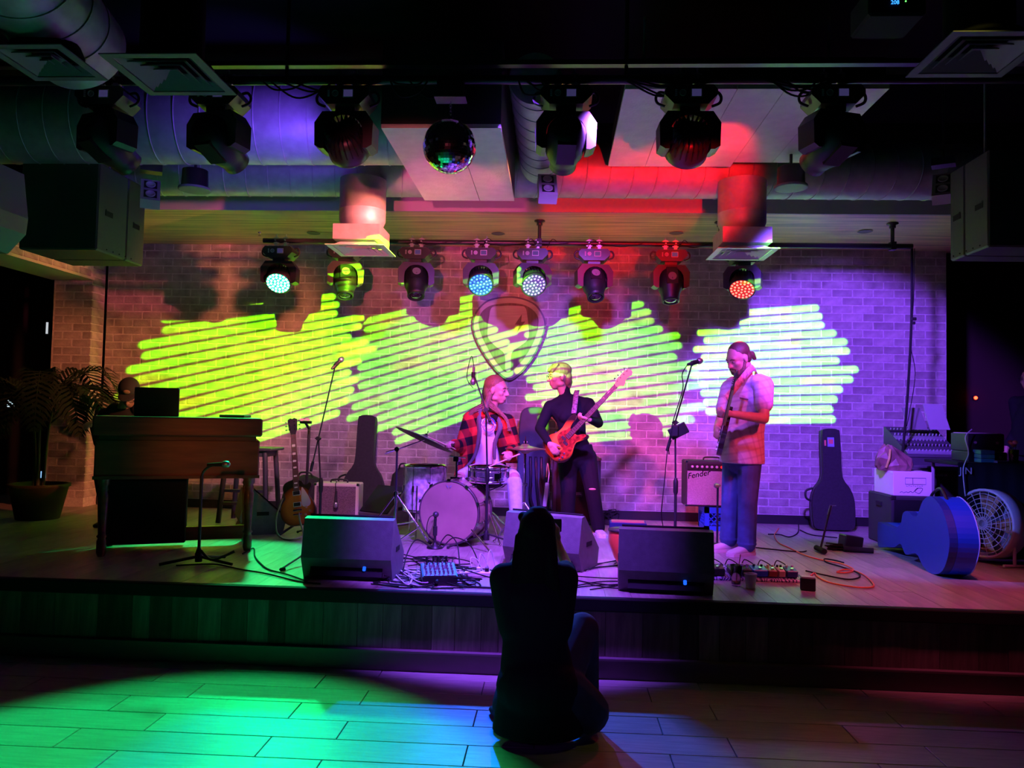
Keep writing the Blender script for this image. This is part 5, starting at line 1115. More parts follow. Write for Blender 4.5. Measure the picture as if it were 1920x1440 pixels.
b = MB(); chain(b, [hpl, knl*.88+hpl*.12], [.105, .077]); chain(b, [knl*.93+anl*.07, anl], [.070, .06]); chain(b, [hpr, knr*.90+hpr*.10], [.105, .078]); chain(b, [knr*.90+anr*.10, anr], [.072, .058]); b.ball(pe, (.17, .13, .12), 16, 10); b.cap(knl+V((0, .045, .0)), .055, knl+V((.0, .045, -.03)), .055); b.cap(knr+V((0, .045, .0)), .055, knr+V((.0, .045, -.03)), .055)
pblob('jeans', b, JN, t, .009, 3)
b = MB(); shoe(b, anr, (.35, -1), .27); o = pblob('shoe', b, mat('patterned_canvas', (.5, .5, .55), .7, noise=.9, nscale=28), t, .006, 1)
b = MB(); shoe(b, anl, (-.2, -1), .27); pblob('shoe', b, mat('patterned_canvas', (.5, .5, .55), .7), t, .006, 1)
for a_, d_ in ((anr, (.35, -1)), (anl, (-.2, -1))): b = MB(); sole(b, a_, d_, .27); ppart('sole', b, WHT, t)
b = MB(); b.tube([wl_+V((.01, -.0, 0))+(ell-wl_)*.0+0.033*V((math.cos(a)*.9, 0, math.sin(a))) for a in [2*PI*i/14 for i in range(14)]], .006, 5, None, True); ppart('bracelet', b, BLK, t)
STK = mat('hickory', (.62, .42, .24), .5)
for nm, a_, d_ in (('drumstick held in the drummer\'s hand by the tilted cymbal', wl_+V((-.05, -.085, -.01)), V((-.55, -.75, .30))), ('drumstick held over the snare drum', wr_+V((-.012, -.085, -.045)), V((-.75, -.35, -.32)))):
    d_.normalize(); b = MB(); F = frame(a_-d_*.12, d_); b.lathe([(.0071, 0), (.0072, .27), (.004, .36), (.0055, .372), (.005, .385), (.0001, .39)], F, 10); tag(b.build('drumstick', STK), nm, 'drumstick', 'drumsticks')

# ---- bass player
Yb = 7.72
base = V((at(1088, 990, Yb).x, Yb, HS)); t = thing('person', 'bass player in a black turtleneck and black jeans with short brown hair and glasses', 'person', base)
hc = at(1048, 707, 7.7); hf = V((-.95, -.28, -.06)); s = 1.06
nk = at(1060, 740, Yb); ch = at(1068, 777, Yb); wa = at(1075, 820, Yb); pe = at(1082, 858, Yb)
rr_ = V((1, -.12, .06)); ff_ = V((-.12, -1, 0))
shl = at(1031, 762, Yb-.02); shr = at(1104, 757, Yb); ell = at(1012, 803, 7.62); wl_ = at(1029, 830, 7.37); elr = at(1122, 793, 7.62); wr_ = at(1106, 787, 7.40)
hpl = pe+V((-.095, 0, 0)); hpr = pe+V((.095, 0, 0)); knl = at(1066, 918, 7.66); knr = at(1110, 916, 7.66); anl = at(1064, 984, 7.74); anr = at(1122, 985, 7.72)
b = MB(); P, E_ = head(b, hc, hf, (0.05, 0, 1), s); b.cap(nk+V((0, 0, -.02)), .052, hc+V((.01, 0, -.06)), .048)
torso(b, [pe, wa, ch, nk+V((0, 0, -.03))], [.14, .11, .13, .05], [.09, .08, .09, .05], rr_, ff_); chain(b, [shl, ell, wl_], [.042, .034, .025]); chain(b, [shr, elr, wr_], [.042, .034, .025])
hand(b, wl_, (.55, -.12, -.75), (.2, .95, .1), 1, (12, 30, 25), 1.0); hand(b, wr_, (-.92, -.25, .12), (-.1, .35, .9), 1, (35, 55, 45), 1.0)
for h_, k_, a_ in ((hpl, knl, anl), (hpr, knr, anr)): chain(b, [h_, k_, a_], [.08, .055, .04])
pblob('body', b, SKIN, t, .0075); eyes(t, P, E_, s)
HB2 = mat('light_brown_hair', (.20, .115, .06), .6, noise=.5, nscale=50, stretch=(5, 5, 1))
b = MB(); b.ball(P(0, -.025, .06), (.086*s, .103*s, .080*s), 16, 12, None, E_); b.ball(P(0, -.075, -.005), (.072*s, .05*s, .09*s), 16, 12, None, E_); b.cap(P(0, .05, .095), .03, P(.02, .085, .065), .022); b.cap(P(-.03, .04, .1), .03, P(-.045, .075, .06), .02); b.cap(P(.05, .03, .1), .03, P(.06, .06, .05), .018); b.cap(P(0, -.09, -.05), .045, P(0, -.085, -.12), .02)
for k in range(7): b.cap(P(-.06+k*.02, .03+.005*(k % 3), .115), .016, P(-.055+k*.018, .088-.004*abs(k-3), .055+.006*(k % 2)), .008)
pblob('hair', b, HB2, t, .0065, 1)
b = MB()     # glasses
for sx in (-1, 1): b.tube([P(sx*.034+.024*math.cos(a), .104, .002+.02*math.sin(a)) for a in [2*PI*i/14 for i in range(14)]], .0022, 5, None, True); b.tube([P(sx*.058, .103, .006), P(sx*.082, .05, .008), P(sx*.084, -.01, .004)], .0022, 5)
b.tube([P(-.01, .106, .008), P(.01, .106, .008)], .0022, 5); ppart('glasses', b, BLK, t)
BT = mat('black_knit', (.006, .007, .010), .85, spec=.15, bump=.2, bscale=150); BJ = mat('black_denim', (.010, .008, .012), .85, spec=.15, bump=.2, bscale=90)
b = MB(); torso(b, [pe+V((0, 0, .06)), wa, ch, nk+V((0, 0, -.045))], [.155, .128, .15, .075], [.105, .095, .115, .065], rr_, ff_); chain(b, [shl, ell, wl_+(ell-wl_)*.05], [.062, .050, .036]); chain(b, [shr, elr, wr_+(elr-wr_)*.08], [.062, .050, .036]); b.cap(nk+V((0, 0, -.03)), .062, nk+V((-.008, 0, .04)), .056); yoke(b, nk, shl+V((.02, 0, 0))); yoke(b, nk, shr+V((-.02, 0, 0))); b.cap(shl+V((.03, 0, 0)), .068, ch+V((-.07, 0, -.02)), .09); b.cap(shr+V((-.03, 0, 0)), .068, ch+V((.07, 0, -.02)), .09); b.ball(ch+V((-.05, -.07, -.03)), (.06, .06, .06)); b.ball(ch+V((.06, -.07, -.03)), (.06, .06, .06))
pblob('turtleneck', b, BT, t, .009, 4)
b = MB(); b.ball(pe+V((0, .01, 0)), (.185, .13, .13), 16, 12); chain(b, [hpl, knl, anl+V((0, 0, -.02))], [.105, .078, .066]); chain(b, [hpr, knr, anr+V((0, 0, -.02))], [.105, .078, .068]); torso(b, [pe, pe+V((0, 0, .13))], [.175, .145], [.115, .10], rr_, ff_); pblob('jeans', b, BJ, t, .009, 3)
b = MB(); b.ball(knr+V((.0, -.067, -.0)), (.035, .014, .012)); ppart('knee_rip', b, SKIN, t)
for a_, d_ in ((anl, (-.25, -1)), (anr, (.25, -1))):
    b = MB(); shoe(b, a_, d_, .26); pblob('shoe', b, mat('white_canvas', (.55, .55, .65), .7, noise=.3, nscale=25), t, .006, 1); b = MB(); sole(b, a_, d_, .26); ppart('sole', b, WHT, t)
# bass guitar
PBO = [(.0, -.235), (.10, -.225), (.165, -.15), (.165, -.06), (.125, .02), (.11, .07), (.135, .125), (.165, .185), (.15, .215), (.115, .20), (.07, .145), (.035, .13), (-.035, .13), (-.06, .17), (-.075, .25), (-.105, .285), (-.13, .25), (-.13, .16), (-.115, .08), (-.125, .0), (-.165, -.08), (-.165, -.16), (-.10, -.225)]
gb = at(1030, 856, 7.42); gt = at(1180, 697, 7.32)
M_ = gmat(gb, gt, (-.10, -1, .22)); L_ = (gt-gb).length; k_ = L_/(.235+.17+.62+.235-.03); M_ = M_ @ Matrix.Scale(k_, 4); M_.translation = gb+(gt-gb).normalized()*.235*k_
guitar('bass_guitar', 'sunburst electric bass with a red tortoiseshell pickguard held by the bass player', M_, PBO, sunburst('bass_burst', (.65, .22, .03), (.40, .08, .01), (.012, .008, .006), .24, .33, 0), mat('burst_edge', (.02, .012, .01), .25, coat=.6), .042,
       [(-.05, .14), (.04, .12), (.1, .19), (.135, .20), (.13, .16), (.10, .08), (.115, .02), (.14, -.06), (.13, -.14), (.07, -.20), (.03, -.2), (.02, -.15), (.05, -.08), (-.03, -.06), (-.085, -.02), (-.09, .05), (-.06, .1)], mat('tortoiseshell', (.26, .022, .012), .25, noise=.7, nscale=30, coat=.5), .62, .052, .17, 'p', mat('maple_gloss', (.75, .50, .13), .3, coat=.4), 20, ((-.022, .012), (.028, -.012)), (.055, .03), -.16, ((.095, -.10), (.108, -.14), (.1, -.18)), False, 4)
strap([at(1076, 775, 7.52), at(1078, 760, 7.57), at(1080, 742, 7.66), at(1082, 733, 7.74), at(1080, 738, 7.84), at(1060, 790, 7.88), at(1032, 830, 7.76), at(1027, 848, 7.5)], .05, mat('patterned_strap', (.20, .13, .16), .7, noise=.8, nscale=60), 'guitar_strap', 'patterned strap of the bass over the bass player\'s shoulder', None, V((1, -.2, .1)))

# ---- guitarist
Yg = 6.92
base = V((at(1385, 1030, Yg).x, Yg, HS)); t = thing('person', 'bearded guitarist with a ponytail in a pale checked shirt and jeans looking down', 'person', base)
hc = at(1384, 673, 6.9); hf = V((-.80, -.42, -.42)); s = 1.10
nk = at(1400, 707, 6.97); ch = at(1400, 755, 6.98); wa = at(1394, 812, 6.98); pe = at(1391, 862, 6.98)
rr_ = V((.62, -.78, 0)); ff_ = V((-.78, -.62, 0))
shN = at(1432, 722, 6.82); shF = at(1368, 728, 7.12); elN = at(1432, 785, 6.70); wN = at(1372, 776, 6.60); elF = at(1349, 795, 7.06); wF = at(1344, 802, 6.80)
hpN = pe+rr_*.085; hpF = pe-rr_*.085; knN = at(1402, 940, 6.82); knF = at(1370, 938, 6.98); anN = at(1400, 1013, 6.86); anF = at(1366, 1004, 7.02)
b = MB(); P, E_ = head(b, hc, hf, (-.15, -.1, 1), s); b.cap(nk+V((0, 0, -.03)), .062, P(0, -.045, -.06), .058)
torso(b, [pe, wa, ch, nk+V((0, 0, -.03))], [.15, .14, .16, .06], [.11, .11, .11, .06], rr_, ff_); chain(b, [shN, elN, wN], [.055, .047, .032]); chain(b, [shF, elF, wF], [.055, .045, .03])
hand(b, wN, (-.85, -.35, .0), (-.35, .6, .7), 1, (40, 50, 40), 1.08); hand(b, wF, (-.25, -.7, -.5), (.7, -.2, -.3), 1, (45, 55, 35), 1.08)
for h_, k_, a_ in ((hpN, knN, anN), (hpF, knF, anF)): chain(b, [h_, k_, a_], [.085, .06, .045])
pblob('body', b, SKIN, t, .0075); eyes(t, P, E_, s)
HB3 = mat('dark_brown_hair', (.075, .035, .02), .55, noise=.4, nscale=50, stretch=(4, 4, 1))
b = MB(); b.ball(P(0, -.030, .054), (.082*s, .093*s, .080*s), 16, 12, None, E_); b.ball(P(0, -.06, .0), (.077*s, .055*s, .07*s), 16, 12, None, E_); b.cap(P(0, -.11, -.0), .022, P(0, -.145, -.02), .03); b.cap(P(0, -.145, -.02), .03, P(0, -.16, -.06), .018); pblob('hair', b, HB3, t, .007, 2)
BRD = mat('beard', (.13, .055, .035), .75, noise=.5, nscale=90)
b = MB()
for sx in (-1, 1): b.cap(P(sx*.064, .0, -.03), .014, P(sx*.055, .03, -.085), .022); b.cap(P(sx*.055, .03, -.085), .024, P(0, .06, -.115), .032); b.cap(P(sx*.028, .088, -.05), .007, P(0, .098, -.046), .009); b.cap(P(sx*.03, .082, -.055), .009, P(sx*.03, .066, -.095), .02)
pblob('beard', b, BRD, t, .007, 2)
SH = plaid('pale_check', ((.62, .52, .56), (.52, .40, .46), (.46, .33, .40)), 16., 16., .85, 'XZ', .72)
b = MB(); torso(b, [pe+V((0, 0, -.03)), pe+V((0, 0, .06)), wa, ch, nk+V((0, 0, -.05))], [.205, .20, .182, .19, .085], [.16, .158, .148, .138, .075], rr_, ff_); yoke(b, nk, shN, .07); yoke(b, nk, shF, .07); chain(b, [shN, shN*.42+elN*.58], [.088, .080]); chain(b, [shF, shF*.42+elF*.58], [.082, .074]); b.ball(shN+(nk-shN)*.25, .085); b.ball(shF+(nk-shF)*.25, .085); b.cap(wa+ff_*.06, .11, pe+ff_*.06+V((0, 0, .05)), .11)
pblob('shirt', b, SH, t, .010, 4)
b = MB(); q = [nk+(rr_*math.cos(a)*.075-ff_*math.sin(a)*.075)+V((0, 0, -.02+.02*math.sin(a))) for a in [-PI*.42+PI*1.84*i/14 for i in range(15)]]; b.tube(q, .014, 6); ppart('collar', b, SH, t)
b = MB(); pk = ch+ff_*.135+rr_*.075+V((0, 0, .03)); b.box(pk, (.09, .004, .012), None, (0, R(10), math.atan2(rr_.y, rr_.x))); ppart('pocket_flap', b, mat('pocket_dark', (.2, .12, .16), .8), t)
JD = mat('blue_denim', (.035, .075, .21), .8, noise=.3, nscale=9, bump=.25, bscale=60)
b = MB(); b.ball(pe+V((0, 0, -.02)), (.15, .135, .12), 16, 12); chain(b, [hpN, knN, anN+V((0, 0, -.03))], [.105, .084, .080]); chain(b, [hpF, knF, anF+V((0, 0, -.03))], [.105, .082, .078]); torso(b, [pe, pe+V((0, 0, .05))], [.15, .14], [.11, .10], rr_, ff_)
for z in (.03, .06): b.lathe([(.078, 0), (.086, .012), (.078, .024)], Matrix.Translation(anN+V((0, 0, -.07+z))), 16); b.lathe([(.076, 0), (.084, .012), (.076, .024)], Matrix.Translation(anF+V((0, 0, -.07+z))), 16)
pblob('jeans', b, JD, t, .009, 2)
for a_, d_ in ((anN, (-.85, -.55)), (anF, (-.9, -.35))):
    b = MB(); shoe(b, a_, d_, .30, .09, .052); pblob('shoe', b, mat('pale_suede', (.48, .40, .40), .8), t, .007, 1); b = MB(); sole(b, a_, d_, .30, .056); ppart('sole', b, mat('pink_sole', (.6, .48, .48), .6), t)
b = MB(); b.box(pe+V((0, 0, .045)), (.01, .01, .01)); b = None
# his guitar, seen nearly along its edge
gb = at(1346, 838, 6.86); gt = at(1372, 733, 6.26)
M_ = gmat(gb, gt, (-.95, .12, .28)); L_ = (gt-gb).length; k_ = .98/(.235+.2+.40+.19); M_ = M_ @ Matrix.Scale(k_, 4)
gd = (gt-gb).normalized(); M_.translation = gb+gd*.235*k_
STO = [(0, -.235), (.09, -.22), (.155, -.15), (.155, -.07), (.115, .0), (.115, .06), (.14, .13), (.155, .175), (.13, .19), (.09, .14), (.04, .12), (-.04, .12), (-.075, .18), (-.115, .22), (-.135, .19), (-.13, .10), (-.11, .03), (-.125, -.03), (-.16, -.10), (-.155, -.17), (-.09, -.225)]
guitar('electric_guitar', 'dark electric guitar with a pale pickguard played by the bearded guitarist', M_, STO, mat('guitar_black', (.02, .015, .02), .25, coat=.5), mat('guitar_black', (.02, .015, .02), .25), .045,
       [(-.06, .12), (.05, .12), (.10, .13), (.095, .05), (.11, -.02), (.14, -.1), (.10, -.17), (.05, -.15), (.06, -.08), (-.05, -.07), (-.10, .0), (-.08, .07)], mat('pearl_guard', (.6, .6, .66), .35), .40, .045, .2, 's', mat('rosewood_head', (.10, .04, .03), .4), 20, ((0, .06), (0, .0), (0, -.05)), (.085, .022), -.10, ((.09, -.05), (.11, -.09), (.115, -.13)), True, 6)
strap([at(1362, 748, 6.60), at(1380, 725, 6.68), at(1402, 698, 6.82), at(1413, 690, 6.95), at(1420, 710, 7.14), at(1405, 770, 7.18), at(1370, 820, 7.12), at(1352, 838, 6.95)], .065, mat('woven_strap', (.5, .36, .40), .8, noise=.5, nscale=35), 'guitar_strap', 'pale woven strap over the bearded guitarist\'s shoulder', None, V((-.5, -.3, .8)))

# ---- organ player behind the organ
base = V((at(236, 990, 7.35).x, 7.35, HS)); t = thing('person', 'organ player in a dark cap and dark top bent over the organ', 'person', base)
hc = at(242, 738, 7.12); hf = V((.25, -.72, -.65)); s = 1.08
nk = at(234, 762, 7.25); ch = at(232, 790, 7.32); wa = at(232, 850, 7.42); pe = at(232, 885, 7.46); rr_ = V((1, 0, 0)); ff_ = V((0, -.85, -.5))
shl = at(200, 780, 7.3); shr = at(283, 768, 7.3); ell = shl+V((.02, -.12, -.25)); elr = shr+V((.06, -.06, -.27)); wl_ = V((ell.x+.16, 6.80, HS+1.02)); wr_ = V((elr.x-.10, 6.98, HS+1.02))
hpl = pe+V((-.1, 0, 0)); hpr = pe+V((.1, 0, 0)); knl = V((pe.x-.12, 7.3, HS+.5)); knr = V((pe.x+.14, 7.3, HS+.5)); anl = V((pe.x-.12, 7.42, HS+.09)); anr = V((pe.x+.14, 7.42, HS+.09))
b = MB(); P, E_ = head(b, hc, hf, (0, 0, 1), s); b.cap(nk, .06, P(0, -.05, -.05), .055); torso(b, [pe, wa, ch, nk], [.14, .14, .16, .06], [.1, .1, .1, .05], rr_, V((0, -1, 0))); chain(b, [shl, ell, wl_], [.05, .042, .03]); chain(b, [shr, elr, wr_], [.05, .042, .03])
hand(b, wl_, (.1, -1, -.1), (0, 0, -1), -1, (20, 25, 20)); hand(b, wr_, (-.1, -1, -.1), (0, 0, -1), 1, (20, 25, 20))
for h_, k_, a_ in ((hpl, knl, anl), (hpr, knr, anr)): chain(b, [h_, k_, a_], [.085, .06, .045])
pblob('body', b, SKIN, t, .009); eyes(t, P, E_, s)
CAPM = mat('dark_cap', (.02, .022, .02), .8)
b = MB(); b.ball(P(0, -.02, .05), (.088*s, .108*s, .085*s), 20, 12, None, E_); pblob('cap', b, CAPM, t, .008, 2)
b = MB(); b.ball(P(0, .095, .045), (.07*s, .07*s, .012*s), 16, 8, None, E_); ppart('cap_visor', b, CAPM, t)
b = MB(); b.ball(P(0, .082, .085), (.03*s, .012*s, .022*s), 12, 8, None, E_); ppart('cap_badge', b, mat('cap_badge_brown', (.25, .15, .08), .7), t)
b = MB()
for sx in (-1, 1): b.tube([P(sx*.034+.022*math.cos(a), .106, .004+.016*math.sin(a)) for a in [2*PI*i/12 for i in range(12)]], .0022, 5, None, True); b.tube([P(sx*.056, .105, .006), P(sx*.083, .04, .01)], .0022, 5)
ppart('glasses', b, BLK, t)
DT = mat('dark_sweater', (.012, .012, .014), .85)
b = MB(); torso(b, [pe, wa, ch, nk+V((0, .02, -.02))], [.18, .18, .21, .10], [.13, .13, .14, .08], rr_, V((0, -1, 0))); chain(b, [shl, ell, wl_+(ell-wl_)*.1], [.085, .062, .045]); chain(b, [shr, elr, wr_+(elr-wr_)*.1], [.085, .062, .045]); b.ball((shl+nk)/2, .085); b.ball((shr+nk)/2+V((.02, 0, 0)), .09); pblob('sweater', b, DT, t, .011, 4)
b = MB(); b.ball(pe, (.17, .14, .12)); chain(b, [hpl, knl, anl], [.105, .08, .065]); chain(b, [hpr, knr, anr], [.105, .08, .065]); pblob('trousers', b, DT, t, .011, 3)
for a_ in (anl, anr): b = MB(); shoe(b, a_, (0, -1), .28); pblob('shoe', b, BLK, t, .008, 1)

# ---- woman crouching in front of the stage, seen from behind, filming with a phone
Yw = 4.12
base = V((at(1010, 1380, Yw).x, Yw, 0)); t = thing('person', 'long-haired woman in black crouching in front of the stage filming with a phone', 'person', base)
hc = at(1009, 1000, 4.20); hf = V((.12, .98, .12)); s = 1.08
nk = at(1006, 1052, 4.17); ch = at(1003, 1110, 4.16); wa = at(1003, 1195, 4.14); pe = at(1010, 1285, 4.10); rr_ = V((1, 0, 0)); ff_ = V((0, 1, 0))
shl = at(946, 1085, 4.18); shr = at(1056, 1085, 4.18); ell = at(938, 1098, 4.44); elr = at(1062, 1060, 4.46); wl_ = at(984, 1026, 4.60); wr_ = at(1044, 1016, 4.62)
hpl = pe+V((-.09, .02, 0)); hpr = pe+V((.09, .02, 0)); knl = at(972, 1240, 4.52); knr = at(1092, 1180, 4.42); anl = at(946, 1300, 4.30); anr = V((knr.x+.02, 4.30, .10)); anl.z = .10
b = MB(); P, E_ = head(b, hc, hf, (0, 0, 1), s); b.cap(nk, .05, P(0, -.03, -.06), .05); torso(b, [pe, wa, ch, nk], [.14, .12, .14, .05], [.1, .085, .09, .05], rr_, ff_); chain(b, [shl, ell, wl_], [.042, .034, .024]); chain(b, [shr, elr, wr_], [.042, .034, .024])
hand(b, wl_, (.3, .45, .8), (1, .3, -.2), -1, (35, 45, 35), .95); hand(b, wr_, (.05, .2, .95), (-1, .2, .2), 1, (40, 50, 40), .95)
for h_, k_, a_ in ((hpl, knl, anl), (hpr, knr, anr)): chain(b, [h_, k_, a_], [.085, .06, .045])
pblob('body', b, SKIN, t, .008); eyes(t, P, E_, s)
BH_ = mat('black_hair', (.008, .006, .005), .85, spec=.12, noise=.3, nscale=40)
b = MB(); b.ball(P(0, -.025, .035), (.092*s, .108*s, .10*s), 16, 12, None, E_); b.loft([(P(0, -.05, .03), V((.10, 0, 0)), V((0, .08, 0))), (P(0, -.07, -.08), V((.115, 0, 0)), V((0, .07, 0))), (P(-.01, -.085, -.2), V((.135, 0, 0)), V((0, .06, 0))), (P(-.01, -.10, -.30), V((.13, 0, 0)), V((0, .045, 0))), (P(-.01, -.10, -.40), V((.09, 0, 0)), V((0, .03, 0)))], 20)
b.ball(P(.0, -.01, .12), (.05, .05, .022)); b.ball(P(-.075, .0, .08), (.03, .035, .03))
rs = [([P(-.09+.02*k, -.09, .02), P(-.11+.024*k, -.12, -.12), P(-.13+.028*k, -.13, -.28), P(-.12+.027*k, -.12, -.42)], 0) for k in range(10)]
hair_strands(b, rs, 1, 0, .012, .012, 9); pblob('hair', b, BH_, t, .009, 2)
BTP = mat('black_top', (.010, .010, .012), .9, spec=.15)
b = MB(); torso(b, [pe+V((0, -.01, -.05)), wa, ch, nk+V((0, 0, -.03))], [.20, .17, .175, .08], [.15, .11, .11, .06], rr_, ff_); chain(b, [shl, shl*.45+ell*.55], [.075, .062]); chain(b, [shr, shr*.45+elr*.55], [.075, .062]); yoke(b, nk, shl, .075); yoke(b, nk, shr, .075); b.cap(shl, .085, wa+V((-.10, 0, .06)), .10); b.cap(shr, .085, wa+V((.10, 0, .06)), .10); b.ball(pe+V((0, -.02, 0)), (.225, .19, .17)); b.loft([(V((pe.x, pe.y-.02, .05)), V((.24, 0, 0)), V((0, .16, 0))), (pe+V((0, 0, 0)), V((.21, 0, 0)), V((0, .16, 0))), (wa, V((.17, 0, 0)), V((0, .11, 0)))], 20); pblob('top', b, BTP, t, .012, 4)
WD = mat('dark_denim', (.02, .035, .06), .85, noise=.3, nscale=10)
b = MB(); b.ball(pe, (.19, .16, .13)); chain(b, [hpl, knl, anl], [.12, .085, .07]); chain(b, [hpr, knr, anr], [.13, .095, .075]); b.cap(pe+V((.13, .0, -.02)), .13, V((anr.x, 4.16, .14)), .12); pblob('jeans', b, WD, t, .011, 3)
for a_, d_ in ((anl, (-.35, 1)), (anr, (.3, 1))): b = MB(); shoe(b, a_, d_, .26, .08, .048, 0.); pblob('shoe', b, mat('teal_shoe', (.015, .035, .035), .6), t, .008, 1)
pc = at(1029, 985, 4.68); t2 = thing('phone', 'dark phone held up sideways by the crouching woman', 'phone', pc, R(8)); b = MB(); b.rbox((0, 0, 0), (.155, .009, .078), .004); b.build('phone_body', BLK, t2); b = MB(); b.box((0, -.0052, 0), (.145, .001, .07)); b.build('screen', mat('phone_screen', (.005, .005, .006), .1, emit=(.1, .08, .12), estr=.02), t2)
b = MB(); 
for x_, z_ in ((-.012, .008), (-.01, -.006), (.045, -.004)): b.ball((x_, -.006, z_), (.004, .001, .005), 8, 6)
b.build('screen_lights', mat('screen_glow', (.1, .3, .1), .3, emit=(.35, .9, .45), estr=.35), t2)
# ------------------------------------------------------------------ right side of the stage
LT = HS
pn = on(1672, 1027); wb = at(1762, 1000, pn.y).x-pn.x; hb = at(1672, 930, pn.y).z-HS; db = .55
t = thing('speaker_cabinet', 'large black carpeted cabinet at the right wall under the white carton', 'speaker cabinet', (pn.x+wb/2, pn.y+db/2, HS)); b = MB(); b.rbox((0, 0, hb/2), (wb, db, hb), .012); b.build('cabinet', mat('black_carpet', (.028, .026, .028), .9, bump=.4, bscale=260), t)
b = MB(); b.box((0, -db/2-.002, hb/2), (wb*.9, .008, hb*.86)); b.build('grille', BLKM, t)
b = MB(); b.box((-wb/2-.006, 0, hb*.8), (.014, .12, .04)); b.build('handle', BLK, t)
for sx in (-1, 1): b = MB(); b.rbox((sx*(wb/2-.018), -db/2+.015, hb-.016), (.045, .04, .04), .006); b.build('corner_cap', BLK, t)
zc = HS+hb; pc_ = at(1675, 924, pn.y+.04); ww = at(1748, 920, pn.y+.04).x-pc_.x; hc_ = at(1675, 884, pn.y+.04).z-zc
t = thing('carton', 'white carton with handwriting on top of the black cabinet', 'box', (pc_.x+ww/2, pn.y+.04+.22, zc)); b = MB(); b.rbox((0, 0, hc_/2), (ww, .44, hc_), .004); b.build('box', mat('white_card', (.74, .68, .66), .7), t)
b = MB(); b.box((0, 0, hc_+.001), (ww*.99, .03, .002)); b.build('tape', mat('tape', (.6, .5, .38), .4), t)
INK = mat('black_ink', (.03, .02, .05), .6)
b = MB(); z1 = hc_*.62; b.tube([(-.07, -.2215, z1-.03), (-.07, -.2215, z1+.03), (.12, -.2215, z1+.03), (.12, -.2215, z1-.03)], .0022, 4, None, True); b.tube([(.0, -.2215, z1-.03), (.0, -.2215, z1+.03)], .002, 4)
for k in range(8): b.tube([(-.06+k*.02, -.2215, z1-.045), (-.05+k*.02, -.2215, z1-.05+.008*(k % 2))], .0022, 4)
b.build('printed_panel', INK, t)
b = MB(); b.tube(spline([(-.12, -.2215, hc_*.14), (-.10, -.2215, hc_*.18), (-.085, -.2215, hc_*.13), (-.06, -.2215, hc_*.18), (-.045, -.2215, hc_*.14), (-.02, -.2215, hc_*.2), (.0, -.2215, hc_*.15), (.03, -.2215, hc_*.3), (.05, -.2215, hc_*.34), (.02, -.2215, hc_*.2), (.06, -.2215, hc_*.12), (.09, -.2215, hc_*.32), (.04, -.2215, hc_*.34)], 5), .0022, 4); b.build('handwriting', INK, t)
# crumpled bag on the carton
rb = random.Random(5); b = MB(); gp_ = []
pb_ = V((pc_.x+.10, pn.y+.24, zc+hc_))
q = MB(); q.loft([((0, 0, .0), (.16, 0, 0), (0, .11, 0)), ((.0, 0, .05), (.18, 0, 0), (0, .12, 0)), ((-.02, 0, .12), (.15, 0, 0), (0, .10, 0)), ((-.05, 0, .18), (.09, 0, 0), (0, .07, 0)), ((-.07, 0, .24), (.025, 0, 0), (0, .03, 0))], 14)
for p in q.v: p += V((rb.uniform(-.022, .022), rb.uniform(-.02, .02), rb.uniform(-.015, .015) if p.z > .02 else 0)); p.z = max(p.z, 0)
t = thing('shopping_bag', 'crumpled brown bag lying on the white carton', 'bag', pb_); q.sm = [False]*len(q.sm); q.build('bag', mat('brown_foil', (.24, .13, .10), .3, noise=.5, nscale=8, bump=.3, bscale=20), t)
b = MB(); b.tube(spline([(-.12, -.09, .03), (-.1, -.11, .12), (-.07, -.06, .2)], 5), .012, 5); b.build('bag_edge', mat('yellow_foil', (.6, .5, .12), .4), t)
# road case, mixer case and boards
rc = at(1700, 985, 7.75); x0_, x1_ = at(1700, 950, 7.75).x, at(1800, 950, 7.75).x; hr = at(1740, 876, 7.75).z-HS
ALU = mat('case_aluminium', (.5, .5, .55), .3, .9)
t = thing('road_case', 'tall black road case with metal edges behind the white carton', 'road case', ((x0_+x1_)/2, 8.0, HS)); wr = x1_-x0_; b = MB(); b.rbox((0, 0, hr/2), (wr, .5, hr), .006); b.build('case_body', mat('case_laminate', (.02, .02, .024), .4), t)
for sx in (-1, 1): b = MB(); b.box((sx*(wr/2-.012), -.252, hr/2), (.03, .008, hr)); b.build('edge_trim', ALU, t)
b = MB(); b.box((0, -.252, hr-.012), (wr, .008, .03)); b.build('edge_trim', ALU, t)
b = MB(); b.box((.03, -.252, hr*.42), (.11, .006, .13)); b.m = 1; b.tube([(.0, -.258, hr*.42+.05), (.06, -.258, hr*.42+.05), (.06, -.258, hr*.42-.05), (.0, -.258, hr*.42-.05)], .006, 5, None, True); b.build('latch', [BLK, ALU], t)
me = text_mesh('YAMAHA', .035, .001); me.materials.append(mat('white_print', (.45, .45, .5), .5)); link('maker_print', me, t, (.06, -.2535, hr-.075), (PI/2, 0, 0))
zt_ = HS+hr; hm_ = at(1740, 802, 7.9).z-zt_
t = thing('mixing_desk', 'mixing desk in a metal-edged flight case on the road case', 'mixer', ((x0_+x1_)/2+.0, 8.0, zt_)); b = MB(); Mx = Matrix(((0, 0, 1, 0), (1, 0, 0, 0), (0, 1, 0, 0), (0, 0, 0, 1)))
b.prism([(-.28, 0), (-.28, .12), (.25, hm_), (.28, hm_), (.28, 0)], -wr/2, wr/2, Mx); b.build('case_shell', mat('mixer_case', (.05, .05, .06), .4), t)
for z_ in (.008, .11): b = MB(); b.box((0, -.284, z_), (wr+.01, .01, .022)); b.build('edge_trim', ALU, t)
sl = math.atan2(hm_-.12, .53)
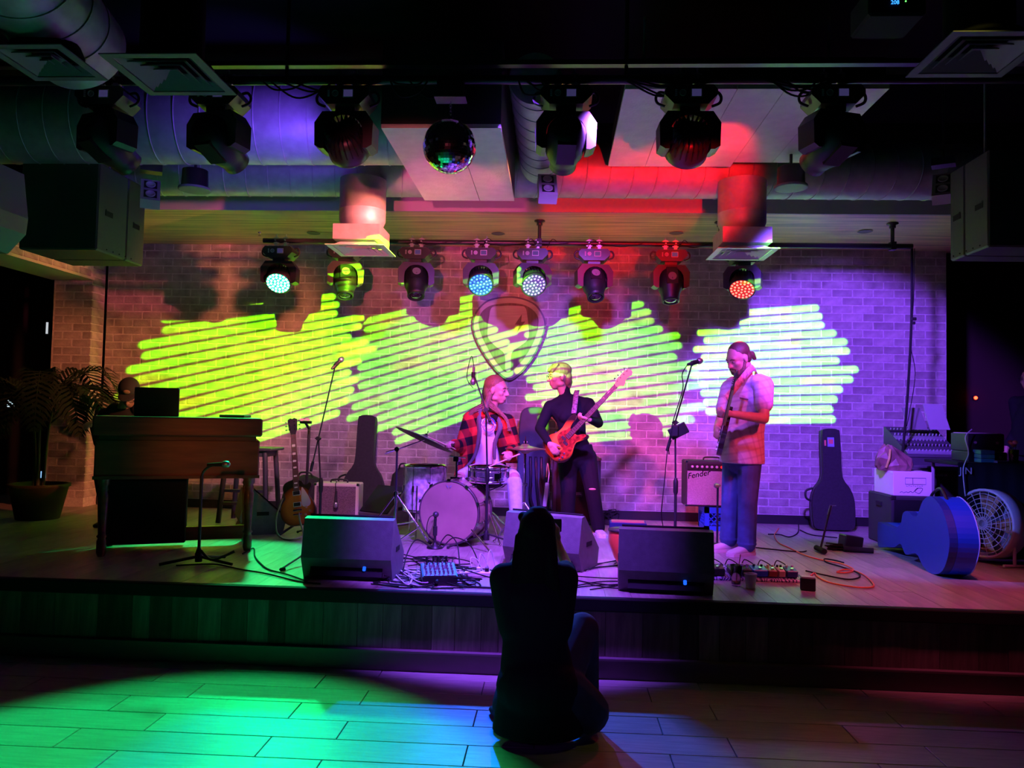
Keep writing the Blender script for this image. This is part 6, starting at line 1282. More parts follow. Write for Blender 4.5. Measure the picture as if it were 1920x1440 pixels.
for k in range(4):
    u_ = .08+k*.25; b = MB(); b.box((0, -.28+.53*u_, .12+(hm_-.12)*u_+.004), (wr*.98, .035 if k % 2 else .07, .008), None, (sl, 0, 0)); b.build('fader_row', mat('mixer_silver', (.32, .32, .36), .4, .4) if k % 2 == 0 else BLK, t)
b = MB()
for i in range(14):
    for k in range(5): u_ = .12+k*.19; b.cyl((-wr/2+.03+i*(wr-.06)/13, -.28+.53*u_, .12+(hm_-.12)*u_), (-wr/2+.03+i*(wr-.06)/13, -.29+.53*u_, .14+(hm_-.12)*u_), .006, n=5)
o = b.build('knobs', mat('knob_grey', (.4, .4, .45), .5), t); o['kind'] = 'stuff'
for sx in (-1, 1): b = MB(); b.ball((sx*wr/2, -.285, .012), .022, 10, 8); b.build('ball_corner', CHR, t)
for px0, px1, pt_, lb, cg in ((1703, 1733, 764, 'narrow dark board leaning on the mixing desk near the brick wall', .22), (1743, 1775, 757, 'taller grey board leaning on the right of the mixing desk', .34)):
    a = at(px0, 800, 8.02); e = at(px1, 800, 8.02); hh_ = at(px0, pt_, 8.02).z-a.z+.03; b = MB(); b.prism([(0, 0), (e.x-a.x+.03, 0), (e.x-a.x-.03, hh_), (-.05, hh_)], 0, .012, Matrix.Rotation(PI/2-R(10), 4, 'X')); tag(b.build('leaning_board', mat('board_grey_%d' % int(cg*100), (cg, cg, cg*.98), .5), None, V((a.x, 8.02, a.z-.03))), lb, 'board')
# table with black cloth, gear on it
tx0 = at(1795, 960, 7.0).x; tz = at(1850, 868, 7.0).z
t = thing('draped_table', 'table draped in black cloth with pale letters at the right edge', 'table', (tx0+.7, 7.3, HS)); b = MB(); b.rbox((0, 0, (tz-HS)-.015), (1.4, .62, .03), .006); b.build('table_top', BLKM, t)
b = MB(); n_ = 40; vs = []
for i in range(n_+1):
    x_ = -.7+1.4*i/n_; vs += [(x_, -.315+.008*math.sin(i*1.7), .01), (x_, -.315, tz-HS-.01)]
b.add(vs, [(2*i, 2*i+2, 2*i+3, 2*i+1) for i in range(n_)], True); b.build('cloth_front', mat('black_cloth', (.012, .011, .018), .9, spec=.2), t)
for sx in (-1, 1):
    for sy in (-1, 1): b = MB(); b.cyl((sx*.64, sy*.26, 0), (sx*.64, sy*.26, tz-HS-.03), .016, n=8); b.build('leg', GRAY, t)
me = text_mesh('J!N', .085, .002, 0, 'LEFT'); me.materials.append(mat('silver_letters', (.5, .5, .6), .4)); link('cloth_letters', me, t, (-.695, -.326, tz-HS-.075), (PI/2, 0, 0))
zt_ = tz
def gear(px, w_, d_, h_, nm, lb, cat, m_, Y=7.3, z=None, part='housing', top=None):
    p = at(px, 868, Y); t = thing(nm, lb, cat, (p.x, Y, z if z is not None else zt_)); b = MB(); b.rbox((0, 0, h_/2), (w_, d_, h_), .006); b.build(part, m_, t)
    if top: b = MB(); b.box((0, 0, h_+.003), (w_*.9, d_*.9, .006)); b.build('top_panel', top, t)
    for sx in (-1, 1): b = MB(); b.cyl((sx*w_*.3, -d_/2, h_*.5), (sx*w_*.3, -d_/2-.012, h_*.5), .012, n=10); b.build('dial', GRAY, t)
    return t
gear(1835, .34, .3, .09, 'rack_unit', 'lower dark rack unit on the draped table', 'equipment', BLK); gear(1832, .32, .3, .16, 'rack_unit', 'dark rack unit with a pale lid stacked above another one', 'equipment', BLK, 7.32, zt_+.092, 'housing', mat('pale_lid', (.4, .32, .34), .5))
TEAL = mat('teal_lit_spine', (.05, .30, .38), .5)  # teal light on the spines is put into their colour
for k in range(3): p = at(1843, 868, 7.12); b = MB(); b.rbox((0, 0, .018), (.12, .16, .034), .003); tag(b.build('slim_case', TEAL, None, V((p.x, 7.12, zt_+k*.037))), ('teal-lit slim case at the bottom of a pile of three on the draped table', 'teal-lit slim case in the middle of a pile of three on the draped table', 'teal-lit slim case on top of a pile of three on the draped table')[k], 'case', 'pile of teal-lit cases')
p = at(1870, 868, 7.1); t = thing('laptop', 'dark open laptop on the draped table', 'laptop', (p.x+.04, 7.2, zt_), R(30)); b = MB(); b.rbox((0, 0, .01), (.34, .24, .02), .004); b.build('keyboard_base', GRAY, t); b = MB(); b.rbox((0, .14, .13), (.34, .012, .24), .004, None, (R(-14), 0, 0)); b.build('screen_lid', mat('dark_lid', (.10, .12, .09), .4), t)
p = at(1901, 868, 7.05); t = thing('flower_glass', 'small glass with pink flowers at the right picture edge', 'vase', (p.x, 7.05, zt_)); GLS = mat('clear_glass', (.9, .9, .92), .03, trans=1.)
b = MB(); b.lathe([(.035, 0), (.04, .12), (.037, .12), (.032, .006), (.0001, .006)], None, 16); b.build('glass', GLS, t)
for k in range(7): a = k*.9; b = MB(); r_ = .035*(k % 3)/2; b.ball((r_*math.cos(a), r_*math.sin(a), .16+.012*(k % 3)), (.022, .022, .018), 10, 8); b.build('blossom', mat('pink_petal', (.7, .12, .35), .6), t); 
for k in range(5): a = k*1.3; b = MB(); b.tube([(0, 0, .02), (.02*math.cos(a), .02*math.sin(a), .16)], .002, 4); b.build('stem', mat('stem_green', (.05, .15, .03), .6), t)
mcable([at(1822, 805, 7.1), at(1810, 820, 7.05), at(1816, 850, 7.0), at(1806, 880, 6.97), at(1810, 930, 6.97)], 'pale cable looping down beside the rack units', mat('white_cable', (.6, .6, .62), .5), .005)
# red pilot lamp on the corridor wall
p = at(1828, 746, 10.54); t = thing('pilot_light', 'small glowing red light on the dark wall at right', 'light', p); b = MB(); b.box((0, .0, 0), (.06, .03, .06)); b.build('plate', BLK, t); b = MB(); b.ball((0, -.02, 0), .022, 10, 8); b.build('bulb', mat('red_bulb', (.3, 0, 0), .3, emit=(1., .03, .01), estr=14), t)
# blue guitar case standing on its long edge
a_ = on(1690, 1030); e_ = on(1800, 1078); u = (e_-a_); u.z = 0; L_ = u.length; u.normalize(); nrm = V((u.y, -u.x, 0))
if nrm.y > 0: nrm = -nrm
L_ *= 1.14
M_ = Matrix((u, V((0, 0, 1)), u.cross(V((0, 0, 1))))).transposed().to_4x4()
if M_.col[2].xyz.dot(nrm) < 0: sgn = -1
else: sgn = 1
t = thing('guitar_case', 'bright blue guitar case standing on its side on the deck', 'guitar case', a_)
S_ = (on(1800, 1078)-a_).length/1.0
CO = [(.0, .06), (.0, .22), (.03, .25), (.16, .245), (.30, .25), (.40, .30), (.44, .40), (.52, .43), (.60, .40), (.66, .42), (.74, .55), (.86, .60), (1.0, .52), (1.08, .36), (1.08, .22), (1.0, .06), (.86, .0), (.74, .03), (.66, .10), (.58, .09), (.48, .06), (.40, .13), (.30, .08), (.16, .05), (.03, .02)]
CO = smooth2([(x*L_*1.02, y) for x, y in CO], 4)
BLC = mat('bright_blue_shell', (.005, .06, .62), .4, bump=.15, bscale=200)
b = MB(); b.prism(CO, -.15*(sgn), .0, M_); sh = b.build('shell', BLC, t)
b = MB(); b.prism([(x, y) for x, y in CO], -.21*sgn, -.152*sgn, M_); b.build('lid', mat('dark_blue_shell', (.004, .03, .25), .5), t)
b = MB(); b.tube([M_ @ V((x, y, .002*sgn)) for x, y in CO], .005, 5, None, True); b.build('edge_piping', mat('pale_blue_piping', (.3, .4, .75), .4), t)
for x_, y_ in ((.06, .19), (.07, .08), (.80, .47), (.84, .14), (.62, .05), (.98, .3)): b = MB(); b.cyl(M_ @ V((x_*L_, y_, 0)), M_ @ V((x_*L_, y_, .012*sgn)), .014, n=10); b.build('foot_stud', BLK, t)
b = MB(); b.box((0, 0, 0), (.035, .17, .003), M_ @ Matrix.Translation((.53*L_, .30, .004*sgn)) @ Matrix.Rotation(.12, 4, 'Z')); b.build('sticker', mat('pink_sticker', (.75, .55, .65), .5), t)
b = MB(); b.box((0, 0, 0), (.06, .06, .003), M_ @ Matrix.Translation((.36*L_, .245, .004*sgn))); b.build('sticker', mat('pink_sticker', (.75, .55, .65), .5), t)
b = MB(); b.tube(spline([M_ @ V((.70*L_, .52, -.12*sgn)), M_ @ V((.72*L_, .60, -.12*sgn)), M_ @ V((.84*L_, .66, -.12*sgn)), M_ @ V((.92*L_, .58, -.12*sgn))], 5), .012, 6); b.build('handle', BLK, t)
# white round fan behind the blue case
fp_ = V((at(1855, 1010, 6.85).x, 6.85, HS)); fr = .29; ax = V((-.93, -.36, .06)).normalized(); t = thing('floor_fan', 'white round fan with a wire grille behind the blue guitar case', 'fan', fp_); F = frame(V((0, 0, fr+.04)), ax)
WF = mat('white_fan', (.5, .48, .5), .5)
b = MB(); b.lathe([(fr-.02, -.10), (fr, -.09), (fr+.004, .07), (fr-.012, .08), (fr-.02, .06), (fr-.02, -.10)], F, 36); b.build('housing', WF, t)
b = MB()
for rr in (.05, .09, .13, .17, .21, .25): b.tube([F @ V((rr*math.cos(a), rr*math.sin(a), .065+.02*(1-rr/.28))) for a in [2*PI*i/28 for i in range(28)]], .003, 4, None, True)
for k in range(20): a = 2*PI*k/20; b.tube([F @ V((.03*math.cos(a), .03*math.sin(a), .085)), F @ V(((fr-.02)*math.cos(a+.5), (fr-.02)*math.sin(a+.5), .062))], .003, 4)
o = b.build('wire_grille', WF, t); o['kind'] = 'stuff'
b = MB(); b.cyl(F @ V((0, 0, -.09)), F @ V((0, 0, .05)), .06, n=16); b.build('motor', GRAY, t)
for k in range(4):
    a = k*PI/2; b = MB(); b.add([F @ V((.05*math.cos(a-.3), .05*math.sin(a-.3), .0)), F @ V((.25*math.cos(a-.35), .25*math.sin(a-.35), -.02)), F @ V((.25*math.cos(a+.35), .25*math.sin(a+.35), .03)), F @ V((.05*math.cos(a+.3), .05*math.sin(a+.3), .02))], [(0, 1, 2, 3)]); b.build('blade', mat('amber_blade', (.35, .2, .08), .4), t)
for sx in (-1, 1): b = MB(); s2 = F.col[0].xyz*sx*(fr*.8); b.tube([V((s2.x, s2.y, .012)), V((s2.x, s2.y, fr*.6))], .014, 6); b.tube([V((s2.x, s2.y, .014))+ax*.12, V((s2.x, s2.y, .014))-ax*.15], .013, 6); b.build('foot', WF, t)
# a guest cut by the right edge
hc = at(1932, 712, 8.6); base = V((hc.x, 8.6, HS)); t = thing('person', 'onlooker with glasses cut off by the right picture edge', 'person', base); s = 1.05
b = MB(); P, E_ = head(b, hc, (-.9, -.4, 0), (0, 0, 1), s); nk = hc+V((.01, .02, -.18)); pe = V((hc.x+.02, 8.65, HS+.85)); b.cap(nk, .055, P(0, -.03, -.06), .05); torso(b, [pe, nk+V((0, 0, -.3)), nk], [.14, .16, .06], [.1, .1, .05], V((.4, -.9, 0)), V((-.9, -.4, 0)))
for sg in (-1, 1): sh_ = nk+V((.4, -.9, 0))*.17*sg+V((0, 0, -.06)); chain(b, [sh_, sh_+V((.03, 0, -.28)), sh_+V((-.12, -.04, -.5))], [.05, .04, .03]); hand(b, sh_+V((-.12, -.04, -.5)), (-.4, -.1, -.9), (.6, .2, 0), sg); chain(b, [pe+V((.4, -.9, 0))*.08*sg, pe+V((.4, -.9, 0))*.09*sg+V((0, 0, -.4)), pe+V((.4, -.9, 0))*.09*sg+V((0, 0, -.77))], [.085, .06, .045])
pblob('body', b, SKIN, t, .011); eyes(t, P, E_, s)
b = MB(); b.ball(P(0, -.03, .055), (.085*s, .1*s, .085*s), 14, 10, None, E_); pblob('hair', b, BH_, t, .01, 2)
b = MB()
for sx in (-1, 1): b.tube([P(sx*.034+.024*math.cos(a), .104, .002+.018*math.sin(a)) for a in [2*PI*i/12 for i in range(12)]], .0025, 5, None, True); b.tube([P(sx*.058, .103, .006), P(sx*.084, 0, .006)], .0025, 5)
ppart('glasses', b, BLK, t)
b = MB(); torso(b, [pe, nk+V((0, 0, -.3)), nk+V((0, 0, -.03))], [.18, .19, .09], [.13, .13, .07], V((.4, -.9, 0)), V((-.9, -.4, 0)))
for sg in (-1, 1): sh_ = nk+V((.4, -.9, 0))*.17*sg+V((0, 0, -.06)); yoke(b, nk, sh_); chain(b, [sh_, sh_+V((.03, 0, -.28)), sh_+V((-.10, -.03, -.47))], [.07, .055, .045])
pblob('shirt', b, BTP, t, .012, 3)
b = MB()
for sg in (-1, 1): chain(b, [pe+V((.4, -.9, 0))*.08*sg, pe+V((.4, -.9, 0))*.09*sg+V((0, 0, -.4)), pe+V((.4, -.9, 0))*.09*sg+V((0, 0, -.77))], [.11, .085, .07])
pblob('trousers', b, BTP, t, .012, 3)
for sg in (-1, 1): b = MB(); shoe(b, pe+V((.4, -.9, 0))*.09*sg+V((0, 0, -.76)), (-.9, -.4), .27); pblob('shoe', b, BLK, t, .009, 1)
# guitar stand left on the deck and a heap of cables/box next to it
p0 = on(1525, 1030); p1 = on(1552, 1043); tp = at(1558, 948, (p0.y+p1.y)/2+.05); t = thing('floor_guitar_stand', 'folded black guitar stand with a foam roller foot on the deck', 'guitar stand', (p0+p1)/2); c0 = (p0+p1)/2
b = MB(); dd = (p1-p0).normalized(); b.tube([-dd*.10+V((0, 0, .028)), dd*.10+V((0, 0, .028))], .024, 12); b.build('foam_foot', RUB, t)
b = MB(); b.tube([V((0, 0, .03)), tp-c0], .010, 8); b.build('stem', BLKP, t); b = MB(); q = tp-c0; b.box(q-V((.01, 0, .04)), (.022, .012, .09), None, (0, R(14), 0)); b.box(q+V((.02, 0, .0)), (.05, .01, .006)); b.build('neck_rest', GRAY, t)
p0 = on(1590, 1035); t = thing('equipment_box', 'small dark equipment box with tangled leads beside the folded stand', 'equipment', p0+V((.06, .1, 0))); b = MB(); b.rbox((.0, 0, .07), (.18, .12, .13), .008, None, (0, R(8), .2)); b.build('housing', BLK, t)
b = MB(); b.tube([(-.10, -.10, .028), (.14, -.16, .028)], .024, 12); b.build('foam_foot', RUB, t)
b = MB(); rl = random.Random(4)
for k in range(7): b.tube(spline([(rl.uniform(-.22, -.05), rl.uniform(-.06, .08), .008+.012*k % .05) for _ in range(6)], 6), .006, 5)
o = b.build('lead_tangle', RUB, t); o['kind'] = 'stuff'
# ------------------------------------------------------------------ pedal board and small things at the stage edge
a0 = on(1322, 1088); a1 = on(1512, 1094); ux = (a1-a0); LB = ux.length; ux.normalize(); rz_ = math.atan2(ux.y, ux.x)
t = thing('pedal_board', 'patterned pedal board crowded with effect pedals at the stage edge', 'pedal board', (a0+a1)/2+V((0, .16, 0)), rz_)
PT = mat('board_print', (.30, .22, .5), .5)
N = PT.node_tree.nodes; K = PT.node_tree.links; vt = N.new('ShaderNodeTexWave'); vt.inputs['Scale'].default_value = 14; vt.inputs['Distortion'].default_value = 14; vt.inputs['Detail'].default_value = 2; cr = N.new('ShaderNodeValToRGB'); cr.color_ramp.interpolation = 'CONSTANT'; cr.color_ramp.elements[0].color = (.03, .02, .10, 1); cr.color_ramp.elements[1].position = .5; cr.color_ramp.elements[1].color = (.6, .55, .7, 1); tcx = N.new('ShaderNodeTexCoord'); K.new(tcx.outputs['Object'], vt.inputs[0]); K.new(vt.outputs[0], cr.inputs[0]); K.new(cr.outputs[0], N['Principled BSDF'].inputs['Base Color'])
b = MB(); b.rbox((0, .02, .028), (LB, .34, .02), .005, None, (R(7), 0, 0)); b.build('board', PT, t)
b = MB(); b.box((0, -.13, .01), (LB, .02, .018)); b.build('front_foot', BLK, t); b = MB(); b.box((0, .16, .022), (LB, .02, .044)); b.build('rear_foot', BLK, t)
for k, (x_, w_, c_) in enumerate(((-.26, .10, 'k'), (-.14, .07, 'k'), (-.05, .07, 'k'), (.045, .11, 'b'), (.135, .065, 'r'), (.20, .05, 'o'), (.275, .08, 'n'), (-.36, .07, 'k'))):
    m_ = {'k': BLK, 'b': mat('pedal_blue', (.01, .12, .75), .35), 'r': mat('pedal_red', (.25, .05, .03), .4), 'o': mat('pedal_cream', (.5, .4, .3), .4), 'n': mat('pedal_navy', (.02, .05, .25), .4)}[c_]
    b = MB(); b.rbox((0, 0, .025), (w_, .12, .05), .006); pd = b.build('pedal', m_, t, (x_, -.06, .036), (R(7), 0, 0)); b = MB(); b.cyl((0, -.035, .05), (0, -.035, .064), .011, n=10); b.build('foot_switch', CHR, pd)
    for s_ in (-1, 1): b = MB(); b.cyl((s_*w_*.25, .03, .05), (s_*w_*.25, .03, .066), .009, n=8); b.build('knob', BLK if c_ in 'bo' else WHT, pd)
b = MB()
for k in range(5): b.tube(spline([(-.3+k*.12, .01, .09), (-.27+k*.12, .05, .12), (-.22+k*.12, .06, .1), (-.2+k*.12, .0, .085)], 5), .004, 5)
o = b.build('patch_leads', RUB, t); o['kind'] = 'stuff'
p = on(1380, 1098); t = thing('pint_glass', 'pint glass standing on the stage edge in front of the pedal board', 'glass', p); b = MB(); b.lathe([(.030, 0), (.034, .05), (.042, .145), (.040, .145), (.032, .05), (.028, .012), (.0001, .012)], None, 20); b.build('glass', GLS, t); b = MB(); b.lathe([(.0001, .013), (.0275, .013), (.0285, .022), (.0001, .022)], None, 18); b.build('beer_rest', mat('beer', (.7, .4, .08), .1, trans=.8), t)
b = MB(); b.tube([(.0, .0, .02), (.03, -.0, .22)], .003, 6); b.build('straw', mat('red_straw', (.6, .1, .1), .4), t)
p = on(1407, 1102); t = thing('paper_cup', 'white paper cup beside the pint glass', 'cup', p); b = MB(); b.lathe([(.030, 0), (.044, .095), (.047, .097), (.044, .1), (.041, .095), (.028, .004), (.0001, .004)], None, 22); b.build('cup', WHT, t); b = MB(); b.lathe([(.0001, .075), (.0395, .075)], None, 20); b.build('drink', mat('coffee', (.08, .04, .02), .2), t)
p = on(1515, 1108); t = thing('power_adapter', 'black mains adapter standing at the corner of the pedal board', 'adapter', p, R(-15)); b = MB(); b.rbox((0, .03, .045), (.10, .07, .09), .006); b.build('housing', BLK, t); b = MB(); b.box((0, .03, .092), (.085, .055, .004)); b.build('label', mat('pale_label', (.5, .5, .42), .5), t)
OR = mat('orange_cable', (.85, .13, .03), .4)
def floor_cable(px, lab, m_=None, r=.006, grp=None): return mcable([on(x, y)+V((0, 0, r+.001+.002*(i % 2))) for i, (x, y) in enumerate(px)], lab, m_, r, 'audio_cable', grp)
floor_cable([(1460, 992), (1456, 998), (1452, 1006), (1461, 1020), (1481, 1029), (1509, 1043), (1543, 1052), (1578, 1059), (1601, 1070), (1585, 1076), (1569, 1074), (1589, 1070), (1617, 1078), (1637, 1096), (1633, 1103), (1601, 1103), (1555, 1094), (1534, 1084), (1527, 1076), (1520, 1082)], 'orange cable snaking over the deck right of the guitarist', OR)
floor_cable([(1417, 1028), (1450, 1032), (1498, 1036), (1512, 1035)], 'short black cable from the guitarist\'s shoes to the orange cable')
floor_cable([(1511, 1072), (1543, 1080), (1589, 1088), (1612, 1084), (1605, 1074), (1575, 1064), (1550, 1056), (1546, 1050), (1565, 1052), (1582, 1057)], 'black cable looping beside the orange cable')
floor_cable([(1497, 983), (1496, 1000), (1480, 1008), (1462, 1004), (1440, 1003)], 'black cable curling in front of the baseboard')
floor_cable([(1500, 995), (1520, 1004), (1545, 1007), (1570, 1010)], 'black cable running to the folded guitar stand')
floor_cable([(1118, 975), (1150, 985), (1190, 992), (1235, 993), (1290, 990), (1330, 1000)], 'pink-lit cable along the baseboard behind the microphone stand', mat('pink_lit_cable', (.55, .3, .3), .5))  # pink light is put into the base colour of this cable
floor_cable([(1130, 968), (1160, 980), (1200, 990), (1250, 996), (1300, 993)], 'dark cable along the baseboard right of the bass player')
# cables around the bassist: heap with a small box
p = on(1140, 985); t = thing('junction_box', 'small black box with tangled leads beside the bass player\'s foot', 'equipment', p+V((.02, .05, 0))); b = MB(); b.rbox((.02, 0, .03), (.16, .09, .055), .006); b.build('housing', BLK, t); b = MB()
for k in range(9): b.tube(spline([(rl.uniform(-.12, .1), rl.uniform(-.05, .06), rl.uniform(.01, .17)) for _ in range(5)], 5), .005, 5)
o = b.build('lead_tangle', RUB, t); o['kind'] = 'stuff'
# left foreground leads
floor_cable([(455, 1040), (475, 1030), (478, 1045), (490, 1060), (505, 1070), (540, 1080), (575, 1092)], 'black cable running from the organ leg to the front left monitor')
floor_cable([(330, 1062), (400, 1060), (450, 1069), (500, 1078), (560, 1092), (600, 1097)], 'black cable along the stage edge from the low microphone stand')
p = on(556, 1060); b = MB(); t = thing('spare_stand_leg', 'black stand leg poking out from behind the front left monitor', 'mic stand', on(525, 1072)); q = on(575, 1055)-on(525, 1072); b.tube([V((0, 0, .015)), q+V((.0, 0, .08))], .009, 6); b.build('leg', BLKP, t); b = MB(); b.tube([V((0, 0, .014)), V((.035, .015, .02))], .014, 8); b.build('rubber_foot', RUB, t)
# small mixer with plugs
p0 = on(800, 1094); t = thing('small_mixer', 'small mixing box bristling with plugs on the deck in front of the bass drum', 'mixer', p0+V((.07, .08, 0)), R(14)); b = MB(); Mx = Matrix(((0, 0, 1, 0), (1, 0, 0, 0), (0, 1, 0, 0), (0, 0, 0, 1))); b.prism([(-.11, 0), (-.11, .055), (.11, .105), (.11, 0)], -.12, .12, Mx); b.build('housing', BLK, t)
b = MB(); b.box((0, 0, .083), (.225, .215, .004), None, (R(12.8), 0, 0)); b.build('top_panel', mat('mixer_grey', (.10, .10, .11), .5), t)
b = MB()
for i in range(7):
    for k in range(4): b.cyl((-.09+i*.03, -.07+k*.045, .07+k*.0102), (-.09+i*.03, -.07+k*.045, .09+k*.0102), .006, n=6)
o = b.build('knobs', GRAY, t); o['kind'] = 'stuff'
b = MB()
for x_, y_ in ((-.08, .08), (-.03, .09), (.0, .07), (.06, .08)): b.cyl((x_, y_, .09), (x_, y_, .16), .009, n=8)
b.cyl((-.02, -.11, .03), (-.03, -.17, .03), .011, n=8); o = b.build('plugs', BLK, t); o['kind'] = 'stuff'
mw = p0+V((.07, .08, 0))
CG = 'black leads tangled around the small mixer'
rl = random.Random(11)
for k in range(22):
    # loose leads spilling left and right of the mixer, over the stage edge zone
    x0 = rl.uniform(745, 900); y0 = rl.uniform(1062, 1100); P_ = []
    for j in range(6):
        q = on(x0+rl.uniform(-55, 55), min(1104, max(1048, y0+rl.uniform(-22, 18)))); P_.append(q+V((0, 0, .006+ (.05 if j in (2, 3) and k % 3 == 0 else .0)+.004*(k % 4))))
    b = MB(); b.tube(spline(P_, 7), .0045, 5); tag(b.build('audio_cable', RUB if k % 7 else mat('white_cable', (.6, .6, .62), .5)), 'black lead in the tangle around the small mixer' if k % 7 else 'white lead in the tangle around the small mixer', 'cable', CG)
for k, pts in enumerate((((700, 1096), (760, 1104), (830, 1098), (900, 1104), (960, 1106)), ((690, 1085), (740, 1092), (790, 1102), (850, 1106)), ((860, 1085), (880, 1100), (930, 1104), (985, 1108)), ((740, 1045), (770, 1050), (790, 1062)))):
    floor_cable(pts, ('long lead along the stage edge below the small mixer', 'lead running from the front left monitor to the small mixer', 'lead looping right of the small mixer to the crouching woman', 'short lead behind the small mixer')[k], None, .005)
for k, pts in enumerate((((828, 1060, .13), (850, 1048, .17), (880, 1052, .13), (900, 1070, .03)), ((808, 1062, .14), (780, 1050, .16), (762, 1065, .1), (755, 1080, .01)), ((820, 1060, .14), (838, 1050, .2), (856, 1056, .15), (862, 1078, .05)))):
    mcable([on(x, y)+V((0, 0, z)) for x, y, z in pts], ('lead arching right out of the small mixer', 'lead arching left out of the small mixer', 'short lead arching over the small mixer')[k], None, .005)
p = on(897, 1082); t = thing('power_strip', 'white power strip with plugs right of the small mixer', 'power strip', p, R(5)); b = MB(); b.rbox((0, .02, .018), (.20, .05, .036), .006); b.build('strip', WHT, t)
for k in range(3): b = MB(); b.rbox((-.06+k*.06, .02, .05), (.03, .03, .035), .005); b.build('plug', BLK if k != 1 else WHT, t)
b = MB()
for k in range(3): b.tube(spline([(-.05+k*.05, .03, .05), (-.06+k*.07, .08, .12+.03*k), (-.01+k*.06, .12, .10), (.03+k*.05, .10, .02)], 6), .004, 5)
o = b.build('flex', mat('white_cable', (.6, .6, .62), .5), t); o['kind'] = 'stuff'
# leads between the middle and right monitors
rl = random.Random(23)
for k in range(10):
    x0 = rl.uniform(1060, 1110); x1 = x0+rl.uniform(70, 150); y0 = rl.uniform(1066, 1112); y1 = min(1116, y0+rl.uniform(-24, 26)); bw_ = rl.uniform(-5, 5); ys_ = [y0, y0*.6+y1*.4+bw_, y0*.35+y1*.65+bw_, y1]
    b = MB(); b.tube(spline([on(x0+(x1-x0)*i/3, ys_[i])+V((0, 0, .006+.003*(k % 3))) for i in range(4)], 6), .0045, 5); tag(b.build('audio_cable', RUB), 'black lead crossing the deck between the two right floor monitors', 'cable', 'leads between the monitors')
# orange-red guitar on a low stand and a small navy pedal case beside the right monitor
gb = on(1150, 1066)+V((0, .06, .06)); gt = gb+V((.05, .32, .83)); M_ = gmat(gb, gt, (-.45, -.85, .35)); M_.translation = gb+(gt-gb).normalized()*.235
p = on(1140, 1040)
t = thing('orange_drum', 'orange hand drum standing half hidden behind the right floor monitor', 'drum', on(1160, 1066)+V((.05, .04, 0)), R(10)); b = MB(); b.loft([((0, 0, .01), (.04, 0, 0), (0, .04, 0)), ((0, 0, .08), (.085, 0, 0), (0, .085, 0)), ((0, 0, .2), (.13, 0, 0), (0, .13, 0)), ((0, 0, .29), (.125, 0, 0), (0, .125, 0))], 24); b.build('shell', mat('orange_lacquer', (.85, .12, .05), .3, coat=.4), t); b = MB(); b.lathe([(.127, .285), (.133, .285), (.133, .3), (.0001, .302)], None, 24); b.build('hoop', mat('hoop_dark', (.03, .02, .02), .4), t)
b = MB(); 
for a in (0.3, 2.4, 4.5): b.tube([(.05*math.cos(a), .05*math.sin(a), .06), (.1*math.cos(a), .1*math.sin(a), .005)], .006, 5)
b.build('base_feet', CHR, t)
t = thing('pedal_case', 'small navy case with yellow and white stickers behind the right floor monitor', 'case', on(1158, 1022)+V((.1, .12, .0)), R(-3)); zz = .20; b = MB(); b.rbox((0, 0, zz/2), (.34, .2, zz), .006); b.build('case_body', mat('navy_case', (.012, .02, .10), .4), t)
b = MB(); b.box((-.05, -.102, .05), (.06, .004, .04)); b.build('sticker', mat('yellow_sticker', (.75, .45, .03), .5), t); b = MB(); b.box((.03, -.102, .045), (.05, .004, .04)); b.build('sticker', mat('white_sticker', (.6, .6, .65), .5), t); b = MB(); b.box((0, 0, zz+.003), (.3, .16, .006)); b.build('lid_edge', mat('red_lid', (.5, .1, .12), .5), t)
# white power tube hung beside the bass cabinet
pa_ = at(1026, 905, 8.35); pz = at(1023, 950, 8.35); t = thing('white_extension_lead', 'white upright power strip beside the bass cabinet', 'power strip', (pz.x, 8.35, pz.z)); b = MB(); b.rbox((0, 0, (pa_.z-pz.z)/2), (.042, .03, pa_.z-pz.z), .008, None, (0, R(5), 0)); b.build('strip', WHT, t); b = MB(); b.tube(spline([(.02, 0, pa_.z-pz.z), (.03, .02, pa_.z-pz.z+.1), (.01, .1, pa_.z-pz.z+.2), (0, .1, pa_.z-pz.z+.05)], 6), .005, 5); b.build('flex', WHT, t)
# cable and clip hanging from the rear pipe at right
xq = at(1710, 470, BY).x
t = thing('hanging_cable', 'black cable drop hanging from the right end of the rear pipe', 'cable', (xq, BY, BZ)); L0 = V((xq, BY, BZ)); b = MB(); b.tube(spline([(0, 0, -.02), at(1709, 600, BY)-L0, at(1703, 720, BY)-L0, at(1697, 800, BY)-L0, at(1690, 868, BY+.02)-L0], 6), .012, 6); b.build('cable', RUB, t)
b = MB(); b.tube(spline([(.025, 0, -.02), at(1713, 560, BY)-L0, at(1707, 640, BY)-L0, at(1716, 700, BY)-L0, at(1706, 770, BY)-L0, at(1700, 800, BY)-L0], 6), .004, 5); b.build('thin_cable', RUB, t); q = at(1713, 598, BY)-L0; b = MB(); b.rbox(q, (.05, .03, .03), .005); b.rbox(q+V((0, 0, -.04)), (.03, .025, .03), .005); b.build('clip', BLK, t)
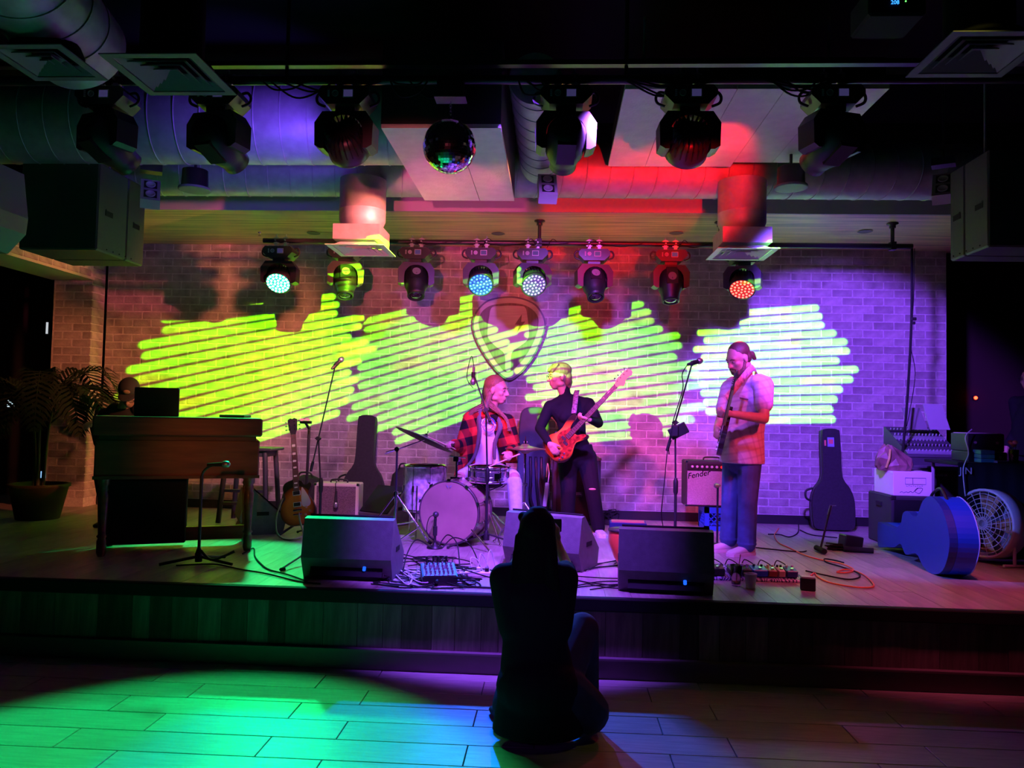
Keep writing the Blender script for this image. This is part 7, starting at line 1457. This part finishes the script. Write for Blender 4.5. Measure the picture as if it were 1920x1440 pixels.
# ------------------------------------------------------------------ palm in a planter at left, lobby lights
pp = V((at(70, 980, 7.75).x, 7.75, HS)); t = thing('potted_palm', 'feathery palm in a planter at the left end of the stage', 'plant', pp); b = MB(); b.lathe([(.20, 0), (.27, .32), (.29, .33), (.29, .36), (.25, .36), (.24, .30), (.0001, .30)], None, 24); b.build('planter', mat('ochre_planter', (.06, .045, .015), .8), t)
LEAF = mat('palm_leaf', (.016, .028, .010), .8, spec=.12); rp_ = random.Random(2)
b = MB()
for k in range(5): a = k*1.25; b.tube(spline([(.04*math.cos(a), .04*math.sin(a), .3), (.06*math.cos(a), .06*math.sin(a), .8), (.10*math.cos(a), .10*math.sin(a), 1.15)], 4), .018, 6)
b.build('stems', mat('palm_stem', (.08, .07, .03), .7), t)
for k in range(17):
    a = 2*PI*k/17*1.0+rp_.uniform(-.15, .15); Lr = rp_.uniform(.75, 1.05); up = rp_.uniform(.45, 1.15); P_ = [V((.05*math.cos(a), .05*math.sin(a), .95)), V((math.cos(a)*Lr*.3, math.sin(a)*Lr*.3, .95+.42*up)), V((math.cos(a)*Lr*.62, math.sin(a)*Lr*.62, .95+.55*up)), V((math.cos(a)*Lr*.95, math.sin(a)*Lr*.95, .95+.40*up-.12)), V((math.cos(a)*Lr*1.1, math.sin(a)*Lr*1.1, .95+.22*up-.28))]
    q = spline(P_, 7); b = MB(); b.tube(q, [.008*(1-.7*i/len(q)) for i in range(len(q))], 5)
    for i in range(5, len(q)-1):
        tn = (q[i+1]-q[i-1]).normalized(); sd = tn.cross(V((0, 0, 1))).normalized()
        for s_ in (-1, 1):
            for sub in (0, .5):
                base_ = q[i]+tn*sub*.03; ll = .34*math.sin(PI*min(1, (i+sub+2)/len(q)))**.7*rp_.uniform(.8, 1.1); d1 = (sd*s_*.75+tn*.7+V((0, 0, .12))).normalized(); m1 = base_+d1*ll*.5; e1 = base_+d1*ll*.9+V((0, 0, -.25*ll)); wv = tn.cross(d1).cross(d1).normalized()*.010
                b.add([base_-wv*.5, base_+wv*.5, m1+wv, m1-wv, e1], [(0, 1, 2, 3), (3, 2, 4)])
    b.build('frond', LEAF, t)
for px, py, Y, w_, h_, lb, c_, e_ in ((82, 890, 10.3, .09, .09, 'small pale blue screen glowing beyond the left opening', (.3, .6, 1.), 1.2), (20, 757, 10.3, .10, .10, 'small white lamp glowing behind the palm fronds', (.7, .9, 1.), 1.0), (88, 615, 10.3, .03, .16, 'thin vertical light strip beyond the left opening', (.8, .85, .9), .7)):
    p = at(px, py, Y); t = thing('lobby_light', lb, 'light', p); b = MB(); b.rbox((0, .02, 0), (w_+.02, .03, h_+.02), .004); b.build('housing', BLK, t); b = MB(); b.box((0, .002, 0), (w_, .004, h_)); b.build('lit_panel', mat('panel_%d' % px, c_, .4, emit=c_, estr=e_), t)
